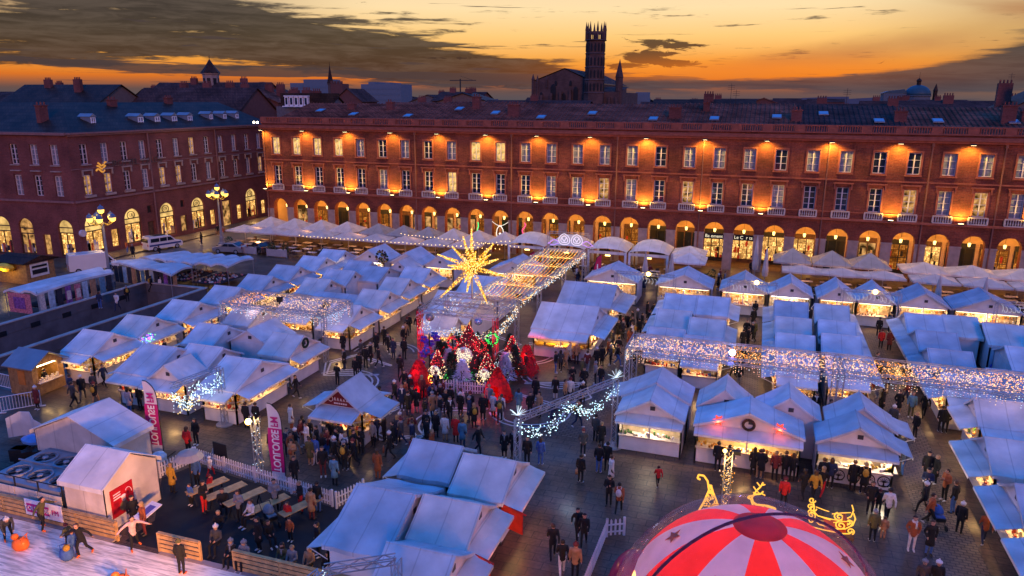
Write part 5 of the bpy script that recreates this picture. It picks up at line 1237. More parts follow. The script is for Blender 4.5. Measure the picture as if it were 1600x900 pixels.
# --- small canopy on the left
t_ = thing('light_canopy', 'small square truss canopy full of pink white fairy lights over the left chalets', 'light canopy', (-35.6, 48.3, 0))
a0, a1, b0, b1, zt = -40.5, -30.9, 46.4, 50.3, 3.9
for x in (a0, a1):
    for y in (b0, b1): mb = MB(); truss(mb, (x,y,0), (x,y,zt), .28); mb.build('post', ALU, t_)
mb = MB()
for y in (b0, b1): truss(mb, (a0,y,zt), (a1,y,zt), .28)
for x in (a0, a1): truss(mb, (x,b0,zt), (x,b1,zt), .28)
mb.build('truss_frame', ALU, t_)
for k in range(5): x = a0+(a1-a0)*k/5; light_net(t_, x, x+(a1-a0)/5, b0, b1, zt+.02, 270, (PW, AMD, WW) if k else (AM, PW, AM), .030); icicles(t_, (x,b0-.1,zt-.1), (x+(a1-a0)/5,b0-.1,zt-.1), 15, (PW, WW, CW))
icicles(t_, (a1+.1,b0,zt-.1), (a1+.1,b1,zt-.1), 24, (PW, CW), .3, 1.2)
mb = MB(); mb.bb(-36.3,-35.9,48,48.3,zt+.1,zt+.5); mb.tube((-36.1,48.1,zt-.1),(-36.1,48.1,zt+.2),.06,.06,6); mb.build('spotlight', BLACK, t_)
for x in (-38.5, -35.5, -32.5): lamp('POINT', (x, 47.6, 3.4), 34, (1,.62,.55), .6)
# --- garland arches
def arch(label, A, B, z, sag, nposts=2, discs=True, burst=True, n=420, warm=False):
    A, B = Vector(A), Vector(B); t_ = thing('garland_arch', label, 'light arch', tuple((A+B)/2))
    for p in (A, B)[:nposts]:
        mb = MB(); truss(mb, p, p+Vector((0,0,z)), .28); mb.lathe(tuple(p), [(.55,0),(.55,.06),(.2,.09)], 14); mb.build('post', ALU, t_)
    mb = MB(); truss(mb, A+Vector((0,0,z)), B+Vector((0,0,z)), .28); mb.build('truss_frame', ALU, t_)
    for h in range(2):
        pts = [A.lerp(B, (h+i/12)/2)+Vector((0,0,z-.3-sag*sin(pi*i/12))) for i in range(13)]; mb = MB(); garland(mb, pts, int(n*.38), .15, .034, 2, .3); mb.path(pts, .02, 4, 2); mb.build('light_garland', [CW, em('teal_white_bulb', (.6,.95,1), 3) if not warm else WW, WIRE], t_)
    if burst:
        for p in (A, B):
            mb = MB(); c = p+Vector((0,0,z+.2))
            for i in range(18):
                a, e = rd.random()*2*pi, rd.uniform(.1, 1.3); d = Vector((cos(a)*cos(e), sin(a)*cos(e), sin(e))); mb.tube(c, c+d*.5, .012, .007, 4)
            mb.build('light_burst', CW, t_)
    return t_
arch('truss arch with a drooping cold white garland over the main aisle', (-10.7,32.8,0), (-6.95,39.7,0), 4.2, .85)
lamp('POINT', (-8.8, 36.3, 3.0), 60, (.75,.85,1), .4)
t_ = arch('truss arch with a cold white and yellow garland beside the large corner chalet', (-30.75,34.6,0), (-31.3,31.2,0), 3.8, .75, 1, burst=False, n=300)
mb = MB(); garland(mb, [(-31.2,31.3,2.5),(-31.1,32.2,2.4),(-31,33.0,2.8)], 90, .2, .04, 2, .3); mb.build('light_garland', [CW, GLW], t_)
lamp('POINT', (-30.6, 31.6, 2.6), 40, (1,.85,.6), .4)
t_ = thing('truss_arch', 'plain truss arch at the bottom edge beside the food chalets', 'light arch', (-12.4, 19.9, 0))
for p in ((-13.4,19.2,0), (-11.3,20.6,0)): mb = MB(); truss(mb, p, (p[0],p[1],3.9), .28); mb.build('post', ALU, t_)
mb = MB(); truss(mb, (-13.4,19.2,3.9), (-11.3,20.6,3.9), .28); truss(mb, (-13.4,19.0,3.9), (-14.6,13.2,3.9), .28); mb.build('truss_frame', ALU, t_); mb = MB(); truss(mb, (-14.6,13.2,0), (-14.6,13.2,3.9), .28); mb.build('post', ALU, t_)
for k, (x, y) in enumerate(((-14.35,14.4),(-14.0,16.2))):
    mb = MB(); mb.bb(x-.2,x+.2,y-.45,y-.2,3.95,4.25); mb.bb(x-.2,x-.17,y-.42,y-.23,3.98,4.22,1); mb.build('floodlight', [IRON, em('added_flood_face', (1,.6,.3), 3)], t_); d_ = Vector((-31-x, 22.5-2.5*k-y, -3.4)); lamp('SPOT', (x-.45, y-.5, 4.3), 9000, (1,.42,.15), .3, d_.to_track_quat('-Z', 'Y').to_euler(), 75, .9)  # unseen floodlights added here to throw warm light over the rink
mb = MB(); garland(mb, [(-13.4,19.2,.4),(-13.4,19.2,3.8)], 120, .12, .03, 1); mb.build('light_garland', CW, t_)
# --- gates with script garlands between the back row chalets
for k, (x0, x1, l) in enumerate(((-12.2,-6.7,'script light gate between the pink flag and the pale pink gable'), (-1.9,2.3,'script light gate in front of the red goods chalet'), (7.6,12.1,'script light gate over the golden counter chalet'), (19.2,24.0,'script light gate at the right end of the back row'))):
    t_ = thing('script_gate', l, 'light arch', ((x0+x1)/2, 67.2, 0)); z = 4.2
    for x in (x0, x1): mb = MB(); truss(mb, (x,67.2,0), (x,67.2,z), .22, .02); mb.build('post', ALU, t_)
    mb = MB(); truss(mb, (x0,67.2,z), (x1,67.2,z), .22, .02); mb.build('truss_frame', ALU, t_)
    mb = MB(); n = int((x1-x0)/.34)
    for i in range(n): x = x0+.3+(x1-x0-.6)*i/n; h = .18+.16*rd.random(); mb.path([(x+.14*sin(q*.9)+q*.02, 67.1, z-.5-.1*sin(i*.8)+h*cos(q*.9)) for q in range(rd.choice((4,5,6)))], .018, 4)
    mb.build('light_script', em('script_white', (.85,.85,1), .75), t_)
    xm = (x0+x1)/2; mb = MB(); mb.ball((xm+.3,67.15,z+.05),.2,0,8,6); mb.build('gate_lamp', em('gate_lamp_glow', (1,.62,.15), 16), t_); lamp('POINT', (xm+.3, 66.8, z+.1), 60, (1,.62,.2), .2)
# --- star pergola
t_ = thing('light_pergola', 'long pergola roofed with warm strings of bulbs leading from the light show to the terraces', 'light canopy', (-19.5, 60, 0))
zt = 4.5; RTR = mat('red_lit_truss', (.75,.03,.06), .4, .1)  # red lamp light on the front posts is put into their base colour
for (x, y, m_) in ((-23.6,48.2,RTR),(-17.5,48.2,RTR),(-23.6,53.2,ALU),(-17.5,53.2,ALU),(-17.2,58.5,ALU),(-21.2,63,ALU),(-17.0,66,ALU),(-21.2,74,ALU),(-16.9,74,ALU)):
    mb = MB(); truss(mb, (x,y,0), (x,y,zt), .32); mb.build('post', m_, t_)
mb = MB()
for y in (48.2, 50.7, 53.2): truss(mb, (-23.6,y,zt), (-17.5,y,zt), .3)
for x in (-23.6, -20.5, -17.5): truss(mb, (x,48.2,zt), (x,53.2,zt), .3)
for x in (-22.6, -21.6, -19.5, -18.5): mb.tube((x,48.2,zt+.1),(x,53.2,zt+.1),.03,.03,4)
truss(mb, (-21.2,53.2,zt), (-21.2,74,zt), .3); truss(mb, (-17.3,53.2,zt), (-16.9,74,zt), .3); truss(mb, (-21.2,74,zt), (-16.9,74,zt), .3)
mb.build('truss_frame', ALU, t_)
for i in range(13):
    u = i/12; mb = MB(); n = 70; pts = []
    for j in range(n+1):
        v = j/n; pts.append(Vector((-21.1+(4.0+.2*v)*u, 53.4+20.5*v, zt+.05-.22*abs(sin(v*pi*5)))))
    mb.path(pts[::6], .008, 3, 2)
    for j, p in enumerate(pts): mb.octa(p, .050*(.8+.4*rd.random()), 0 if rd.random() < .62 else 1)
    mb.build('light_string', [AM, GLW, WIRE], t_)
for (xa, xb) in ((-21.35,-21.35), (-17.15,-16.75)):
    for h in range(3):
        mb = MB(); garland(mb, [(xa+(xb-xa)*h/3,53.2+7*h,zt-.1),(xa+(xb-xa)*(h+1)/3,60.2+7*h,zt-.1)], 150, .13, .038, 3, .25); mb.build('light_garland', [CW, WW, em('dim_white_bulb', (.8,.8,.9), .6)], t_)
for (a, b, n) in (((-23.6,48.1,3.4),(-17.5,48.1,3.4),300), ((-23.7,48.2,3.6),(-22.4,53,4.2),160), ((-17.4,48.2,3.5),(-17.4,53.2,4.2),240), ((-23.4,53.1,4.3),(-17.6,53.1,4.3),160)):
    mb = MB(); A, B = Vector(a), Vector(b); pts = [A.lerp(B, i/10)-Vector((0,0,.35*abs(sin(pi*i/5)))) for i in range(11)]; garland(mb, pts, int(n*.9), .13, .036, 3, .25); mb.build('light_garland', [CW, WW, em('dim_white_bulb', (.8,.8,.9), .6)], t_)
for y in (56, 61, 66, 71): lamp('POINT', (-19.2, y, 3.9), 80, (1,.55,.18), .7)
t2 = thing('light_sign', 'white and violet scrollwork light sign with two hearts over the pergola end', 'light sign', (-19.1, 76, 0))
for x in (-21.4, -16.9): mb = MB(); truss(mb, (x,76,0), (x,76,6.0), .22, .02); mb.build('post', ALU, t2)
mb = MB(); truss(mb, (-21.4,76,6), (-16.9,76,6), .22, .02); mb.build('truss_frame', ALU, t2)
mb = MB()
for cx_ in (-19.6, -18.2):
    for r in (.62, .38): mb.path([(cx_+r*cos(q*pi/8)*(1 if q < 8 else 1), 75.9, 5.35+r*.95*sin(q*pi/8)-.12*abs(cos(q*pi/8))) for q in range(17)], .05, 5)
    mb.path([(cx_-.3,75.9,5.5),(cx_,75.9,5.1),(cx_+.25,75.9,5.55)], .05, 5)
mb.build('heart_scroll', em('scroll_white', (.95,.80,1), 1.1), t2)
mb = MB()
for s in (-1, 1):
    c = -18.9+s*1.2; mb.path([(c+s*(.15+.15*q), 75.9, 5.0+.25*sin(q*.55)) for q in range(9)], .055, 5); mb.path([(c+s*(.1+.13*q), 75.9, 4.75+.12*cos(q*.6)) for q in range(9)], .045, 5)
mb.build('side_scroll', em('scroll_violet', (.6,.3,1), 1.1), t2)
# --- golden star
t_ = thing('light_star', 'giant golden star of light with many spikes above the pergola', 'star', (-21.2, 52.9, 4.6))
C = Vector((-21.2,52.9,7.0)); mb = MB()
for i in range(260): v = Vector((rd.gauss(0,1),rd.gauss(0,1),rd.gauss(0,1))).normalized(); mb.octa(C+v*.62*(.75+.3*rd.random()), .05, rd.randrange(3))
mb.build('core', [GLD, GLW, GDD], t_); lamp('POINT', (-23.2,47.4,2.6), 60, (1,.03,.08), .3); lamp('POINT', (-17.2,47.4,2.8), 60, (1,.03,.08), .3)
dirs = [(0,0,1,3.1),(-.66,0,.62,2.3),(.62,-.1,.66,2.9),(-1,-.1,.32,3.0),(.9,0,.34,2.4),(-.95,0,-.12,1.8),(.98,-.1,-.14,3.0),(-.72,-.1,-.72,3.9),(.46,-.1,-.9,3.1),(-.35,.2,.86,2.6),(.1,-.9,-.3,2.2),(-.2,.9,.4,2.2),(.5,.7,.4,2.0),(-.6,-.8,.2,2.2),(.7,-.6,.4,2.2),(-.1,-.3,-.95,2.0)]
for (a, b, c, ln) in dirs:
    d = Vector((a,b,c)).normalized(); u = d.cross(Vector((.3,1,.2))).normalized(); w = d.cross(u); mb = MB()
    for k in range(4): e = u*cos(k*pi/2)+w*sin(k*pi/2); mb.tube(C+d*.4+e*.3, C+d*ln, .014, .012, 3, 1)
    for i in range(int(ln*62)):
        q = rd.random()**.8; p = C+d*(.4+(ln-.4)*q); r = .23*(1-q)+.025; a_ = rd.random()*2*pi; mb.octa(p+(u*cos(a_)+w*sin(a_))*r*(.4+.6*rd.random()), .046, rd.choice((0,0,2,3)))
    mb.build('spike', [GLD, em('star_wire', (1,.40,.03), .5), GLW, GDD], t_)
mb = MB(); mb.tube((-21.2,52.9,4.5),(-21.2,52.9,6.6),.07,.07,6); mb.build('mast', ALU, t_)
lamp('POINT', (-21.2, 50.6, 6.6), 260, (1,.58,.12), .6); lamp('POINT', (-19.0, 53.6, 8.2), 160, (1,.58,.12), .6)
# --- gnome light show
FIR = mat('fir_green', (.015,.035,.018), .8, .4, 6); TIN = mat('tinsel_white', (.62,.56,.68), .5, .15); POIN = mat('poinsettia_red', (.55,.012,.02), .6, .3, 6, trl=.15)
def needles(mb, x, y, z0, h, r, n, q, m=0, ln=.22, w=.035):
    for i in range(n):
        v = q.random()**.75; z = z0+h*v; rr = r*(1-v)*(.35+.7*q.random()); a = q.random()*2*pi; d = Vector((cos(a), sin(a), q.uniform(-.35,.25))).normalized(); p = Vector((x+rr*cos(a), y+rr*sin(a), z)); s = d.cross(Vector((0,0,1))).normalized()*w; l = ln*(.6+.6*q.random()); mb.poly([p-s, p+d*l*.5-s*1.1+Vector((0,0,.02)), p+d*l, p+d*l*.5+s*1.1, p+s], m)
def fir(x, y, h, r, label, m=FIR, lights=None, name='fir_tree', n=700):
    t_ = thing(name, label, 'tree', (x, y, 0)); q = random.Random(int(x*97+y*13)); mb = MB(); mb.tube((x,y,0),(x,y,h*.9),.07,.02,6); mb.build('trunk', WOODD, t_); mb = MB(); needles(mb, x, y, .15, h-.1, r, n, q, 0, .3 if h > 2 else .24); mb.build('crown', m, t_)
    if lights:
        mb = MB()
        for i in range(60): v = q.random(); a = q.random()*2*pi; mb.octa((x+r*(1-v)*cos(a), y+r*(1-v)*sin(a), .2+(h-.2)*v), .04)
        mb.build('fairy_lights', lights, t_)
for a in ((-20.4,46.6,2.0,.9,'small dark fir left of the white tree'),(-18.0,46.9,1.9,.9,'small dark fir under the big gnome'),(-16.0,48.0,2.6,1.1,'dark fir beside the right red poinsettia mound'),(-21.0,49.4,2.6,1.1,'dark fir behind the ribbon tree'),(-17.1,50.2,2.7,1.1,'dark fir behind the right of the light show'),(-19.6,46.1,1.4,.8,'low dark fir right behind the pickets'),(-22.0,48.0,2.3,.9,'dark fir at the left back of the light show')): fir(*a)
for a in ((-18.9,45.1,2.1,.95,'white tinsel fir in the middle of the light show'),(-16.4,47.2,2.2,.8,'white tinsel fir right of the right front gnome'),(-20.9,47.2,2.0,.75,'greyish tinsel fir left of the big gnome')): fir(*a, m=TIN, name='tinsel_tree', n=900)
fir(-19.3, 49.0, 2.9, 1.0, 'fir with green fairy lights behind the big gnome', lights=GRB); fir(-18.3, 45.8, 1.2, .7, 'small fir with green lights beside the right front gnome', lights=GRB)
for a, m_ in (((-20.1,48.3,2.6,.9,'fir with white fairy lights left behind the big gnome'),WW), ((-18.2,48.3,2.7,.9,'fir with red fairy lights right behind the big gnome'),REDB), ((-17.0,47.6,2.0,.8,'fir with white fairy lights behind the right front gnome'),CW), ((-21.5,47.9,2.2,.8,'fir with red fairy lights behind the ribbon tree'),REDB), ((-20.0,45.3,1.2,.6,'little fir with green lights beside the left gnome'),GRB)): fir(*a, lights=m_)
for k, (x, y, z, m_, l) in enumerate(((-20.3,46.9,2.7,REDB,'ring wreath of red bulbs left of the big gnome'),(-18.2,46.9,2.7,REDB,'ring wreath of red bulbs right of the big gnome'),(-19.3,46.3,1.25,WW,'ring wreath of white bulbs under the big gnome'),(-17.6,47.9,3.0,GRB,'ring wreath of green bulbs at the right of the light show'))):
    t_ = thing('light_wreath', l, 'wreath', (x, y, z-.5)); mb = MB(); mb.path([(x+.42*cos(i*pi/8), y, z+.42*sin(i*pi/8)) for i in range(17)], .07, 5); mb.tube((x,y+.05,0),(x,y+.05,z-.4),.03,.03,4); mb.build('frame', FIR, t_); mb = MB()
    for i in range(90): a = rd.random()*2*pi; mb.octa((x+(.42+rd.gauss(0,.07))*cos(a), y-.08, z+(.42+rd.gauss(0,.07))*sin(a)), .036)
    mb.build('fairy_lights', m_, t_)
BB = em('beard_bulb', (1,.86,.56), 1.6)
def gnome(x, y, z, h, label, wide=1, plinth=True):
    t_ = thing('gnome_light_figure', label, 'light figure', (x, y, 0)); q = random.Random(int(x*13+y))
    if False: mb = MB(); mb.bb(x-.5*wide,x+.5*wide,y-.4,y+.4,0,z); mb.build('plinth', FIR, t_)
    def bulbs(name, prof, n, m_, base):
        mb = MB(); mb.lathe((x,y,z), prof, 10, 0)
        for i in range(n):
            v = q.random(); k = min(int(v*(len(prof)-1)), len(prof)-2); f = v*(len(prof)-1)-k; r = prof[k][0]*(1-f)+prof[k+1][0]*f; zz = prof[k][1]*(1-f)+prof[k+1][1]*f; a = q.random()*2*pi; mb.octa((x+(r+.02)*cos(a), y+(r+.02)*sin(a), z+zz), .034, 1 if q.random() < .72 else 2)
        mb.build(name, [base, m_, BB], t_)
    W_ = .33*h*wide
    bulbs('body', [(W_*.8,0),(W_,h*.12),(W_*.85,h*.34),(W_*.5,h*.46)], int(60*h), REDB if h > 3 else WW, mat('figure_dark', (.05,.02,.02), .8))
    bulbs('hat', [(W_*.72,h*.5),(W_*.55,h*.62),(W_*.3,h*.82),(.04,h)], int(60*h), REDB, mat('figure_dark_red', (.12,.008,.01), .8))
    mb = MB(); mb.ball((x,y-W_*.62,z+h*.36),(W_*.5,W_*.3,h*.2),0,10,6)
    for i in range(int(55*h)): a, b = q.uniform(-1,1), q.uniform(-1,1); mb.octa((x+a*W_*.5*(1-b*b*.4), y-W_*.92+.2*a*a, z+h*.36+b*h*.19), .034, 1)
    mb.build('beard', [mat('figure_white', (.6,.58,.5), .6), BB], t_)
    mb = MB(); mb.ball((x,y-W_*.95,z+h*.5),(.09*h*.5,.09*h*.5,.09*h*.5),0,8,5); mb.build('nose', mat('figure_skin', (.6,.3,.2), .6), t_)
    for s in (-1, 1): mb = MB(); mb.ball((x+s*W_*.95,y-W_*.3,z+h*.26),(.1*h*.6,.1*h*.6,.12*h*.6),0,8,5); mb.build('mitten', mat('figure_white', (.6,.58,.5), .6), t_)
    return t_
gnome(-19.3, 47.4, .75, 3.3, 'biggest gnome of red and white bulbs in the middle of the light show', 1.15)
gnome(-21.0, 45.6, .2, 2.3, 'gnome of bulbs on the left beside the ribbon tree')
gnome(-17.3, 45.9, .3, 2.3, 'gnome of bulbs right of the white tinsel fir')
gnome(-16.6, 49.4, .4, 2.5, 'gnome of red bulbs at the far right of the light show')
t_ = thing('parcel_lights', 'little glowing light sculpture with two orange rings before the left gnome', 'light figure', (-20.9, 44.9, 0)); mb = MB()
for s in (-.3, .35): mb.path([(-20.9+s+.2*cos(i*pi/7), 44.8, .5+.27*sin(i*pi/7)) for i in range(15)], .035, 5)
mb.build('ring', em('orange_neon', (1,.35,.05), 5), t_)
for s in (-1, 0, 1):
    mb = MB()
    for i in range(50): mb.octa((-20.85+s*.2+rd.gauss(0,.13), 45.0, .75+rd.gauss(0,.16)), .04)
    mb.build('bulb_cluster', BB, t_)
t_ = thing('ribbon_tree', 'tall tree of red and violet ribbon bows left of the big gnome', 'tree', (-22.1, 46.6, 0)); mb = MB(); mb.tube((-22.1,46.6,0),(-22.1,46.6,3.3),.08,.05,6); mb.build('trunk', IRON, t_)
for k in range(16):
    mb = MB(); z = .9+2.3*(k % 4)/3.5+.2*rd.random(); a = k*2.4; c = Vector((-22.1+.62*cos(a), 46.6+.62*sin(a), z))
    for s in range(5): b = s*2*pi/5+k; mb.ball(c+Vector((.2*cos(b), -.05, .2*sin(b))), (.17,.12,.11), 0, 6, 4)
    mb.build('bow', (mat('ribbon_violet', (.10,.03,.42), .35), mat('ribbon_red', (.6,.02,.06), .35), mat('ribbon_blue', (.04,.08,.45), .35))[k % 3], t_)
def mound(x, y, r, h, label):
    t_ = thing('poinsettia_mound', label, 'flower display', (x, y, 0)); q = random.Random(int(x*9)); mb = MB(); mb.lathe((x,y,0), [(r*.8,0),(r*.6,h*.5),(.1,h*.9)], 8); mb.build('frame', mat('figure_red', (.35,.02,.02), .6), t_); mb = MB()
    for i in range(150):
        v = q.random(); a = q.random()*2*pi; rr = r*(1-v*.85); c = Vector((x+rr*cos(a), y+rr*sin(a), .1+h*v)); n = Vector((cos(a), sin(a), .5)).normalized(); u = n.cross(Vector((0,0,1))).normalized(); w = n.cross(u)
        for s in range(5): b = s*2*pi/5+q.random(); d = u*cos(b)+w*sin(b); e = u*-sin(b)+w*cos(b); mb.poly([c, c+d*.13+e*.06, c+d*.27+n*.05, c+d*.13-e*.06])
    mb.build('petals', POIN, t_); lamp('POINT', (x, y-.9, h*.8), 26, (1,.03,.04), .2)
mound(-22.2, 44.9, 1.05, 1.6, 'mound of red poinsettias at the left corner of the light show'); mound(-15.5, 49.6, 1.0, 2.0, 'mound of red poinsettias at the right corner by the golden tray chalet')
mound(-21.2, 43.1, .8, .8, 'low bed of red poinsettias before the left pickets')
t_ = thing('red_tent', 'red fabric hat-shaped tent with a dark doorway at the front of the light show', 'tent', (-15.9, 44.2, 0)); x, y = -15.9, 44.2
mb = MB(); n = 16
prof = [(1.0,0),(.95,.6),(.75,1.15),(.4,1.7),(.08,2.2)]
for j in range(4):
    for i in range(n):
        if j < 2 and i in (11, 12): continue
        q = []
        for (ii, jj) in ((i, j), (i+1, j), (i+1, j+1), (i, j+1)): a = 2*pi*ii/n; q.append((x+prof[jj][0]*cos(a), y+prof[jj][0]*sin(a), prof[jj][1]))
        mb.poly(q)
for i in range(190):
    v = rd.random(); a = rd.random()*2*pi; rr = 1.02*(1-v)**.8+.05; c = Vector((x+rr*cos(a), y+rr*sin(a), .08+2.1*v)); nn = Vector((cos(a), sin(a), .5)).normalized(); u = nn.cross(Vector((0,0,1))).normalized(); w = nn.cross(u)
    if abs(x-c.x) < .42 and c.y < y and c.z < 1.25: continue
    for s in range(4): b = s*pi/2+rd.random(); d = u*cos(b)+w*sin(b); e = u*-sin(b)+w*cos(b); mb.poly([c, c+d*.1+e*.06, c+d*.22+nn*.07, c+d*.1-e*.06])
mb.build('canvas', mat('red_tent_canvas', (.55,.012,.012), .6, .3, 3, trl=.25), t_); mb = MB(); mb.lathe((x,y,0), [(1.06,.0),(1.06,.14),(.98,.16)], 16); mb.build('hem', mat('figure_red', (.35,.02,.02), .6), t_)
lamp('POINT', (x, y, 1.2), 55, (1,.06,.03), .3); lamp('POINT', (x-.6, y-1.9, 1.3), 45, (1,.04,.04), .2); lamp('SPOT', (-14.5,50.6,3.6), 420, (1,.05,.05), .2, (rad(10), rad(28), 0), 90, .6); lamp('SPOT', (-23.4,46.5,3.6), 380, (1,.04,.1), .2, (rad(-12), rad(-22), 0), 90, .6)
lamp('POINT', (-19.2, 44.2, 3.2), 60, (.8,.5,1), .4)
PICK = mat('white_picket', (.68,.62,.62), .6, .1)
def picket(pts, label, h=.9, gap=.17):
    t_ = thing('picket_fence', label, 'fence', tuple(pts[0])+(0,)); 
    for a, b in zip(pts, pts[1:]):
        a, b = Vector((*a, 0)), Vector((*b, 0)); d = b-a; n = max(2, int(d.length/gap)); ang = math.atan2(d.y, d.x); nr = Vector((-sin(ang), cos(ang), 0))*.03; mb = MB()
        for i in range(n+1):
            p = a.lerp(b, i/n); u = Vector((cos(ang), sin(ang), 0))*.045; mb.prism([p-u+Vector((0,0,.05)), p+u+Vector((0,0,.05)), p+u+Vector((0,0,h-.08)), p+Vector((0,0,h)), p-u+Vector((0,0,h-.08))], nr)
        for z in (.25, h-.28): c = (a+b)/2-nr*.5; mb.box((c.x, c.y, z),(d.length, .03, .07), ang)
        mb.build('panel', PICK, t_)
        for q in (a, b): mb = MB(); mb.box((q.x,q.y,h/2+.03),(.1,.1,h+.06),ang); mb.build('post', PICK, t_)
picket([(-20.6,43.9),(-19.2,44.3)], 'short white picket fence at the left of the light show'); picket([(-18.9,44.2),(-16.9,44.5)], 'white picket fence below the white tinsel fir')
mb = MB(); mb.ball((-19.0,48.6,4.0),.32,0,12,8); tag(mb.build('mirror_ball', mat('mirror_blue', (.25,.4,.7), .15, .05, 1, .6), None, True), 'shiny blue mirror ball hanging under the star pergola front', 'ball'); mb = MB(); mb.ball((-23.0,48.7,3.9),.35,0,12,8); tag(mb.build('mirror_ball', mat('mirror_grey', (.3,.32,.36), .15, .05, 1, .6), None, True), 'dull grey mirror ball hanging at the left of the pergola front', 'ball')

# ================================================================== flags
MAG = mat('magenta_flag', (.58,.02,.20), .6, .06, 1, trl=.15); WFL = mat('white_flag', (.72,.66,.70), .6, .06, 1, trl=.15); MAGT = mat('magenta_print', (.55,.02,.20), .6); WPT = mat('white_print', (.8,.74,.76), .6)
def feather(x, y, label, ang=0, h=4.55, w=.82):
    t_ = thing('feather_flag', label, 'flag', (x, y, 0), ang); mb = MB(); n = 14; pts = [(0,0,0)]+[(.02,0,h*.45)]+[(-(w*.95)*(1-cos(pi/2*i/6)), 0, h*.76+h*.235*sin(pi/2*i/6)) for i in range(7)]
    mb.path(pts, .026, 5); mb.box((0,0,.03),(.9,.9,.05)); mb.build('pole', BLACK, t_, world=False)
    def edge(z):   # free right edge of the cloth
        if z < h*.76: return -.04
        q = min(1, (z-h*.76)/(h*.235)); return -.04-(w*.9)*(1-(1-q*q)**.5)
    def cloth(z0, z1, x0=None, m=WFL, nm='cloth', off=0):
        mb = MB(); k = 10
        for i in range(k):
            za, zb = z0+(z1-z0)*i/k, z0+(z1-z0)*(i+1)/k; wv = lambda z: .05*sin(z*2.2)
            mb.poly([(-w+off*6,wv(za)+off,za),(edge(za)-off*6,wv(za)+off,za),(edge(zb)-off*6,wv(zb)+off,zb),(-w+off*6,wv(zb)+off,zb)])
        return mb.build(nm, m, t_, world=False)
    c = cloth(.12, h*.985); p = cloth(.55, 3.1, m=MAG, nm='printed_panel', off=-.006)
    B_ = Matrix.Translation((-w*.5,-.075,0)) @ Matrix.Rotation(pi/2, 4, 'X')
    for body, m_, z, s in (('TOULOUSE', WPT, 1.83, .60), ('FM', MAGT, 3.52, .62)):
        cu = bpy.data.curves.new('lettering', 'FONT'); cu.body = body; cu.size = s; cu.extrude = .004; cu.align_x = 'CENTER'; cu.align_y = 'CENTER'; cu.offset = .012
        o = bpy.data.objects.new('lettering', cu); COL.objects.link(o); me = bpy.data.meshes.new_from_object(o.evaluated_get(bpy.context.evaluated_depsgraph_get())); bpy.data.objects.remove(o)
        me.materials.clear(); me.materials.append(m_)
        me.transform(Matrix.Translation((-w*.5,-.072,z)) @ Matrix.Rotation(pi/2, 4, 'X') @ Matrix.Rotation(pi/2, 4, 'Z') @ Matrix.Diagonal((.80,-1,1,1)))
        lo = bpy.data.objects.new('lettering', me); COL.objects.link(lo); lo.parent = t_
feather(-31.35, 30.1, 'magenta and white feather flag beside the white tents', rad(8)); feather(-22.75, 29.7, 'magenta and white feather flag behind the wooden tables', rad(4))
for (x, y, h, l) in ((-16.0,74.6,4.2,'plain crimson feather flag right of the pergola end'), (-23.6,75.2,3.9,'plain crimson feather flag left of the pergola end')):
    t_ = thing('feather_flag', l, 'flag', (x, y, 0)); mb = MB(); mb.path([(x,y,0),(x,y,h*.6),(x+.35,y,h*.92),(x+.8,y,h)], .03, 5); mb.build('pole', BLACK, t_)
    mb = MB(); pr = [(x+.05,y,.6),(x+.8,y,.5),(x+.85,y,h),(x+.35,y,h*.93),(x+.05,y,h*.6)]; mb.prism(pr, (0,.02,0)); mb.build('cloth', mat('crimson_flag', (.42,.01,.08), .6), t_); mb = MB(); mb.bb(x+.38,x+.5,y-.02,y-.005,1.0,h*.75); mb.build('print_stripe', WPT, t_)

# ================================================================== ice rink, terrace and white tents
ICE = mat('ice', (.70,.64,.55), .3, .2, .7, 0, .4, .25, 3); nt = ICE.node_tree; N = nt.nodes; L = nt.links
def scratches(sx, sy, rot):   # skate marks: thin stretched noise
    mp = N.new('ShaderNodeMapping'); mp.inputs['Rotation'].default_value = (0,0,rot); mp.inputs['Scale'].default_value = (sx,sy,1); L.new(N['Texture Coordinate'].outputs['Object'], mp.inputs['Vector'])
    n = N.new('ShaderNodeTexNoise'); n.inputs['Scale'].default_value = 1; n.inputs['Detail'].default_value = 4; n.inputs['Distortion'].default_value = 1.2; L.new(mp.outputs[0], n.inputs['Vector'])
    r = N.new('ShaderNodeMapRange'); L.new(n.outputs[0], r.inputs[0]); r.inputs[1].default_value = .50; r.inputs[2].default_value = .62; r.inputs[3].default_value = 1.12; r.inputs[4].default_value = .74; return r.outputs[0]
k_ = N.new('ShaderNodeMath'); k_.operation = 'MULTIPLY'; L.new(scratches(.5, 5, .35), k_.inputs[0]); L.new(scratches(.7, 7, -.3), k_.inputs[1]); v_ = N.new('ShaderNodeVectorMath'); v_.operation = 'SCALE'; L.new(N['Vector Math'].outputs[0], v_.inputs[0]); L.new(k_.outputs[0], v_.inputs['Scale']); L.new(v_.outputs[0], N['Principled BSDF'].inputs['Base Color'])
mb = MB(); mb.bb(-60,-11.5,-6,22.3,0,.08); struct(mb.build('ice_rink', ICE)); 
mb = MB(); mb.poly([(-26.6,22.7,.004),(-16.2,22.7,.004),(-16.2,28.3,.004),(-19.2,28.4,.004),(-28.7,29.7,.004),(-29.4,27.9,.004),(-26.6,24.5,.004)]); struct(mb.build('terrace_floor', mat('black_floor', (.012,.012,.013), .7, .3, 2)))
mb = MB(); mb.bb(-60,-27,22.35,22.9,0,.09); mb.bb(-24.3,-12,22.32,22.62,0,.09); struct(mb.build('rink_kerb', mat('rink_edge', (.30,.25,.24), .7)))
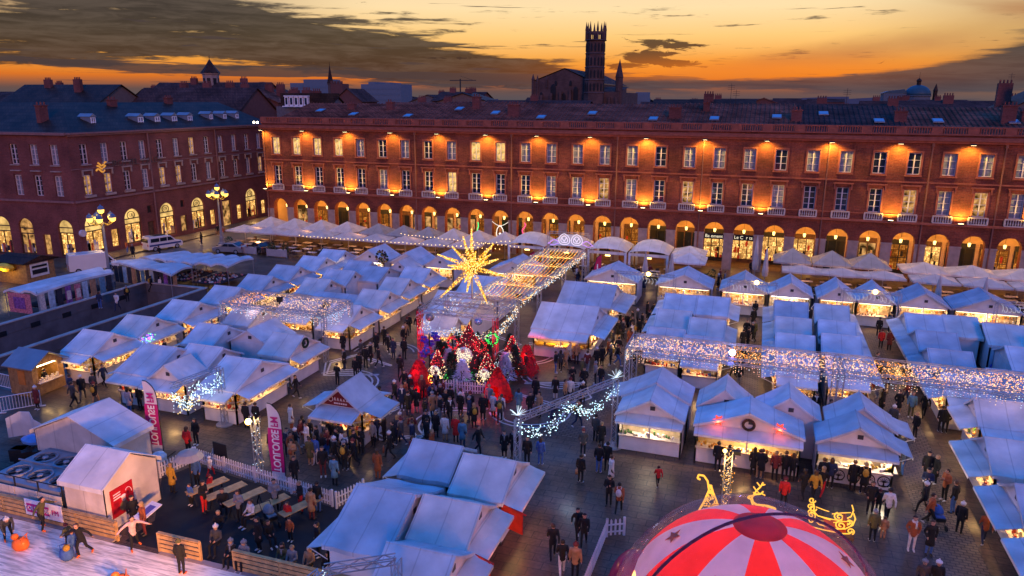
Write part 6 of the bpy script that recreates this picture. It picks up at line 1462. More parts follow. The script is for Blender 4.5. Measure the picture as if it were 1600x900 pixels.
def plank_fence(x0, x1, y, label, n=4, h=1.0):
    t_ = thing('plank_fence', label, 'fence', ((x0+x1)/2, y, 0)); L_ = x1-x0; mb = MB()
    k = max(1, round(L_/2.4))
    for i in range(k):
        for j in range(n):
            zz = .12+j*(h-.12)/n; mb.bb(x0+L_*i/k+.02, x0+L_*(i+1)/k-.02, y-.03, y, zz, zz+(h-.12)/n-.06)
    mb.build('planks', WOODP, t_)
    for i in range(k+1):
        mb = MB(); mb.bb(x0+L_*i/k-.05, x0+L_*i/k+.05, y+.003, y+.1, 0, h); mb.build('post', WOODP, t_)
    mb = MB(); mb.bb(x0,x1,y-.05,y+.12,h,h+.04); mb.build('cap', WOODP, t_)
plank_fence(-46, -26.9, 22.55, 'long pallet plank fence along the ice rink under the white tents'); plank_fence(-24.4, -22.1, 22.5, 'short separate pallet plank fence between two rink gates'); plank_fence(-20.3, -13.2, 22.5, 'pallet plank fence along the rink with people sitting behind it')
o = MB(); o.bb(-32.4,-30.05,22.46,22.5,.38,1.22); o = tag(o.build('rink_banner', WPT), 'white and magenta banner on the rink fence lettered TOULOUSE FM', 'banner')
b = MB(); b.bb(-32.28,-30.85,22.445,22.458,.55,1.02); q = b.build('printed_panel', MAGT); q.parent = o
q = text('TOULOUSE', 'lettering', WPT, .33, facing((-31.56,22.43,.79), 0)); q.parent = o; q = text('FM', 'lettering', MAGT, .36, facing((-30.45,22.44,.79), 0)); q.parent = o
# two white tents
CREAM = canvas('cream_canvas', (.74,.66,.58))
def tent(label, x0, x1, y0, y1, ax, zE, zR):
    t_ = thing('white_tent', label, 'tent', ((x0+x1)/2, (y0+y1)/2, 0)); mb = MB()
    S = sides(x0, x1, y0, y1)
    for s, (P_, Ln) in S.items():
        slab(mb, P_, 0, Ln, -.04, 0, 0, zE)
        if (s[1] == 'x') == (ax == 'x'): mb.prism([P_(0,-.04,zE),P_(Ln,-.04,zE),P_(Ln/2,-.04,zR)], tuple(Vector(P_(0,.04,0))-Vector(P_(0,0,0))))
    mb.build('wall', CREAM, t_); mb = MB(); cx, cy = (x0+x1)/2, (y0+y1)/2; e = .16
    for sg in (-1, 1):
        if ax == 'x': q = [(x0-e,cy,zR+.05),(x1+e,cy,zR+.05),(x1+e,cy+sg*((y1-y0)/2+e),zE+.02),(x0-e,cy+sg*((y1-y0)/2+e),zE+.02)]
        else: q = [(cx,y0-e,zR+.05),(cx,y1+e,zR+.05),(cx+sg*((x1-x0)/2+e),y1+e,zE+.02),(cx+sg*((x1-x0)/2+e),y0-e,zE+.02)]
        mb.prism(q, (0,0,.04)); mb.poly([q[3],q[2],(q[2][0],q[2][1],q[2][2]-.2),(q[3][0],q[3][1],q[3][2]-.2)])
    mb.build('roof', CAN, t_); return t_
B2 = tent('white tent with a red poster on its orange lit gable by the rink', -30.3, -27.8, 22.95, 26.2, 'x', 2.3, 3.35)
B1 = tent('white tent with a peach gable behind the cooling units', -36.6, -31.0, 26.6, 29.0, 'y', 2.3, 3.5)
mb = MB(); mb.bb(-27.795,-27.76,23.25,24.55,.55,2.0); po = mb.build('poster', mat('poster_red', (.45,.01,.02), .5)); tag(po, 'red poster with a capped face and faint white lines on the tent', 'poster')
mb = MB(); X_ = -27.75
for k in range(3): mb.prism([(X_,23.38,1.70-k*.13),(X_,23.80,1.72-k*.13),(X_,23.80,1.77-k*.13),(X_,23.38,1.75-k*.13)], (.006,0,0))
mb.path([(X_,24.25+.2*cos(a*.4),1.45+.3*sin(a*.4)) for a in range(7)], .014, 4); q = mb.build('printed_lines', WPT); q.parent = po
mb = MB(); mb.ball((X_,23.95,1.32),(.012,.13,.17),0,10,6); mb.ball((X_+.004,23.94,1.45),(.014,.16,.08),1,10,6); mb.ball((X_,23.92,.95),(.012,.26,.26),2,10,6); q = mb.build('portrait', [mat('poster_skin', (.6,.36,.28)), WPT, mat('poster_coat', (.16,.10,.05))]); q.parent = po
t_ = thing('cooling_unit', 'big rooftop style cooling unit with six round fans by the rink', 'cooling unit', (-33, 24.6, 0)); GREYM = mat('unit_grey', (.30,.31,.34), .5, .1, 2, .2)
mb = MB(); mb.bb(-35.6,-30.9,23.15,26.35,.2,1.45); mb.build('casing', GREYM, t_)
for k in range(6):
    x, y = -34.6+1.45*(k % 3), 24.0+1.5*(k//3); mb = MB(); mb.lathe((x,y,1.45), [(.62,0),(.62,.1),(.54,.12),(.54,.02)], 18); mb.lathe((x,y,1.46), [(.53,0),(.2,.05)], 14, 1); f_n = mb.build('fan_ring', [GREYM, BLACK], t_)
    mb = MB(); mb.lathe((x,y,1.49), [(.17,0),(.14,.08),(.02,.1)], 10)
    for s in range(5): a = s*2*pi/5; mb.prism([(x+.12*cos(a),y+.12*sin(a),1.5),(x+.48*cos(a),y+.48*sin(a),1.5),(x+.48*cos(a+.5),y+.48*sin(a+.5),1.54),(x+.12*cos(a+.9),y+.12*sin(a+.9),1.54)], (0,0,.01), 1)
    mb.build('fan', [GREYM, mat('fan_dark', (.07,.06,.06), .5)], f_n)
mb = MB(); mb.tube((-35.6,24.8,1.6),(-30.9,24.8,1.6),.05,.05,5); mb.bb(-35.6,-30.9,26.4,26.9,1.2,1.4); mb.build('pipe', LEAD, t_)
t_ = thing('tarpaulin_screen', 'cream tarpaulin screen on posts between the cooling unit and rink', 'screen', (-34, 22.95, 0)); mb = MB()
for k in range(10): mb.bb(-46+k*1.55,-44.5+k*1.55,22.93,22.96,.15,1.35+.03*sin(k))
mb.build('cloth', CREAM, t_)
mb = MB()
for k in range(11): mb.tube((-46+k*1.55,23.0,0),(-46+k*1.55,23.0,1.9),.04,.04,5)
mb.tube((-46,23,1.9),(-30.5,23,1.9),.03,.03,5); mb.build('rail', IRON, t_)
t_ = thing('equipment_pile', 'heap of dark equipment cases with a blue tarpaulin behind the cooling unit', 'equipment', (-37.4, 27.6, 0)); mb = MB(); q = random.Random(4)
for k in range(12): mb.box((-38.6+2.4*q.random(), 26.6+1.8*q.random(), .35+.2*(k % 3)),(.8,.6,.7),q.random())
mb.build('case', BLACK, t_); mb = MB(); mb.ball((-37.6,27.3,1.25),(.9,.6,.22),0,10,5); mb.build('tarpaulin', mat('blue_tarp', (.08,.22,.5), .4), t_)
t_ = thing('sheet_windbreak', 'crumpled white sheet windbreak behind the equipment heap', 'screen', (-38.8, 29.6, 0)); mb = MB(); q0 = None
for k in range(12):
    x, y = -41.6+.52*k, 28.6+.55*abs(sin(k*.9))+.1*k; z = 1.35+.35*sin(k*1.1)
    if q0: mb.prism([(q0[0],q0[1],.1),(x,y,.1),(x,y,z),(q0[0],q0[1],q0[2])], (0,.02,0))
    q0 = (x, y, z)
mb.build('cloth', CAN2, t_)
for k, (a, b, l) in enumerate((((-45.6,31.2),(-44.2,32.9),'white barrier with vertical bars leaning toward the white tents'), ((-50.6,34.4),(-48.2,34.2),'white barrier beside the wooden hut'))):
    t_ = thing('crowd_barrier', l, 'barrier', (*a, 0)); A, B = Vector((*a,0)), Vector((*b,0)); mb = MB()
    for z in (.15, 1.1): mb.tube(A+Vector((0,0,z)), B+Vector((0,0,z)), .03, .03, 5)
    for i in range(14): p = A.lerp(B, i/13); mb.tube(p+Vector((0,0,.15)), p+Vector((0,0,1.1)), .018, .018, 4)
    mb.build('bar', PICK, t_); mb = MB()
    for p in (A, B): mb.box((p.x,p.y,.03),(.5,.12,.06),.6); mb.tube(p, p+Vector((0,0,1.15)), .03, .03, 5)
    mb.build('foot', PICK, t_)
# terrace fence, tables, benches
picket([(-29.5,27.9),(-29.0,29.9)], 'white picket fence end by the tent gable'); picket([(-28.9,29.95),(-26.6,29.55),(-24.3,29.2),(-21.8,28.85),(-19.1,28.45)], 'long white picket fence behind the wooden terrace tables'); picket([(-18.8,28.35),(-18.15,29.9)], 'short slanted white picket fence at the terrace entrance')
picket([(-5.5,25.8),(-5.45,30.4),(-4.7,30.8)], 'white picket fence beside the snow globe tunnel')
for k, (x, y) in enumerate(((-25.5,27.0),(-24.3,26.9),(-23.0,26.75),(-21.5,26.6),(-19.9,26.9))):
    t_ = thing('wooden_table', 'long bare wooden trestle table on the black terrace, ' + ('leftmost','second from the left','third from the left','fourth from the left','rightmost')[k], 'table', (x, y, 0), 0, 'trestle tables'); mb = MB()
    for s in range(3): mb.bb(-.3+s*.2,-.11+s*.2,-1.05,1.05,.72,.76)
    mb.build('table_top', WOODP, t_, world=False); 
    for s in (-.75, .75): mb = MB(); mb.bb(-.28,.28,s-.03,s+.03,.68,.72); mb.tube((-.25,s,0),(.1,s,.7),.03,.03,4); mb.tube((.25,s,0),(-.1,s,.7),.03,.03,4); mb.build('trestle', IRON, t_, world=False)
    t_.rotation_euler = (0, 0, rad(-22))
t_ = thing('menu_easel', 'black menu board standing at the picket fence', 'menu board', (-27.2, 30.0, 0)); mb = MB(); mb.box((-27.2,30.0,.95),(1.0,.06,1.0),rad(-8)); mb.build('board', BLACK, t_); mb = MB(); mb.tube((-27.6,30.05,0),(-27.6,30.05,.5),.03,.03,4); mb.tube((-26.8,29.95,0),(-26.8,29.95,.5),.03,.03,4); mb.build('leg', IRON, t_)
for (x, y, a, l) in ((-26.4,23.9,.5,'slanted white info panel near the rink gate'),):
    t_ = thing('info_panel', l, 'sign', (x, y, 0)); mb = MB(); mb.prism([(x-.35,y-.5,.75),(x+.35,y-.6,.75),(x+.45,y+.55,1.0),(x-.25,y+.65,1.0)], (0,0,.04)); mb.build('panel', WPT, t_); mb = MB(); mb.prism([(x-.2,y-.3,.83),(x+.2,y-.35,.83),(x+.28,y+.35,.99),(x-.12,y+.4,.99)], (0,0,.01)); mb.build('print', mat('print_blue', (.1,.1,.35), .5), t_); mb = MB(); mb.tube((x,y,0),(x,y,.8),.04,.04,5); mb.build('leg', IRON, t_)
mb = MB(); mb.lathe((-26.9,27.4,0), [(.04,0),(.04,1.9)], 6); mb.lathe((-26.9,27.4,1.9), [(.75,0),(.5,.28),(.05,.4)], 12, 1); tag(mb.build('heater_parasol', [IRON, mat('heater_grey', (.3,.28,.26), .5)]), 'grey mushroom shaped patio heater by the tent', 'heater')
mb = MB(); mb.lathe((-31.1,29.5,0), [(.4,0),(.42,.25),(.3,.42),(.05,.5)], 14); tag(mb.build('buoy_bin', mat('pale_blue_plastic', (.3,.5,.7), .4)), 'small pale blue round bin behind the tent gable', 'bin')
t_ = thing('lit_truss_pole', 'lit truss pole with a warm lamp behind the white picket fence', 'light pole', (-24.6, 29.6, 0)); mb = MB(); truss(mb, (-24.6,29.9,0), (-24.6,29.9,3.4), .3); mb.build('post', ALU, t_)
mb = MB(); garland(mb, [(-24.6,29.9,.2),(-24.6,29.9,3.4)], 100, .13, .024, 2); mb.build('light_garland', [WW, CW], t_); mb = MB(); mb.ball((-24.9,29.75,3.2),.17,0,8,6); mb.build('lamp_globe', em('gate_lamp_glow', (1,.62,.15), 16), t_); lamp('POINT', (-24.9,29.4,3.2), 130, (1,.6,.25), .2)
t_ = thing('lit_truss_pole', 'golden lit truss pole behind the striped snow globe', 'light pole', (-.3, 34.6, 0)); mb = MB(); truss(mb, (-.3,34.4,0), (-.3,34.4,3.3), .34); mb.build('post', ALU, t_)
mb = MB(); garland(mb, [(-.3,34.4,.2),(-.3,34.4,3.3)], 170, .15, .026, 2); mb.build('light_garland', [GLD, WW], t_); mb = MB(); mb.bb(-.1,.25,34.2,34.4,3.3,3.5); mb.ball((-.5,34.3,3.4),.11,1,8,5); mb.build('spotlight', [BLACK, BULB], t_); lamp('POINT', (-.3,33.6,2.6), 90, (1,.62,.2), .3)

# ================================================================== snow globe
t_ = thing('snow_globe', 'huge inflatable snow globe over a red and white striped dome with stars', 'snow globe', (.66, 20.1, 0)); gc = Vector((.85,20.25,4.05)); gr = 4.32
CLR = bpy.data.materials.new('clear_vinyl'); CLR.use_nodes = True; nt = CLR.node_tree; N = nt.nodes; L = nt.links; pb = N['Principled BSDF']; pb.inputs['Roughness'].default_value = .08; pb.inputs['Base Color'].default_value = (.55,.45,.45,1); pb.inputs['Specular IOR Level'].default_value = .5
tr = N.new('ShaderNodeBsdfTransparent'); tr.inputs[0].default_value = (.97,.93,.96,1); fr = N.new('ShaderNodeLayerWeight'); fr.inputs[0].default_value = .35; mr = N.new('ShaderNodeMapRange'); mr.inputs[3].default_value = .02; mr.inputs[4].default_value = .24; L.new(fr.outputs['Facing'], mr.inputs[0]); mx = N.new('ShaderNodeMixShader'); L.new(mr.outputs[0], mx.inputs[0]); L.new(tr.outputs[0], mx.inputs[1]); L.new(pb.outputs[0], mx.inputs[2]); L.new(mx.outputs[0], N['Material Output'].inputs[0])
mb = MB(); mb.lathe(tuple(gc), [(gr*sin(q*pi/32), -gr*cos(q*pi/32)) for q in range(6, 33)], 56); mb.build('clear_shell', CLR, t_, True)
GR = mat('globe_red', (.70,.035,.018), .4, .15, 1.5, trl=.5); GW = mat('globe_white', (.74,.68,.74), .4, .1, 1.5, trl=.25); GI = mat('globe_lining', (.75,.5,.35), .5, .2, 1, trl=.3)
ir = gr*.925; NS = 12; mb = MB(); a_off = rad(20)
def sp(th, ph, r=ir): return (gc.x+r*sin(th)*cos(ph), gc.y+r*sin(th)*sin(ph), gc.z+r*cos(th))
ths = [rad(11)+rad(46)*i/10 for i in range(11)]
mb.lathe(tuple(gc), [(.02,ir),(ir*sin(rad(6)),ir*cos(rad(6))),(ir*sin(rad(11)),ir*cos(rad(11)))], 36, 0)
for s in range(NS):
    m_ = s % 2; tmax = 11 if m_ == 0 else 11
    for j in range(10):
        for i in range(4): p0 = a_off+2*pi*(s+i/4)/NS; p1 = a_off+2*pi*(s+(i+1)/4)/NS; mb.poly([sp(ths[j],p0),sp(ths[j],p1),sp(ths[j+1],p1),sp(ths[j+1],p0)], m_)
    for i in range(4):   # scalloped hem: white panels run lower, pointed
        p0 = a_off+2*pi*(s+i/4)/NS; p1 = a_off+2*pi*(s+(i+1)/4)/NS; h = lambda q: rad(57)+(rad(13) if m_ == 0 else rad(5))*sin(pi*q)
        mb.poly([sp(rad(57),p0),sp(rad(57),p1),sp(h((i+1)/4),p1),sp(h(i/4),p0)], m_)
mb.build('striped_dome', [GR, GW], t_, True)
mb = MB(); mb.lathe(tuple(gc), [(ir*.97*sin(rad(a)), ir*.97*cos(rad(a))) for a in range(150, 54, -6)], 48); mb.build('lining', GI, t_, True)
for s in range(1, NS, 2):
    ph = a_off+2*pi*(s+.5)/NS; mb = MB(); c = Vector(sp(rad(37), ph, ir+.03)); n = (c-gc).normalized(); u = n.cross(Vector((0,0,1))).normalized(); w = n.cross(u); pts = []
    for k in range(10): a = 2*pi*k/10+pi/2; r = .30 if k % 2 == 0 else .13; pts.append(c+(u*cos(a)+w*sin(a))*r)
    mb.prism(pts, n*.012); mb.build('star_print', mat('star_red', (.85,.14,.04), .4, .05, 1, trl=.4), t_)
mb = MB(); sm = [Vector(gc)+(gr-.02)*Vector((cos(rad(32))*sin(rad(a)), sin(rad(32))*sin(rad(a)), cos(rad(a)))) for a in range(-100, 101, 5)]; mb.path(sm, .05, 6); mb.build('seam', mat('seam_dark', (.12,.02,.05), .4), t_, True)
mb = MB(); mb.lathe((gc.x,gc.y,0), [(2.9,0),(3.0,.35),(2.8,.7),(2.5,.75)], 32); mb.build('base_ring', GR, t_, True)
for a in range(4): lamp('POINT', (gc.x+2.3*cos(a*pi/2+.6), gc.y+2.3*sin(a*pi/2+.6), 4.4), 2300, (1,.62,.14), .3)
lamp('POINT', (gc.x-1.6, gc.y-1.8, 3.4), 1900, (1,.6,.2), .3)
t_ = thing('globe_tunnel', 'dark red translucent entrance dome left of the snow globe', 'inflatable tunnel', (-4.0, 27.3, 0)); mb = MB(); mb.lathe((-3.55,26.9,0), [(1.15*cos(q*pi/16), 1.8*sin(q*pi/16)) for q in range(9)], 24, 0, (1,1.25,1)); mb.build('shell', mat('tunnel_red', (.50,.03,.12), .2, .2, 1, 0, .5, trl=.35), t_, True); mb = MB(); mb.lathe((-3.55,26.9,0), [(1.22,0),(1.22,.25),(1.08,.3)], 24, 0, (1,1.25,1)); mb.build('base_ring', GR, t_)
# light sculptures
NEON = em('gold_neon', (1,.46,.06), 1.7)
def curve(mb, pts, y, r=.045, sc=1, o=(0, 0)):
    mb.path([(o[0]+p[0]*sc, y, o[1]+p[1]*sc) for p in pts], r, 5)
def spiral(cx, cz, r0, turns, a0=0, dr=1): return [(cx+r0*(1-i/22*.8)*cos(a0+dr*turns*2*pi*i/22), cz+r0*(1-i/22*.8)*sin(a0+dr*turns*2*pi*i/22)) for i in range(23)]
t_ = thing('sleigh_sculpture', 'glowing golden sleigh with scrolls on a wooden platform', 'light sculpture', (4.6, 34.6, 0))
mb = MB(); mb.box((4.65,34.6,.09),(3.1,1.9,.18),rad(-6)); mb.build('platform', WOODD, t_)
for yy in (33.85, 35.0):
    mb = MB(); curve(mb, [(3.35,1.75),(3.5,1.3),(3.5,.9),(3.8,.62),(4.4,.55),(5.0,.5),(5.5,.62),(5.95,1.0),(6.05,1.5),(5.9,1.9)], yy); curve(mb, spiral(3.3,1.78,.24,1.2,0,-1), yy); curve(mb, spiral(3.25,1.25,.22,1.2,.5), yy); curve(mb, spiral(3.3,.8,.22,1.2,.5), yy); curve(mb, spiral(5.2,.82,.36,1.5,2), yy, .05); curve(mb, [(3.3,.34),(4.2,.25),(5.4,.22),(5.8,.3),(6.0,.5)], yy, .045); curve(mb, spiral(5.85,.5,.26,1.3,-1), yy); curve(mb, [(3.6,1.3),(4.2,1.15),(4.5,1.1)], yy, .035); curve(mb, [(4.7,.95),(5.3,1.15),(5.9,1.3)], yy, .035)
    mb.build('scroll_side', NEON, t_)
mb = MB(); mb.bb(4.2,5.4,34.0,34.9,.2,.55); mb.bb(5.4,5.6,34.0,34.9,.2,1.2); mb.build('seat', mat('sleigh_red', (.35,.05,.02), .6), t_); lamp('POINT', (4.7,33.2,1.0), 40, (1,.55,.12), .3); lamp('POINT', (4.1,34.5,1.2), 30, (1,.5,.1), .3)
t_.scale = (.68, .68, .68)
def deer(x, y, label, s=1.0, flip=1):
    t_ = thing('reindeer_sculpture', label, 'light sculpture', (x, y, 0)); f = lambda pts: [(x+flip*p[0]*s, y+(p[2] if len(p) > 2 else 0)*s, p[1]*s) for p in pts]; mb = MB()
    mb.path(f([(.7,1.05),(.2,1.15),(-.5,1.1),(-.75,1.25),(-.85,1.6),(-.75,1.75),(-1.05,1.62),(-1.1,1.5),(-.9,1.45),(-.7,.9),(-.3,.72),(.4,.75),(.75,.85),(.7,1.05)]), .05, 5)
    for (a, d) in ((-.6,.12),(-.5,-.12),(.55,.12),(.65,-.12)): mb.path(f([(a,.85,d),(a-.05,.45,d),(a+.05,0,d)]), .045, 5)
    for i in range(120): a = rd.uniform(-.65,.65); mb.octa(f([(a, rd.uniform(.75,1.1), rd.uniform(-.2,.2))])[0], .04)
    mb.build('body', NEON, t_)
    for d in (-1, 1):
        mb = MB(); mb.path(f([(-.78,1.72,0),(-.6,2.0,.25*d),(-.35,2.2,.5*d),(-.2,2.5,.65*d)]), .04, 5); mb.path(f([(-.6,2.0,.25*d),(-.8,2.2,.4*d)]), .03, 4); mb.path(f([(-.35,2.2,.5*d),(-.6,2.45,.6*d)]), .03, 4); mb.path(f([(-.3,2.3,.55*d),(-.05,2.3,.75*d)]), .03, 4); mb.build('antler', NEON, t_)
    return t_
deer(1.55, 34.3, 'golden reindeer light sculpture with wide antlers behind the globe', .72)
t_ = thing('curl_sculpture', 'golden pointed light sculpture with a curled tip left of the lit pole', 'light sculpture', (-.9, 34.2, 0)); mb = MB(); c0 = [(-1.5,.0),(-1.3,.5),(-1.1,1.2),(-1.2,1.7),(-1.4,1.95),(-1.65,1.95),(-1.7,1.75),(-1.55,1.7)]; mb.path([(x,34.2,z) for x, z in c0], .05, 5); mb.path([(-1.1,34.2,1.5),(-.75,34.2,.8),(-.45,34.2,0)], .05, 5)
for i in range(150): v = rd.random(); mb.octa((-1.0+rd.uniform(-.5,.5)*(1-v), 34.2, 1.5*v), .045)
mb.build('body', NEON, t_)

# ================================================================== street lamps and vehicles
LGL = em('street_lantern_glow', (1,.55,.08), 4); LTOP = mat('lantern_cap', (.12,.16,.24), .3, .1, 1, .3); GRP_ = mat('lamp_post_grey', (.20,.21,.24), .5, .15)
def street_lamp(x, y, h, label):
    t_ = thing('street_lamp', label, 'street lamp', (x, y, 0)); mb = MB(); mb.lathe((x,y,0), [(.5,0),(.5,.5),(.32,.7),(.3,1.3),(.2,1.5),(.15,3),(.11,h-1.6),(.2,h-1.55),(.1,h-1.3)], 10); mb.build('post', GRP_, t_)
    mb = MB(); 
    for k in range(5):
        a = k*2*pi/5+.3; r = 1.15; 
        if k < 5: mb.path([(x+.1*cos(a),y+.1*sin(a),h-1.4),(x+.6*cos(a),y+.6*sin(a),h-1.65),(x+r*cos(a),y+r*sin(a),h-1.3)], .06, 5)
    mb.tube((x,y,h-1.4),(x,y,h-.4),.06,.05,5); mb.build('bracket', mat('lamp_gold', (.45,.32,.05), .4, .1, 1, .3), t_)
    for k in range(6):
        a = k*2*pi/5+.3; r = 1.15 if k < 5 else 0; z = h-1.25 if k < 5 else h-.4; c = (x+r*cos(a), y+r*sin(a), z); mb = MB(); mb.lathe(c, [(.12,0),(.27,.12),(.33,.42)], 8); l_ = mb.build('lantern', LGL, t_); mb = MB(); mb.lathe(c, [(.36,.42),(.28,.7),(.08,.85),(.03,1.0)], 8); mb.build('cap', LTOP, l_)
        if k % 2 == 0 or k == 5: lamp('POINT', (c[0]*1.0, c[1], z+.1), 160, (1,.58,.16), .3)
street_lamp(-66.3, 59.4, 8.4, 'grey street lamp with a crown of yellow lanterns at the ramp stalls'); street_lamp(-70.1, 81.8, 8.2, 'grey street lamp with yellow lanterns behind the silver car')
def car(name, label, cat, loc, rz, prof, w, paint, wins, wheels, extra=None, wr=.33):
    """side profile (x along the length, z), extruded over the width; local x is forward"""
    t_ = thing(name, label, cat, loc, rz); mb = MB(); n = len(prof); hw = w/2
    rows = []
    for yy, k in ((-hw, .0), (-hw+.06, 1), (hw-.06, 1), (hw, .0)):
        cz = .75; rows.append([(x*(1 if k else .985), yy, z if k else (z-.05 if z > cz else z+.02)) for x, z in prof])
    for a, b in zip(rows, rows[1:]):
        for i in range(n): j = (i+1) % n; mb.poly([a[i], a[j], b[j], b[i]])
    mb.poly(rows[0]); mb.poly(rows[-1][::-1]); mb.build('body', paint, t_, False, world=False)
    for q in wins:
        for s in (-1, 1): mb = MB(); mb.prism([(x, s*(hw+.003), z) for x, z in q], (0, s*.01, 0)); mb.build('side_window', GLASS, t_, world=False)
    for (p, q, nm_) in extra or ():
        mb = MB(); a = Vector((p[0],0,p[1])); b = Vector((q[0],0,q[1])); nr = Vector((-(b-a).z,0,(b-a).x)).normalized(); 
        if nr.z < 0: nr = -nr
        y_ = hw-.16; o_ = nr*.012; mb.prism([a+o_+Vector((0,-y_,0)), a+o_+Vector((0,y_,0)), b+o_+Vector((0,y_*.94,0)), b+o_+Vector((0,-y_*.94,0))], nr*.01); mb.build(nm_, GLASS, t_, world=False)
    for xx in wheels:
        for s in (-1, 1):
            mb = MB(); ps = []
            mb.tube((xx, s*(hw-.2), wr), (xx, s*(hw+.012), wr), wr, wr, 14); wh = mb.build('wheel', BLACK, t_, world=False); mb = MB(); mb.tube((xx, s*(hw+.0), wr), (xx, s*(hw+.02), wr), wr*.62, wr*.62, 10); mb.build('rim', ALU, wh, world=False)
    xf, xb = max(p[0] for p in prof), min(p[0] for p in prof)
    for s in (-1, 1):
        mb = MB(); mb.bb(xf-.06,xf+.012,s*(hw-.3)-.14,s*(hw-.3)+.14,.62,.8); mb.build('headlight', mat('headlight_lens', (.6,.6,.6), .1, .05), t_, world=False); mb = MB(); mb.bb(xb-.012,xb+.05,s*(hw-.2)-.1,s*(hw-.2)+.1,.75,1.05); mb.build('tail_light', mat('tail_lens', (.35,.01,.01), .2), t_, world=False)
    return t_
WPA = mat('white_car_paint', (.72,.68,.66), .25, .04, 1, 0, .5, coat=.4); SPA = mat('silver_car_paint', (.36,.33,.32), .3, .05, 1, .5, .5, coat=.4); DPA = mat('dark_car_paint', (.03,.03,.04), .25, .05, 1, 0, .5, coat=.4)
car('white_van', 'white panel van parked behind the rug stall', 'van', (-74.2,64.4,0), rad(57), [(-2.6,.35),(2.55,.35),(2.62,.85),(2.2,1.15),(1.55,2.0),(1.2,2.25),(-2.5,2.3),(-2.62,1.2)], 1.95, WPA, [[(1.25,1.25),(2.0,1.2),(1.5,1.85),(1.25,1.9)]], (-1.7,1.65), [((1.58,1.95),(2.16,1.2),'windscreen')])
pc = car('police_van', 'white police minivan with dark windows and a checker stripe by the shops', 'van', (-76.4,77.6,0), rad(72), [(-2.4,.3),(2.3,.3),(2.4,.75),(2.25,1.0),(1.4,1.25),(.75,1.85),(.4,1.98),(-2.2,1.98),(-2.42,1.2)], 1.9, WPA, [[(-2.1,1.25),(-.9,1.25),(-.9,1.75),(-2.05,1.75)],[(-.8,1.25),(.15,1.25),(.15,1.75),(-.8,1.75)],[(.25,1.25),(1.15,1.25),(.7,1.72),(.25,1.75)]], (-1.55,1.5), [((.8,1.8),(1.38,1.27),'windscreen')])
for s in (-1, 1):
    mb = MB(); mb.bb(-2.3,2.1,s*.958-.004,s*.958+.004,.72,.95)
    mb.build('stripe', mat('police_blue', (.03,.05,.18), .4), pc, world=False)
mb = MB(); mb.bb(-2.44,-2.425,-.8,.8,1.25,1.75); mb.build('rear_window', GLASS, pc, world=False); mb = MB(); mb.bb(-1.3,.2,-.55,.55,1.99,2.06); mb.build('roof_bar', IRON, pc, world=False)
cp = [(-2.1,.28),(2.1,.28),(2.15,.62),(1.9,.85),(1.0,.98),(.35,1.42),(-.9,1.46),(-1.75,1.05),(-2.1,.95)]
car('silver_car', 'silver hatchback parked behind the canvas stalls', 'car', (-66.1,78.6,0), rad(187), cp, 1.75, SPA, [[(-1.45,1.02),(-.3,1.0),(-.3,1.36),(-.95,1.38)],[(-.22,1.0),(.75,1.0),(.28,1.36),(-.22,1.36)]], (-1.3,1.3), [((.4,1.4),(.98,1.0),'windscreen'),((-1.72,1.08),(-.95,1.44),'rear_window')])
car('dark_car', 'dark hatchback parked just behind the silver car', 'car', (-62.6,80.4,0), rad(150), cp, 1.75, DPA, [[(-1.45,1.02),(-.3,1.0),(-.3,1.36),(-.95,1.38)],[(-.22,1.0),(.75,1.0),(.28,1.36),(-.22,1.36)]], (-1.3,1.3), [((.4,1.4),(.98,1.0),'windscreen'),((-1.72,1.08),(-.95,1.44),'rear_window')])
# odds and ends
t_ = thing('blue_bin_cover', 'heap under a bright blue cover between the right-hand chalets', 'cover', (18.6,60.4,0)); mb = MB(); mb.lathe((18.6,60.4,0), [(1.15,0),(1.05,.8),(.6,1.35),(.1,1.5)], 9); mb.build('cover', mat('royal_blue_cover', (.015,.06,.45), .4, .3, 3), t_); mb = MB(); mb.bb(17.7,19.5,59.5,61.3,0,.2); mb.build('pallet', WOODD, t_)
t_ = thing('menu_screen', 'small lit menu screen on the chalet wall at the right edge', 'screen', (16.9,44.5,0)); mb = MB(); mb.bb(16.2,17.6,44.5,44.58,1.3,2.1); mb.build('frame', BLACK, t_); mb = MB(); mb.bb(16.28,17.52,44.48,44.5,1.36,2.04); mb.build('display', em('menu_glow', (1,.35,.25), .7, vary=.8, scale=4), t_)
mb = MB(); mb.lathe((-27.9,30.5,0), [(.25,0),(.3,.5),(.2,.8)], 10); tag(mb.build('waste_bin', mat('bin_grey', (.25,.25,.27), .5)), 'grey waste bin by the menu board', 'bin')
# ================================================================== people
SKIN = mat('skin', (.46,.26,.18), .6, .08); SHOE = mat('shoe_dark', (.03,.028,.028), .5); SHOEW = mat('shoe_white', (.6,.57,.55), .5); SKATE = mat('skate_orange', (.75,.14,.02), .4); EYE = mat('eye_dark', (.01,.01,.01), .3)
CC = {'k': ('black', (.012,.012,.014)), 'n': ('navy', (.02,.03,.07)), 'g': ('grey', (.20,.20,.21)), 'r': ('red', (.50,.02,.02)), 'b': ('blue', (.05,.12,.34)), 't': ('tan', (.42,.28,.17)), 'o': ('olive', (.09,.085,.035)), 'w': ('white', (.62,.58,.55)), 'm': ('maroon', (.14,.025,.025)), 'y': ('mustard', (.42,.24,.03)), 'p': ('pale pink', (.60,.38,.36)), 'e': ('teal', (.04,.17,.19)), 'R': ('rust', (.30,.08,.03)), 'c': ('charcoal', (.05,.05,.055))}
CLOTH = {k: mat('cloth_'+v[0].replace(' ', '_'), v[1], .85, .2, 9, bump=.25, bscale=30) for k, v in CC.items()}
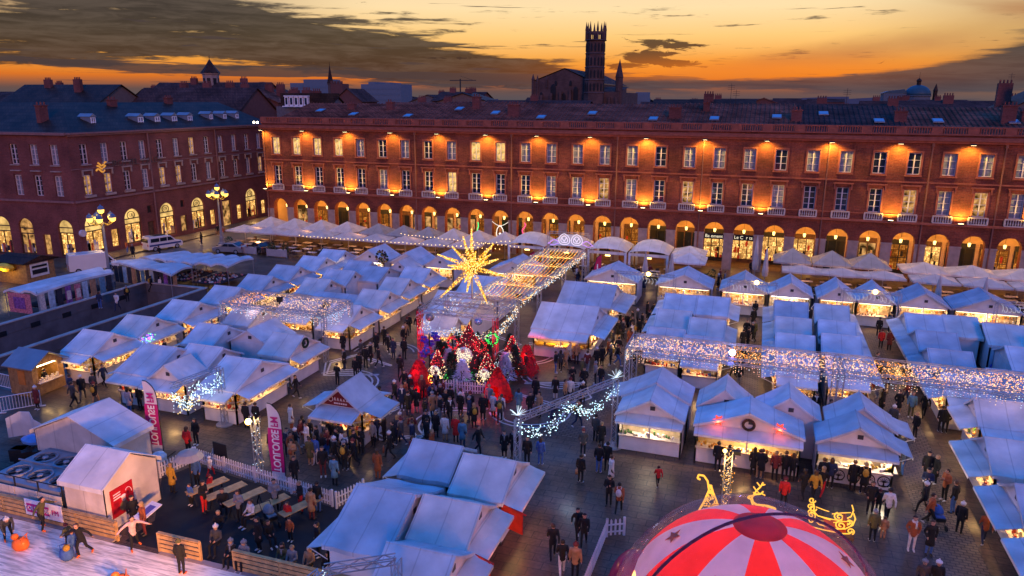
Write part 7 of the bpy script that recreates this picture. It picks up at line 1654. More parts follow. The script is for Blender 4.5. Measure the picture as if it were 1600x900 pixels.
HAIRC = [mat('hair_dark', (.02,.013,.01), .5, .2, 12), mat('hair_brown', (.07,.035,.018), .5, .2, 12), mat('hair_fair', (.30,.19,.09), .5, .2, 12)]
def pose(kind):
    J = {'hip': Vector((0,0,.93)), 'chest': Vector((0,0,1.36)), 'neck': Vector((0,0,1.48)), 'head': Vector((0,-.015,1.625))}
    for s, n in ((-1, 'l'), (1, 'r')):
        J['hp'+n] = Vector((s*.09,0,.92)); J['kn'+n] = Vector((s*.10,-.02,.5)); J['an'+n] = Vector((s*.105,.02,.09)); J['to'+n] = Vector((s*.115,-.14,.045))
        J['sh'+n] = Vector((s*.185,0,1.40)); J['el'+n] = Vector((s*.245,.04,1.13)); J['wr'+n] = Vector((s*.245,-.04,.90)); J['hd'+n] = Vector((s*.24,-.06,.80))
    def arm(n, e, w, h): J['el'+n], J['wr'+n], J['hd'+n] = Vector(e), Vector(w), Vector(h)
    def leg(n, k, a, t): J['kn'+n], J['an'+n], J['to'+n] = Vector(k), Vector(a), Vector(t)
    if kind == 'H': arm('r', (.25,0,1.13), (.10,-.24,1.22), (.06,-.29,1.29)); arm('l', (-.25,0,1.13), (-.08,-.24,1.16), (-.04,-.3,1.22)); J['head'].y -= .02
    if kind == 'P': arm('r', (.27,.07,1.13), (.19,-.06,.93), (.16,-.10,.86)); arm('l', (-.27,.07,1.13), (-.19,-.06,.93), (-.16,-.10,.86))
    if kind in 'WVD':
        q = 1 if kind != 'V' else -1; a, b = ('l', 'r') if q > 0 else ('r', 'l'); sa, sb = (-1, 1) if q > 0 else (1, -1)
        leg(a, (sa*.1,-.2,.52), (sa*.1,-.26,.10), (sa*.11,-.42,.08)); leg(b, (sb*.1,.05,.5), (sb*.1,.32,.17), (sb*.11,.22,.05))
        arm(b, (sb*.23,-.08,1.13), (sb*.2,-.26,.96), (sb*.19,-.32,.88)); arm(a, (sa*.25,.14,1.14), (sa*.24,.2,.90), (sa*.24,.2,.80))
    if kind == 'K':
        leg('l', (-.12,-.2,.55), (-.14,-.08,.12), (-.15,-.24,.09)); leg('r', (.16,.05,.5), (.26,.3,.16), (.3,.17,.09)); J['chest'].y -= .12; J['neck'].y -= .15; J['head'].y -= .2
        for s, n in ((-1,'l'), (1,'r')): J['sh'+n].y -= .12; arm(n, (s*.42,-.1,1.26), (s*.62,-.2,1.14), (s*.70,-.24,1.10))
    if kind == 'B':
        J['chest'] = Vector((0,-.32,1.16)); J['neck'] = Vector((0,-.44,1.2)); J['head'] = Vector((0,-.56,1.27))
        for s, n in ((-1,'l'), (1,'r')): J['sh'+n] = Vector((s*.185,-.34,1.17)); arm(n, (s*.22,-.46,.92), (s*.18,-.56,.72), (s*.15,-.60,.64))
        leg('l', (-.12,-.14,.52), (-.14,.02,.1), (-.15,-.14,.06)); leg('r', (.12,.02,.5), (.16,.26,.14), (.18,.12,.07))
    if kind == 'I':
        for k in J: J[k] = J[k]-Vector((0,0,.45))
        for s, n in ((-1,'l'), (1,'r')): leg(n, (s*.13,-.42,.50), (s*.12,-.44,.09), (s*.13,-.6,.045)); arm(n, (s*.25,-.06,.70), (s*.13,-.3,.66), (s*.08,-.36,.66))
    return J
def body_mesh(kind, child=False):
    J = pose('S' if kind == 'C' else kind); segs = []
    def s(a, b, ra, rb, m): segs.append((a, b, ra, rb, m))
    H = J['head']; d = (H-J['neck']).normalized()
    s(J['hip'], J['hip'].lerp(J['chest'], .5), .145, .14, 0); s(J['hip'].lerp(J['chest'], .5), J['chest'], .14, .155, 0); s(J['hip']-Vector((0,0,.08)), J['hip'], .150, .148, 0)
    s(J['chest'], J['neck'], .12, .065, 0); s(J['neck'], H, .055, .055, 3); s(H-d*.05, H+d*.03, .082, .10, 3); s(H+Vector((0,-.09,-.03)), H+Vector((0,-.05,-.06)), .03, .05, 3)
    for n in 'lr':
        s(J['hp'+n], J['kn'+n], .092, .066, 1); s(J['kn'+n], J['an'+n], .066, .048, 1); s(J['an'+n]-Vector((0,0,.03)), J['to'+n], .052, .045, 2)
        s(J['chest']+Vector((0,0,.02)), J['sh'+n], .10, .078, 0); s(J['sh'+n], J['el'+n], .072, .056, 0); s(J['el'+n], J['wr'+n], .055, .042, 0); s(J['wr'+n], J['wr'+n].lerp(J['hd'+n], .6), .032, .036, 3)
    mb = MB()
    for (a, b, ra, rb, m) in segs: mb.tube(a, b, ra, rb, 10); mb.ball(a, ra, 0, 10, 6); mb.ball(b, rb, 0, 10, 6)
    o = mb.build('tmp', SKIN); md = o.modifiers.new('r', 'REMESH'); md.mode = 'VOXEL'; md.voxel_size = .03; md.use_smooth_shade = True
    sm = o.modifiers.new('s', 'SMOOTH'); sm.iterations = 2; sm.factor = .4
    me = bpy.data.meshes.new_from_object(o.evaluated_get(bpy.context.evaluated_depsgraph_get())); bpy.data.objects.remove(o)
    V = [tuple(v.co) for v in me.vertices]; Fc = [tuple(p.vertices) for p in me.polygons]; M_ = []
    for p in me.polygons:
        c = p.center; best = 9
        for (a, b, ra, rb, m) in segs:
            ab = b-a; q = max(0, min(1, (c-a).dot(ab)/max(1e-6, ab.dot(ab)))); dd = (c-(a+ab*q)).length-(ra+(rb-ra)*q)
            if dd < best: best, bm = dd, m
        M_.append(bm)
    bpy.data.meshes.remove(me)
    q = MB(); q.v, q.f, q.m = V, Fc, M_
    q.prism([H+Vector((-.02,-.098,-.02)), H+Vector((.02,-.098,-.02)), H+Vector((0,-.098,.03))], (0,-.03,-.01), 3)
    for sg in (-1, 1): q.octa(H+Vector((sg*.038,-.095,.02)), .013, 4); q.octa(H+Vector((sg*.098,0,0)), .026, 3)
    q.box(H+Vector((0,-.103,-.055)), (.05,.012,.012), 0, 4)
    for n, sg in (('l', -1), ('r', 1)):   # five unequal, slightly curled fingers on each hand
        w, h = J['wr'+n], J['hd'+n]; dv = (h-w).normalized(); sd = dv.cross(Vector((1,0,0))); sd = sd.normalized() if sd.length > .1 else Vector((0,1,0)); pl = w.lerp(h, .7); cu = dv.cross(sd)*sg
        for k, ln in ((-1.5,.07), (-.5,.085), (.5,.08), (1.5,.06)):
            a = pl+sd*k*.017; b = a+dv*ln*.55; q.tube(a, b, .009, .008, 5, 3); q.tube(b, b+(dv*.8-cu*.6)*ln*.5, .008, .006, 5, 3)
        a = w.lerp(h, .35)+sd*.03; q.tube(a, a+(dv*.7+sd*.7)*.055, .010, .008, 5, 3)
    sc = 1
    if child: q.v = [(x*.98, y*.98, z) for x, y, z in q.v]
    me = bpy.data.meshes.new('person'); me.from_pydata(q.v, [], q.f); 
    for m in (CLOTH['k'], CLOTH['c'], SHOE, SKIN, EYE): me.materials.append(m)
    me.polygons.foreach_set('material_index', q.m); me.polygons.foreach_set('use_smooth', [True]*len(q.f)); me.update()
    return me, J
def head_cap(H, r=.112, low=.02, n=10, back=.0): return [(H.x, H.y+.012, H.z+.02)]
HM = {}
def hair_mesh(kind, style, J):
    k = (kind, style)
    if k in HM: return HM[k]
    H = J['head']; c = (H.x, H.y+.014, H.z+.012); mb = MB()
    def dome(r, lo, sy=1.06, sz=1.12, cut=.32):
        prof = [(sin(a)*r, cos(a)*r) for a in [pi*(1-i/7)*lo for i in range(8)]]; k0 = len(mb.v); mb.lathe(c, prof, 14, 0, (1, sy, sz))
        # open the face
        keep = [];
        for f in mb.f:
            y = sum(mb.v[i][1] for i in f)/len(f)-c[1]; z = sum(mb.v[i][2] for i in f)/len(f)-c[2]
            if y < -.03 and z < .045: continue
            if len(f) > 4: continue
            keep.append(f)
        mb.f = keep; mb.m = [0]*len(keep)
    if style == 's': dome(.111, .62)
    elif style in 'LA':
        dome(.114, .68); mb.lathe((c[0], c[1]+.045, c[2]-.24), [(.075,0),(.10,.06),(.098,.2),(.06,.26)], 10, 0, (1,.6,1))
        if style == 'A': mb.lathe((c[0], c[1]+.005, c[2]-.16), [(.13,0),(.125,.08),(.12,.12)], 12, 0, (1,1,1))
    elif style in 'BGwO': dome(.119, .56); mb.lathe((c[0], c[1], c[2]+.008), [(.117,0),(.124,.02),(.124,.05),(.117,.06)], 14, 0, (1,1.06,1)); mb.ball((c[0], c[1]+.01, c[2]+.15), .036, 0, 8, 5)
    me = bpy.data.meshes.new('hair'); me.from_pydata(mb.v, [], mb.f); me.materials.append(HAIRC[0]); me.polygons.foreach_set('use_smooth', [True]*len(mb.f)); me.update(); HM[k] = me; return me
BM = {}; AM_ = {}
def acc_mesh(a, J, kind):
    k = (a, kind)
    if k in AM_: return AM_[k]
    mb = MB(); c, n = J['chest'], J['neck']
    if a in 'YZ': mb.ball((c.x, c.y+.20, c.z-.12), (.15,.10,.22), 0, 10, 7); mb.tube((c.x-.1,c.y+.14,c.z+.08),(c.x-.1,c.y-.05,c.z+.12),.02,.02,5); mb.tube((c.x+.1,c.y+.14,c.z+.08),(c.x+.1,c.y-.05,c.z+.12),.02,.02,5)
    elif a in 'SF': mb.lathe((n.x, n.y-.005, n.z-.04), [(.10,-.03),(.125,.0),(.125,.05),(.09,.075)], 12, 0); mb.box((n.x+.05, n.y-.155, n.z-.16), (.07,.03,.26))
    elif a in 'BA': h = J['hdr']; mb.bb(h.x-.09, h.x+.11, h.y-.05, h.y+.05, h.z-.36, h.z-.08); mb.path([(h.x-.06,h.y,h.z-.08),(h.x,h.y,h.z+.02),(h.x+.08,h.y,h.z-.08)], .012, 4)
    elif a == 'K': mb.lathe((J['hip'].x, J['hip'].y, .52), [(.20,0),(.185,.18),(.16,.42),(.14,.52)], 12, 0, (1,.86,1))
    me = bpy.data.meshes.new('worn'); me.from_pydata(mb.v, [], mb.f); me.materials.append(CLOTH['k']); me.polygons.foreach_set('use_smooth', [True]*len(mb.f)); me.update(); AM_[k] = me; return me
PEOPLE = []
def person(x, y, deg, spec, z=0, where=None, scale=1):
    kind, coat, trs, hair, acc = spec[0], spec[1], spec[2], spec[3], spec[4]
    child = kind in 'CD'
    if kind not in BM: BM[kind] = body_mesh(kind, child)
    me, J = BM[kind]; q = random.Random(int(x*71+y*37))
    o = bpy.data.objects.new('person', me); COL.objects.link(o); o.location = (x, y, z); o.rotation_euler = (0, 0, rad(deg)); s = scale*(.66+.1*q.random() if child else .96+.09*q.random()); o.scale = (s*(1.12 if child else 1), s*(1.12 if child else 1), s)
    setm(o, 0, CLOTH[coat]); setm(o, 1, CLOTH[trs]); setm(o, 2, SKATE if where == 'rink' else (SHOEW if q.random() < .4 else SHOE))
    h = bpy.data.objects.new('hat' if hair in 'BGwO' else 'hair', hair_mesh(kind, hair, J)); COL.objects.link(h); h.parent = o
    hc = {'B': CLOTH['m'], 'G': CLOTH['g'], 'w': CLOTH['w'], 'O': CLOTH['o']}.get(hair) or HAIRC[q.choice((0,0,0,1,1,2))]; setm(h, 0, hc)
    ap = []
    if acc in 'YZSFBA':
        m_ = {'Y': CLOTH['y'], 'Z': CLOTH['w'], 'S': CLOTH['w'], 'F': CLOTH['g'], 'B': CLOTH['t'], 'A': CLOTH['R']}[acc]; nm = {'Y': 'backpack', 'Z': 'backpack', 'S': 'scarf', 'F': 'scarf', 'B': 'bag', 'A': 'bag'}[acc]
        a = bpy.data.objects.new(nm, acc_mesh(acc, J, kind)); COL.objects.link(a); a.parent = o; setm(a, 0, m_); ap.append(('with a yellow backpack','with a pale backpack','with a white scarf','with a grey scarf','carrying a tan bag','carrying a rust bag')['YZSFBA'.index(acc)])
    long_ = (kind in 'SPHWV' and q.random() < .38)
    if long_ and kind in 'SPH': a = bpy.data.objects.new('coat_skirt', acc_mesh('K', J, kind)); COL.objects.link(a); a.parent = o; setm(a, 0, CLOTH[coat])
    PEOPLE.append((o, spec, ap, where, long_ and kind in 'SPH')); return o
PTXT = """2.5 35.9 180 S r k B - | 3.5 37.1 200 W k k L - | 4.0 37.0 200 W y k L - | 4.4 37.6 150 V k r L - | 6.0 39.7 180 S k k s - | 6.5 39.7 180 S k k s Y | 4.5 40.4 180 S k k s - | 4.9 40.8 170 P n k L - | -0.9 39.8 180 S k k s - | -0.3 40.2 180 S c n s - | 1.0 40.4 180 S k k L - | 1.4 40.5 180 P k c s - | 1.3 38.6 170 H k t s - | 2.1 40.1 180 S m k s - | 2.6 39.6 180 S k k s - | 3.0 40.3 180 P k k L - | 6.6 36.7 0 P k k L - | 7.0 36.9 10 C k k B - | 7.3 36.2 185 W w k s - | 6.4 34.1 180 S o k G - | 6.9 34.5 180 C t t s - | 8.0 33.9 0 P R w s S | 8.7 33.8 10 P k b s - | 10.4 39.3 -60 H R k s - | 9.5 39.1 -20 H n k L - | 9.9 41.2 0 S k k L - | 10.3 41.1 -70 S k k s - | 11.3 35.6 180 W R n s - | 12.1 39.4 -90 S k k s - | 8.8 41.6 -90 S n b s - | 10.3 46.9 -60 S k k s - | 11.4 50.4 180 W k k s - | 12.2 51.8 180 S k k s - | 10.6 50.2 0 S e o s - | 9.9 50.5 0 P k t L - | 8.9 50.3 90 S k k L - | 7.8 30.5 0 S c k G - | 8.3 30.5 0 S k k w - | -3.8 35.9 200 D r k s - | -7.8 34.9 170 S k k s B | -8.4 38.0 20 P c k B - | -7.1 36.3 180 S k b s - | -6.7 36.6 170 S k k s - | -6.2 35.2 120 S w k s - | -5.3 32.6 180 W R k s Z | -5.9 33.1 0 H k k L - | -6.7 29.7 30 W k k s - | -6.3 29.3 10 W k k s - | -7.4 27.9 200 W k k s - | -6.7 26.9 200 W k w s - | -6.1 26.8 180 S t k B - | -10.4 36.1 180 S b b L - | -11.1 35.8 0 S k k s - | -13.3 44.7 180 S k k s - | -12.1 45.4 0 S k w s - | -11.5 47.8 20 H k k s - | -10.6 47.6 10 P k k s - | -13.8 42.5 180 S e e L - | -12.9 42.1 40 S k k s - | -12.3 42.2 -30 S t k L - | -11.3 44.9 90 S t k s - | -11.0 45.2 180 S w k B - | -12.6 36.2 0 S k k s F | -12.1 36.4 0 S k k s F | -7.6 39.3 180 S k k s - | -8.1 40.0 160 S c k s - | -29.0 39.7 100 W k k s - | -29.1 34.6 180 S k k s - | -28.5 34.8 180 S k k s - | -26.3 35.3 150 S w R s - | -24.7 34.2 170 S k k L - | -23.4 31.3 0 H t k L A | -22.6 31.8 180 S o t s - | -22.4 32.0 180 S b w s - | -22.1 29.6 60 S k k s - | -22.3 34.0 0 S k k s - | -21.3 33.1 150 S w k s - | -21.0 33.8 0 H y k L - | -18.3 31.7 180 S R R L - | -20.1 30.3 180 S e k s - | -21.2 30.9 30 S k m s - | -20.6 34.7 0 H k k s - | -22.3 42.8 60 W k k s - | -22.0 40.8 -20 W k k w - | -18.0 37.2 0 S k k s - | -17.4 37.3 180 S k k s - | -16.7 37.1 180 S w t s - | -16.0 37.1 180 S r k s - | -15.4 36.7 180 S e n s - | -14.2 36.2 70 W k k s - | -20.1 40.2 180 S k g s - | -19.3 41.0 0 S k k L - | -18.2 40.6 180 H k k s - | -17.2 40.7 180 S k k w - | -16.5 40.7 180 S k m B - | -15.6 40.6 180 S k k s - | -15.1 41.2 160 S w k s - | -15.8 42.3 0 S g k s - | -14.5 41.1 170 S w w s - | -20.7 42.3 180 S m k L - | -21.6 42.3 0 S k k w - | -18.2 41.4 180 S k k s - | -19.3 42.4 180 P m k L - | -19.4 27.1 180 S t m s - | -19.5 27.8 180 S k b s - | -29.9 30.5 180 S r k L - | -30.4 31.7 0 S k k L - | -37.9 34.1 180 S p b L - | -37.5 34.6 0 S k k s - | -38.1 34.9 180 S k k s - | -43.9 32.4 0 S m k w - | -46.1 34.9 180 S k k s - | -26.2 38.6 -20 C R k s - | -27.6 42.7 180 H k k s - | -27.0 44.2 0 S k k s - | -27.2 45.1 180 S k k s - | -27.4 46.4 180 S k k s - | -28.3 49.7 0 S k k s - | -22.7 34.9 40 S k k s - | -22.1 35.1 200 S c k s - | -20.1 35.8 -90 H k k s - | -19.2 35.2 -60 S k k s - | -19.3 36.0 180 S n k L - | -28.2 55.4 180 S k k s - | -26.4 49.0 0 S n n s - | -25.5 49.1 180 S k k s - | -31.0 57.5 180 S k k s - | -30.8 58.6 0 S k k s - | -32.0 65.3 180 S k k s - | -28.6 51.6 180 S k k s - | -26.5 46.8 150 W k k s - | -24.0 45.5 200 W k k s - | -31.6 20.9 60 B c k w - | -30.8 22.0 100 K o k s - | -28.5 21.4 -80 D o k B - | -27.3 21.1 20 K k k s - | -25.5 22.2 60 K p k s - | -22.2 21.5 190 S k k O - | -20.7 22.9 0 I k k G F | -20.0 22.9 0 I g k G F | -18.4 23.4 0 I o k A F | -17.9 23.4 0 I g c s - | -17.1 23.5 0 I t k L - | -17.4 24.6 -40 S k k s - | -16.1 23.4 20 I k g s - | -28.6 24.6 30 S c n s - | -28.4 25.0 180 P k k s - | -26.1 23.4 -30 S R m L - | -27.0 23.7 60 S k k s - | -25.6 27.3 90 C r k B - | -26.9 27.8 0 S b k s - | -27.7 26.9 180 S y k s - | -23.9 26.2 40 I k k s - | -22.6 25.8 0 H g k L - | -21.9 25.8 -20 I w k s - | -21.5 27.1 30 H g k s - | -20.2 26.3 0 C r k s - | -20.3 27.5 -30 H k r s - | -19.3 25.2 0 C R k s - | -22.8 24.6 20 I k k s - | -20.1 24.7 60 I k k s - | -24.8 25.9 90 H k r L - | -25.9 26.2 -10 C b k s - | -20.2 24.1 -20 S k k s - | -22.0 23.5 10 I c k w - | -27.0 28.9 180 D w r w - | 0.5 67.6 180 S k k s - | 0.6 71.4 180 S k k s - | -0.0 63.5 0 P k k s - | -0.2 60.8 180 S k k s - | 12.2 73.9 180 S k k s - | 11.0 68.4 180 S k k s - | 12.1 69.8 180 S g k s - | 10.7 64.7 0 S r k B - | 12.0 66.9 180 S k k s - | 11.3 64.4 180 S m k s -"""
for e in PTXT.split('|'):
    a = e.split(); x, y = float(a[0]), float(a[1]); rink = y < 22.3
    for (x0, x1, y0, y1) in RECTS:   # keep clear of the counters
        if x0 < x < x1 and y0 < y < y1: y = y0-.15-.25*((x*7) % 1)
    person(x, y, float(a[2]), ''.join(a[3:])+'-', z=.08 if rink else 0, where='rink' if rink else None)
# ------------------------------------------------------------------ the rest of the crowd, region by region
qc = random.Random(2024); TAKEN = [(o.location.x, o.location.y) for o, *_ in PEOPLE]
def crowd(n, x0, x1, y0, y1, face=None, where=None, poses='SSSHPWVWL', zz=0, avoid=True):
    k = 0; tries = 0
    while k < n and tries < 400:
        tries += 1; x, y = qc.uniform(x0, x1), qc.uniform(y0, y1)
        if avoid and any(a < x < b and c < y < d for a, b, c, d in RECTS): continue
        if any((x-a)**2+(y-b)**2 < .2 for a, b in TAKEN): continue
        TAKEN.append((x, y)); coat = qc.choice('kkkkkkkkkncccgnotRwkmkkk'); p = qc.choice(poses).replace('L', 'S')
        ang = qc.uniform(0, 360) if face is None else face+qc.uniform(-40, 40)
        person(x, y, ang, p+coat+qc.choice('kkkknncbtg')+qc.choice('sssssLLLBwG')+qc.choice('-----BASFY'), zz, where); k += 1
crowd(20, -25.5, -20.2, 31.6, 35.6); crowd(8, -20.4, -16.2, 32.6, 37.4); crowd(16, -22.8, -14.2, 39.0, 43.4)
crowd(16, -29.6, -26.8, 44, 66, None); crowd(26, -11.0, -8.0, 52, 68, None); crowd(8, -16, -10, 48.6, 53, None); crowd(6, -12, -8, 41, 50)
crowd(8, -43.2, -40.4, 36.5, 47, 90); crowd(7, -43.2, -41.2, 55, 69); crowd(5, -43.5, -40.5, 33.5, 36.0, 180)
crowd(9, -1.0, 1.0, 50, 64); crowd(9, 8.4, 10.9, 49, 64); crowd(9, -1.6, 11, 46.2, 48.2); crowd(6, 8.6, 10.6, 36, 45)
crowd(7, -79.5, -71.5, 70, 90); crowd(4, -78, -70, 62, 68); crowd(4, -3.4, .4, 80, 89); crowd(5, -20, -10, 76, 80); crowd(6, -62.2, -55, 51.4, 62.2, avoid=True)
for x, y in [(-27+1.3*k, 84.9-.9*(k % 3)) for k in range(13)]+[(5+2*k, 80.2) for k in range(5)]:
    person(x+qc.uniform(-.3,.3), y, qc.uniform(-90, 90), 'I'+qc.choice('kkcntRm')+'k'+qc.choice('ssL')+'-', 0, 'diner')
# things people push or hold
def stroller(x, y, rz, m, label):
    t_ = thing('stroller', label, 'stroller', (x, y, 0), rz); mb = MB(); mb.prism([(-.22,-.4,.45),(-.22,.25,.45),(-.22,.32,.75),(-.22,-.1,.62),(-.22,-.42,.62)], (.44,0,0)); mb.build('seat', BLACK, t_, world=False)
    mb = MB(); mb.lathe((0,.12,.72), [(.33*cos(i*pi/12), .36*sin(i*pi/12)) for i in range(7)], 12, 0, (.8,1,1)); mb.build('hood', m, t_, True, world=False)
    mb = MB(); mb.bb(-.2,.2,-.36,.05,.6,.68); mb.build('foot_cover', m, t_, world=False)
    mb = MB()
    for s in (-.25, .25): mb.path([(s,-.42,.18),(s,.1,.5),(s,.55,1.02)], .018, 5); mb.tube((s,.4,.16),(s,-.1,.5),.018,.018,5)
    mb.tube((-.25,.55,1.02),(.25,.55,1.02),.022,.022,6); mb.build('frame', IRON, t_, world=False)
    for sx in (-.27, .27):
        for yy in (-.42, .4): mb = MB(); mb.tube((sx-.03,yy,.14),(sx+.03,yy,.14),.14,.14,10); mb.build('wheel', BLACK, t_, world=False)
stroller(9.55, 36.55, rad(10), CLOTH['b'], 'blue hooded baby stroller on the lane by the right edge chalets'); stroller(-21.0, 26.0, rad(60), CLOTH['g'], 'grey baby stroller standing among the people on the black terrace'); stroller(-20.0, 42.2, rad(30), CLOTH['n'], 'dark blue stroller in the crowd before the gnomes')
ORG = mat('aid_orange', (.80,.16,.02), .35, .08); 
def aid(x, y, rz, m, label, m2=None):
    t_ = thing('skating_aid', label, 'skating aid', (x, y, .08), rz); mb = MB(); mb.lathe((0,0,0), [(.22,0),(.30,.15),(.27,.4),(.14,.55)], 12, 0, (1,1.25,1)); mb.build('body', m, t_, True, world=False)
    mb = MB(); mb.ball((0,-.2,.62),(.15,.17,.15),0,10,7); mb.build('head', m2 or m, t_, True, world=False); mb = MB(); mb.tube((-.28,.2,.62),(.28,.2,.62),.025,.025,6); mb.tube((-.2,.2,.3),(-.2,.2,.62),.02,.02,5); mb.tube((.2,.2,.3),(.2,.2,.62),.02,.02,5); mb.build('handle', m, t_, world=False)
aid(-33.0, 20.15, .6, ORG, 'orange skating aid held by the bending grey-coated adult'); aid(-30.45, 20.6, -1.2, ORG, 'orange skating aid pushed by a child beside the black-coated skater'); aid(-23.95, 20.0, -.8, ORG, 'orange skating aid beside the skater in the olive hat'); aid(-27.85, 20.75, 1.0, CLOTH['b'], 'blue skating aid with a yellow head by the rink gate', CLOTH['y'])
person(-27.75, 21.05, 60, 'CbbB-', .08, 'rink')

import re
def nw(s): return len(re.findall(r"[A-Za-z0-9][A-Za-z0-9']*", s))
# past about three hundred people the farthest ones stay one mass
PEOPLE.sort(key=lambda e: e[0].location.length)
far_, PEOPLE = PEOPLE[305:], PEOPLE[:305]
mb = MB(); mats_ = []
for o, *_ in far_:
    for q in [o]+list(o.children):
        M = parent_mat(o) if q is o else parent_mat(o) @ q.matrix_basis
        M = Matrix.LocRotScale(o.location, o.rotation_euler, o.scale); n0 = len(mb.v); mb.v += [tuple(M @ v.co) for v in q.data.vertices]; idx = []
        for s in q.material_slots:
            if s.material not in mats_: mats_.append(s.material)
            idx.append(mats_.index(s.material))
        for p in q.data.polygons: mb.f.append(tuple(n0+i for i in p.vertices)); mb.m.append(idx[min(p.material_index, len(idx)-1)])
for o, *_ in far_: kill(o)
tag(mb.build('crowd', mats_, None, True), 'far crowd of small figures among the terraces and the farthest chalets', None, None, 'stuff')
# ------------------------------------------------------------------ labels for people: looks first, then the nearest landmark
LM = [(-22.3,34,'near the red signed kiosk'), (-23.4,31.6,'by the magenta flag'), (-18.6,42.3,'before the gnome light show'), (-14,51.5,'before the golden tray chalet'), (-9.4,60,'in the aisle right of the pergola'), (-28.2,54,'in the aisle left of the pergola'), (-28,39.5,'beside the large corner chalet'), (.5,38.3,'at the red star chalet'), (6,38.3,'at the tree emblem chalet'), (-5,38,'before the white bottle chalet'), (-9.2,36,'under the garland arch'), (-9,44,'left of the light tunnel'), (-7,30,'on the paving left of the globe'), (4,35.4,'by the golden sleigh'), (9,37,'by the right edge chalets'), (0,57,'in the aisle behind the tunnel, middle'), (9.6,57,'in the aisle behind the tunnel, right'), (5,46.8,'under the light tunnel'), (-22.5,25.5,'on the black terrace'), (-27.5,24.5,'by the red poster'), (-30,20,'on the ice rink'), (-42,40,'in the lane of ramp-side chalets'), (-42,62,'at the far ramp-side chalets'), (-42.5,34.5,'near the wooden hut'), (-75,76,'on the pavement by the shops'), (-74,65,'by the white van'), (-1,86,'before the bright arcade shops'), (-59,58,'at the canvas stalls'), (-15,78,'near the pergola end'), (-29.5,31.5,'behind the white tents'), (-20,84,'under the white marquees'), (9,80,'at the right terraces'), (9.5,42,'in the lane below the tunnel')]
VERB = {'S': 'standing', 'C': 'standing', 'H': 'holding something up', 'P': 'hands in pockets', 'W': 'walking', 'V': 'walking', 'D': 'walking', 'K': 'skating', 'B': 'bending down', 'I': 'sitting'}
for o, spec, ap, where, long_ in PEOPLE:
    kind, coat, trs, hair, acc = spec[:5]; x, y = o.location.x, o.location.y; lm = min(LM, key=lambda l: (l[0]-x)**2+(l[1]-y)**2)[2]
    who = 'child' if kind in 'CD' else 'person'; ht = {'B': ' and maroon beanie', 'G': ' and grey beanie', 'w': ' and white beanie', 'O': ' and olive beanie', 'L': ', long hair', 'A': ', long hair'}.get(hair, '')
    lb = f"{who} in {'long ' if long_ else ''}{CC[coat][0]} coat{ht}"
    if ap: lb += ' '+ap[0]
    else: lb += f', {CC[trs][0]} trousers'
    if len((lb+' '+lm).split()) > 13: lb = lb.replace(', '+CC[trs][0]+' trousers', '').replace(', long hair', '')
    lb += f', {VERB[kind]} {lm}' if len((lb+' '+VERB[kind]+' '+lm).split()) < 14 else f', {lm}'
    lb = re.sub(r' coat( and \w+ beanie|, long hair)? (with|carrying) a \w+ \w+', lambda m: ' coat'+(m.group(1) or ''), lb) if nw(lb) > 15 else lb
    tag(o, lb, 'child' if who == 'child' else 'person', 'people at the market')
def nw(s): return len(re.findall(r"[A-Za-z0-9][A-Za-z0-9']*", s))
# ------------------------------------------------------------------ look-alikes: rank them across the view
bpy.context.view_layer.update()
from collections import defaultdict
D_ = defaultdict(list)
for o in COL.objects:
    if o.parent is None and o.get('label'): D_[o['label']].append(o)
ORD = ['first', 'second', 'third', 'fourth', 'fifth', 'sixth', 'seventh', 'eighth', 'ninth', 'tenth']
def scr(o): d = o.matrix_world.translation-Vector((0,0,20)); return d.dot(R2)/max(.1, d.dot(F))
for lb, os_ in D_.items():
    if len(os_) < 2: continue
    if os_[0].get('category') in ('table', 'chair', 'house'): continue
    os_.sort(key=scr); n = len(os_)
    for i, o in enumerate(os_):
        if i == 0: sfx = 'leftmost'
        elif i == n-1: sfx = 'rightmost'
        else: sfx = (ORD[i] if i < 10 else f'{i+1}th')+' from left'
        b_ = lb
        if nw(b_)+nw(sfx) > 16: b_ = re.sub(r', (standing|walking|hands in pockets|holding something up|sitting) ', ', ', b_)
        if nw(b_)+nw(sfx) > 16: b_ = re.sub(r', [a-z ]* trousers', '', b_)
        o['label'] = b_ + ', ' + sfx
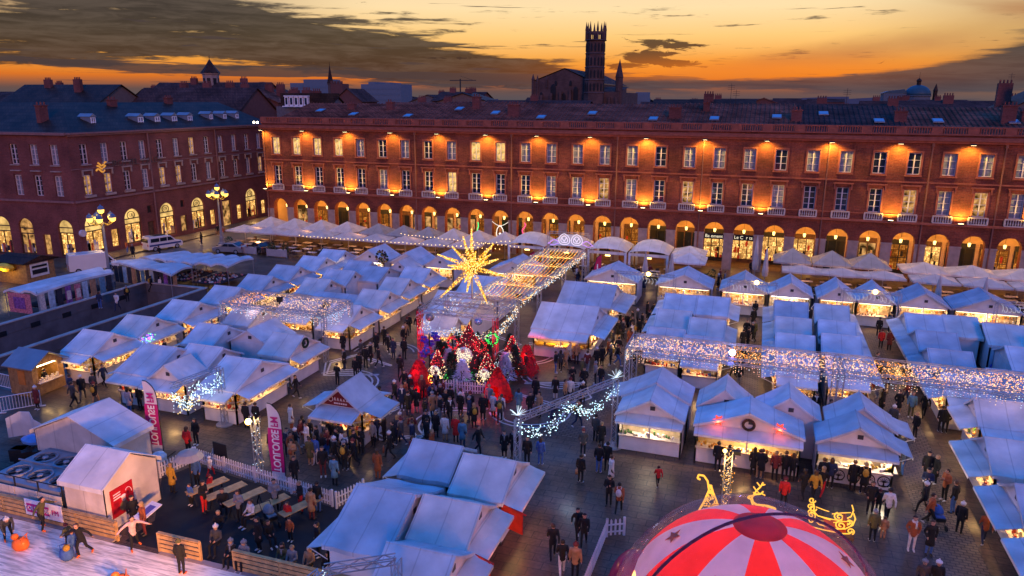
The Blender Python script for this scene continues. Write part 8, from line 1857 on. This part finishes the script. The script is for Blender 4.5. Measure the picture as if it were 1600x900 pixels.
# tables and chairs: which part of the terraces, then rank within the row
for cat in ('table', 'chair'):
    G_ = defaultdict(list)
    for o in COL.objects:
        if o.parent is None and o.get('category') == cat and o.get('group', '').startswith('terrace'):
            x, y = o.location.x, o.location.y
            zone = 'left restaurant terrace' if x < -28 else 'marquees' if x < -8 else 'right restaurant terrace'
            row = int((y-76)/1.7); G_[(zone, row)].append(o)
    rows_ = defaultdict(list)
    for (z_, r) in G_: rows_[z_].append(r)
    for (z_, r), os_ in G_.items():
        os_.sort(key=scr); rr = sorted(rows_[z_]); rn_ = 'front' if r == rr[0] else 'back' if r == rr[-1] else ORD[rr.index(r)]
        what = 'square terrace table' if cat == 'table' else 'dark wicker chair'
        for i, o in enumerate(os_):
            pl = 'leftmost' if i == 0 else 'rightmost' if i == len(os_)-1 else (ORD[i] if i < 10 else f'{i+1}th')+' from left'
            o['label'] = f'{what} of the {z_}, {rn_} row, {pl}'
D_ = defaultdict(list)
for o in COL.objects:
    if o.parent is None and o.get('category') == 'house': D_[o['label']].append(o)
for lb, os_ in D_.items():
    if len(os_) > 1:
        os_.sort(key=scr)
        for i, o in enumerate(os_): o['label'] = lb+', '+('leftmost' if i == 0 else 'rightmost' if i == len(os_)-1 else (ORD[i] if i < 10 else f'{i+1}th')+' from left')
# warm fill added from behind the camera, standing in for bounce off the square
sl = bpy.data.lights.new('east_fill_light', 'SUN'); sl.energy = .8; sl.angle = rad(14); sl.color = (1, .42, .24); so = bpy.data.objects.new('east_fill_light', sl); COL.objects.link(so)
so.rotation_euler = Vector((-.42, .86, -.24)).to_track_quat('-Z', 'Y').to_euler()

for o in COL.objects:   # keep every label short
    if o.parent is None and o.get('label') and nw(o['label']) > 16:
        l = o['label']
        for a in (r', (standing|walking|hands in pockets|holding something up|sitting) ', ):
            if nw(l) > 16: l = re.sub(a, ', ', l)
        if nw(l) > 16: l = re.sub(r' (with|carrying) an? \w+ \w+', '', l)
        if nw(l) > 16: l = re.sub(r', \w+ trousers', '', l)
        if nw(l) > 16: l = re.sub(r' and \w+ beanie|, long hair', '', l)
        o['label'] = l
        if nw(l) > 16: print('LONG', l)
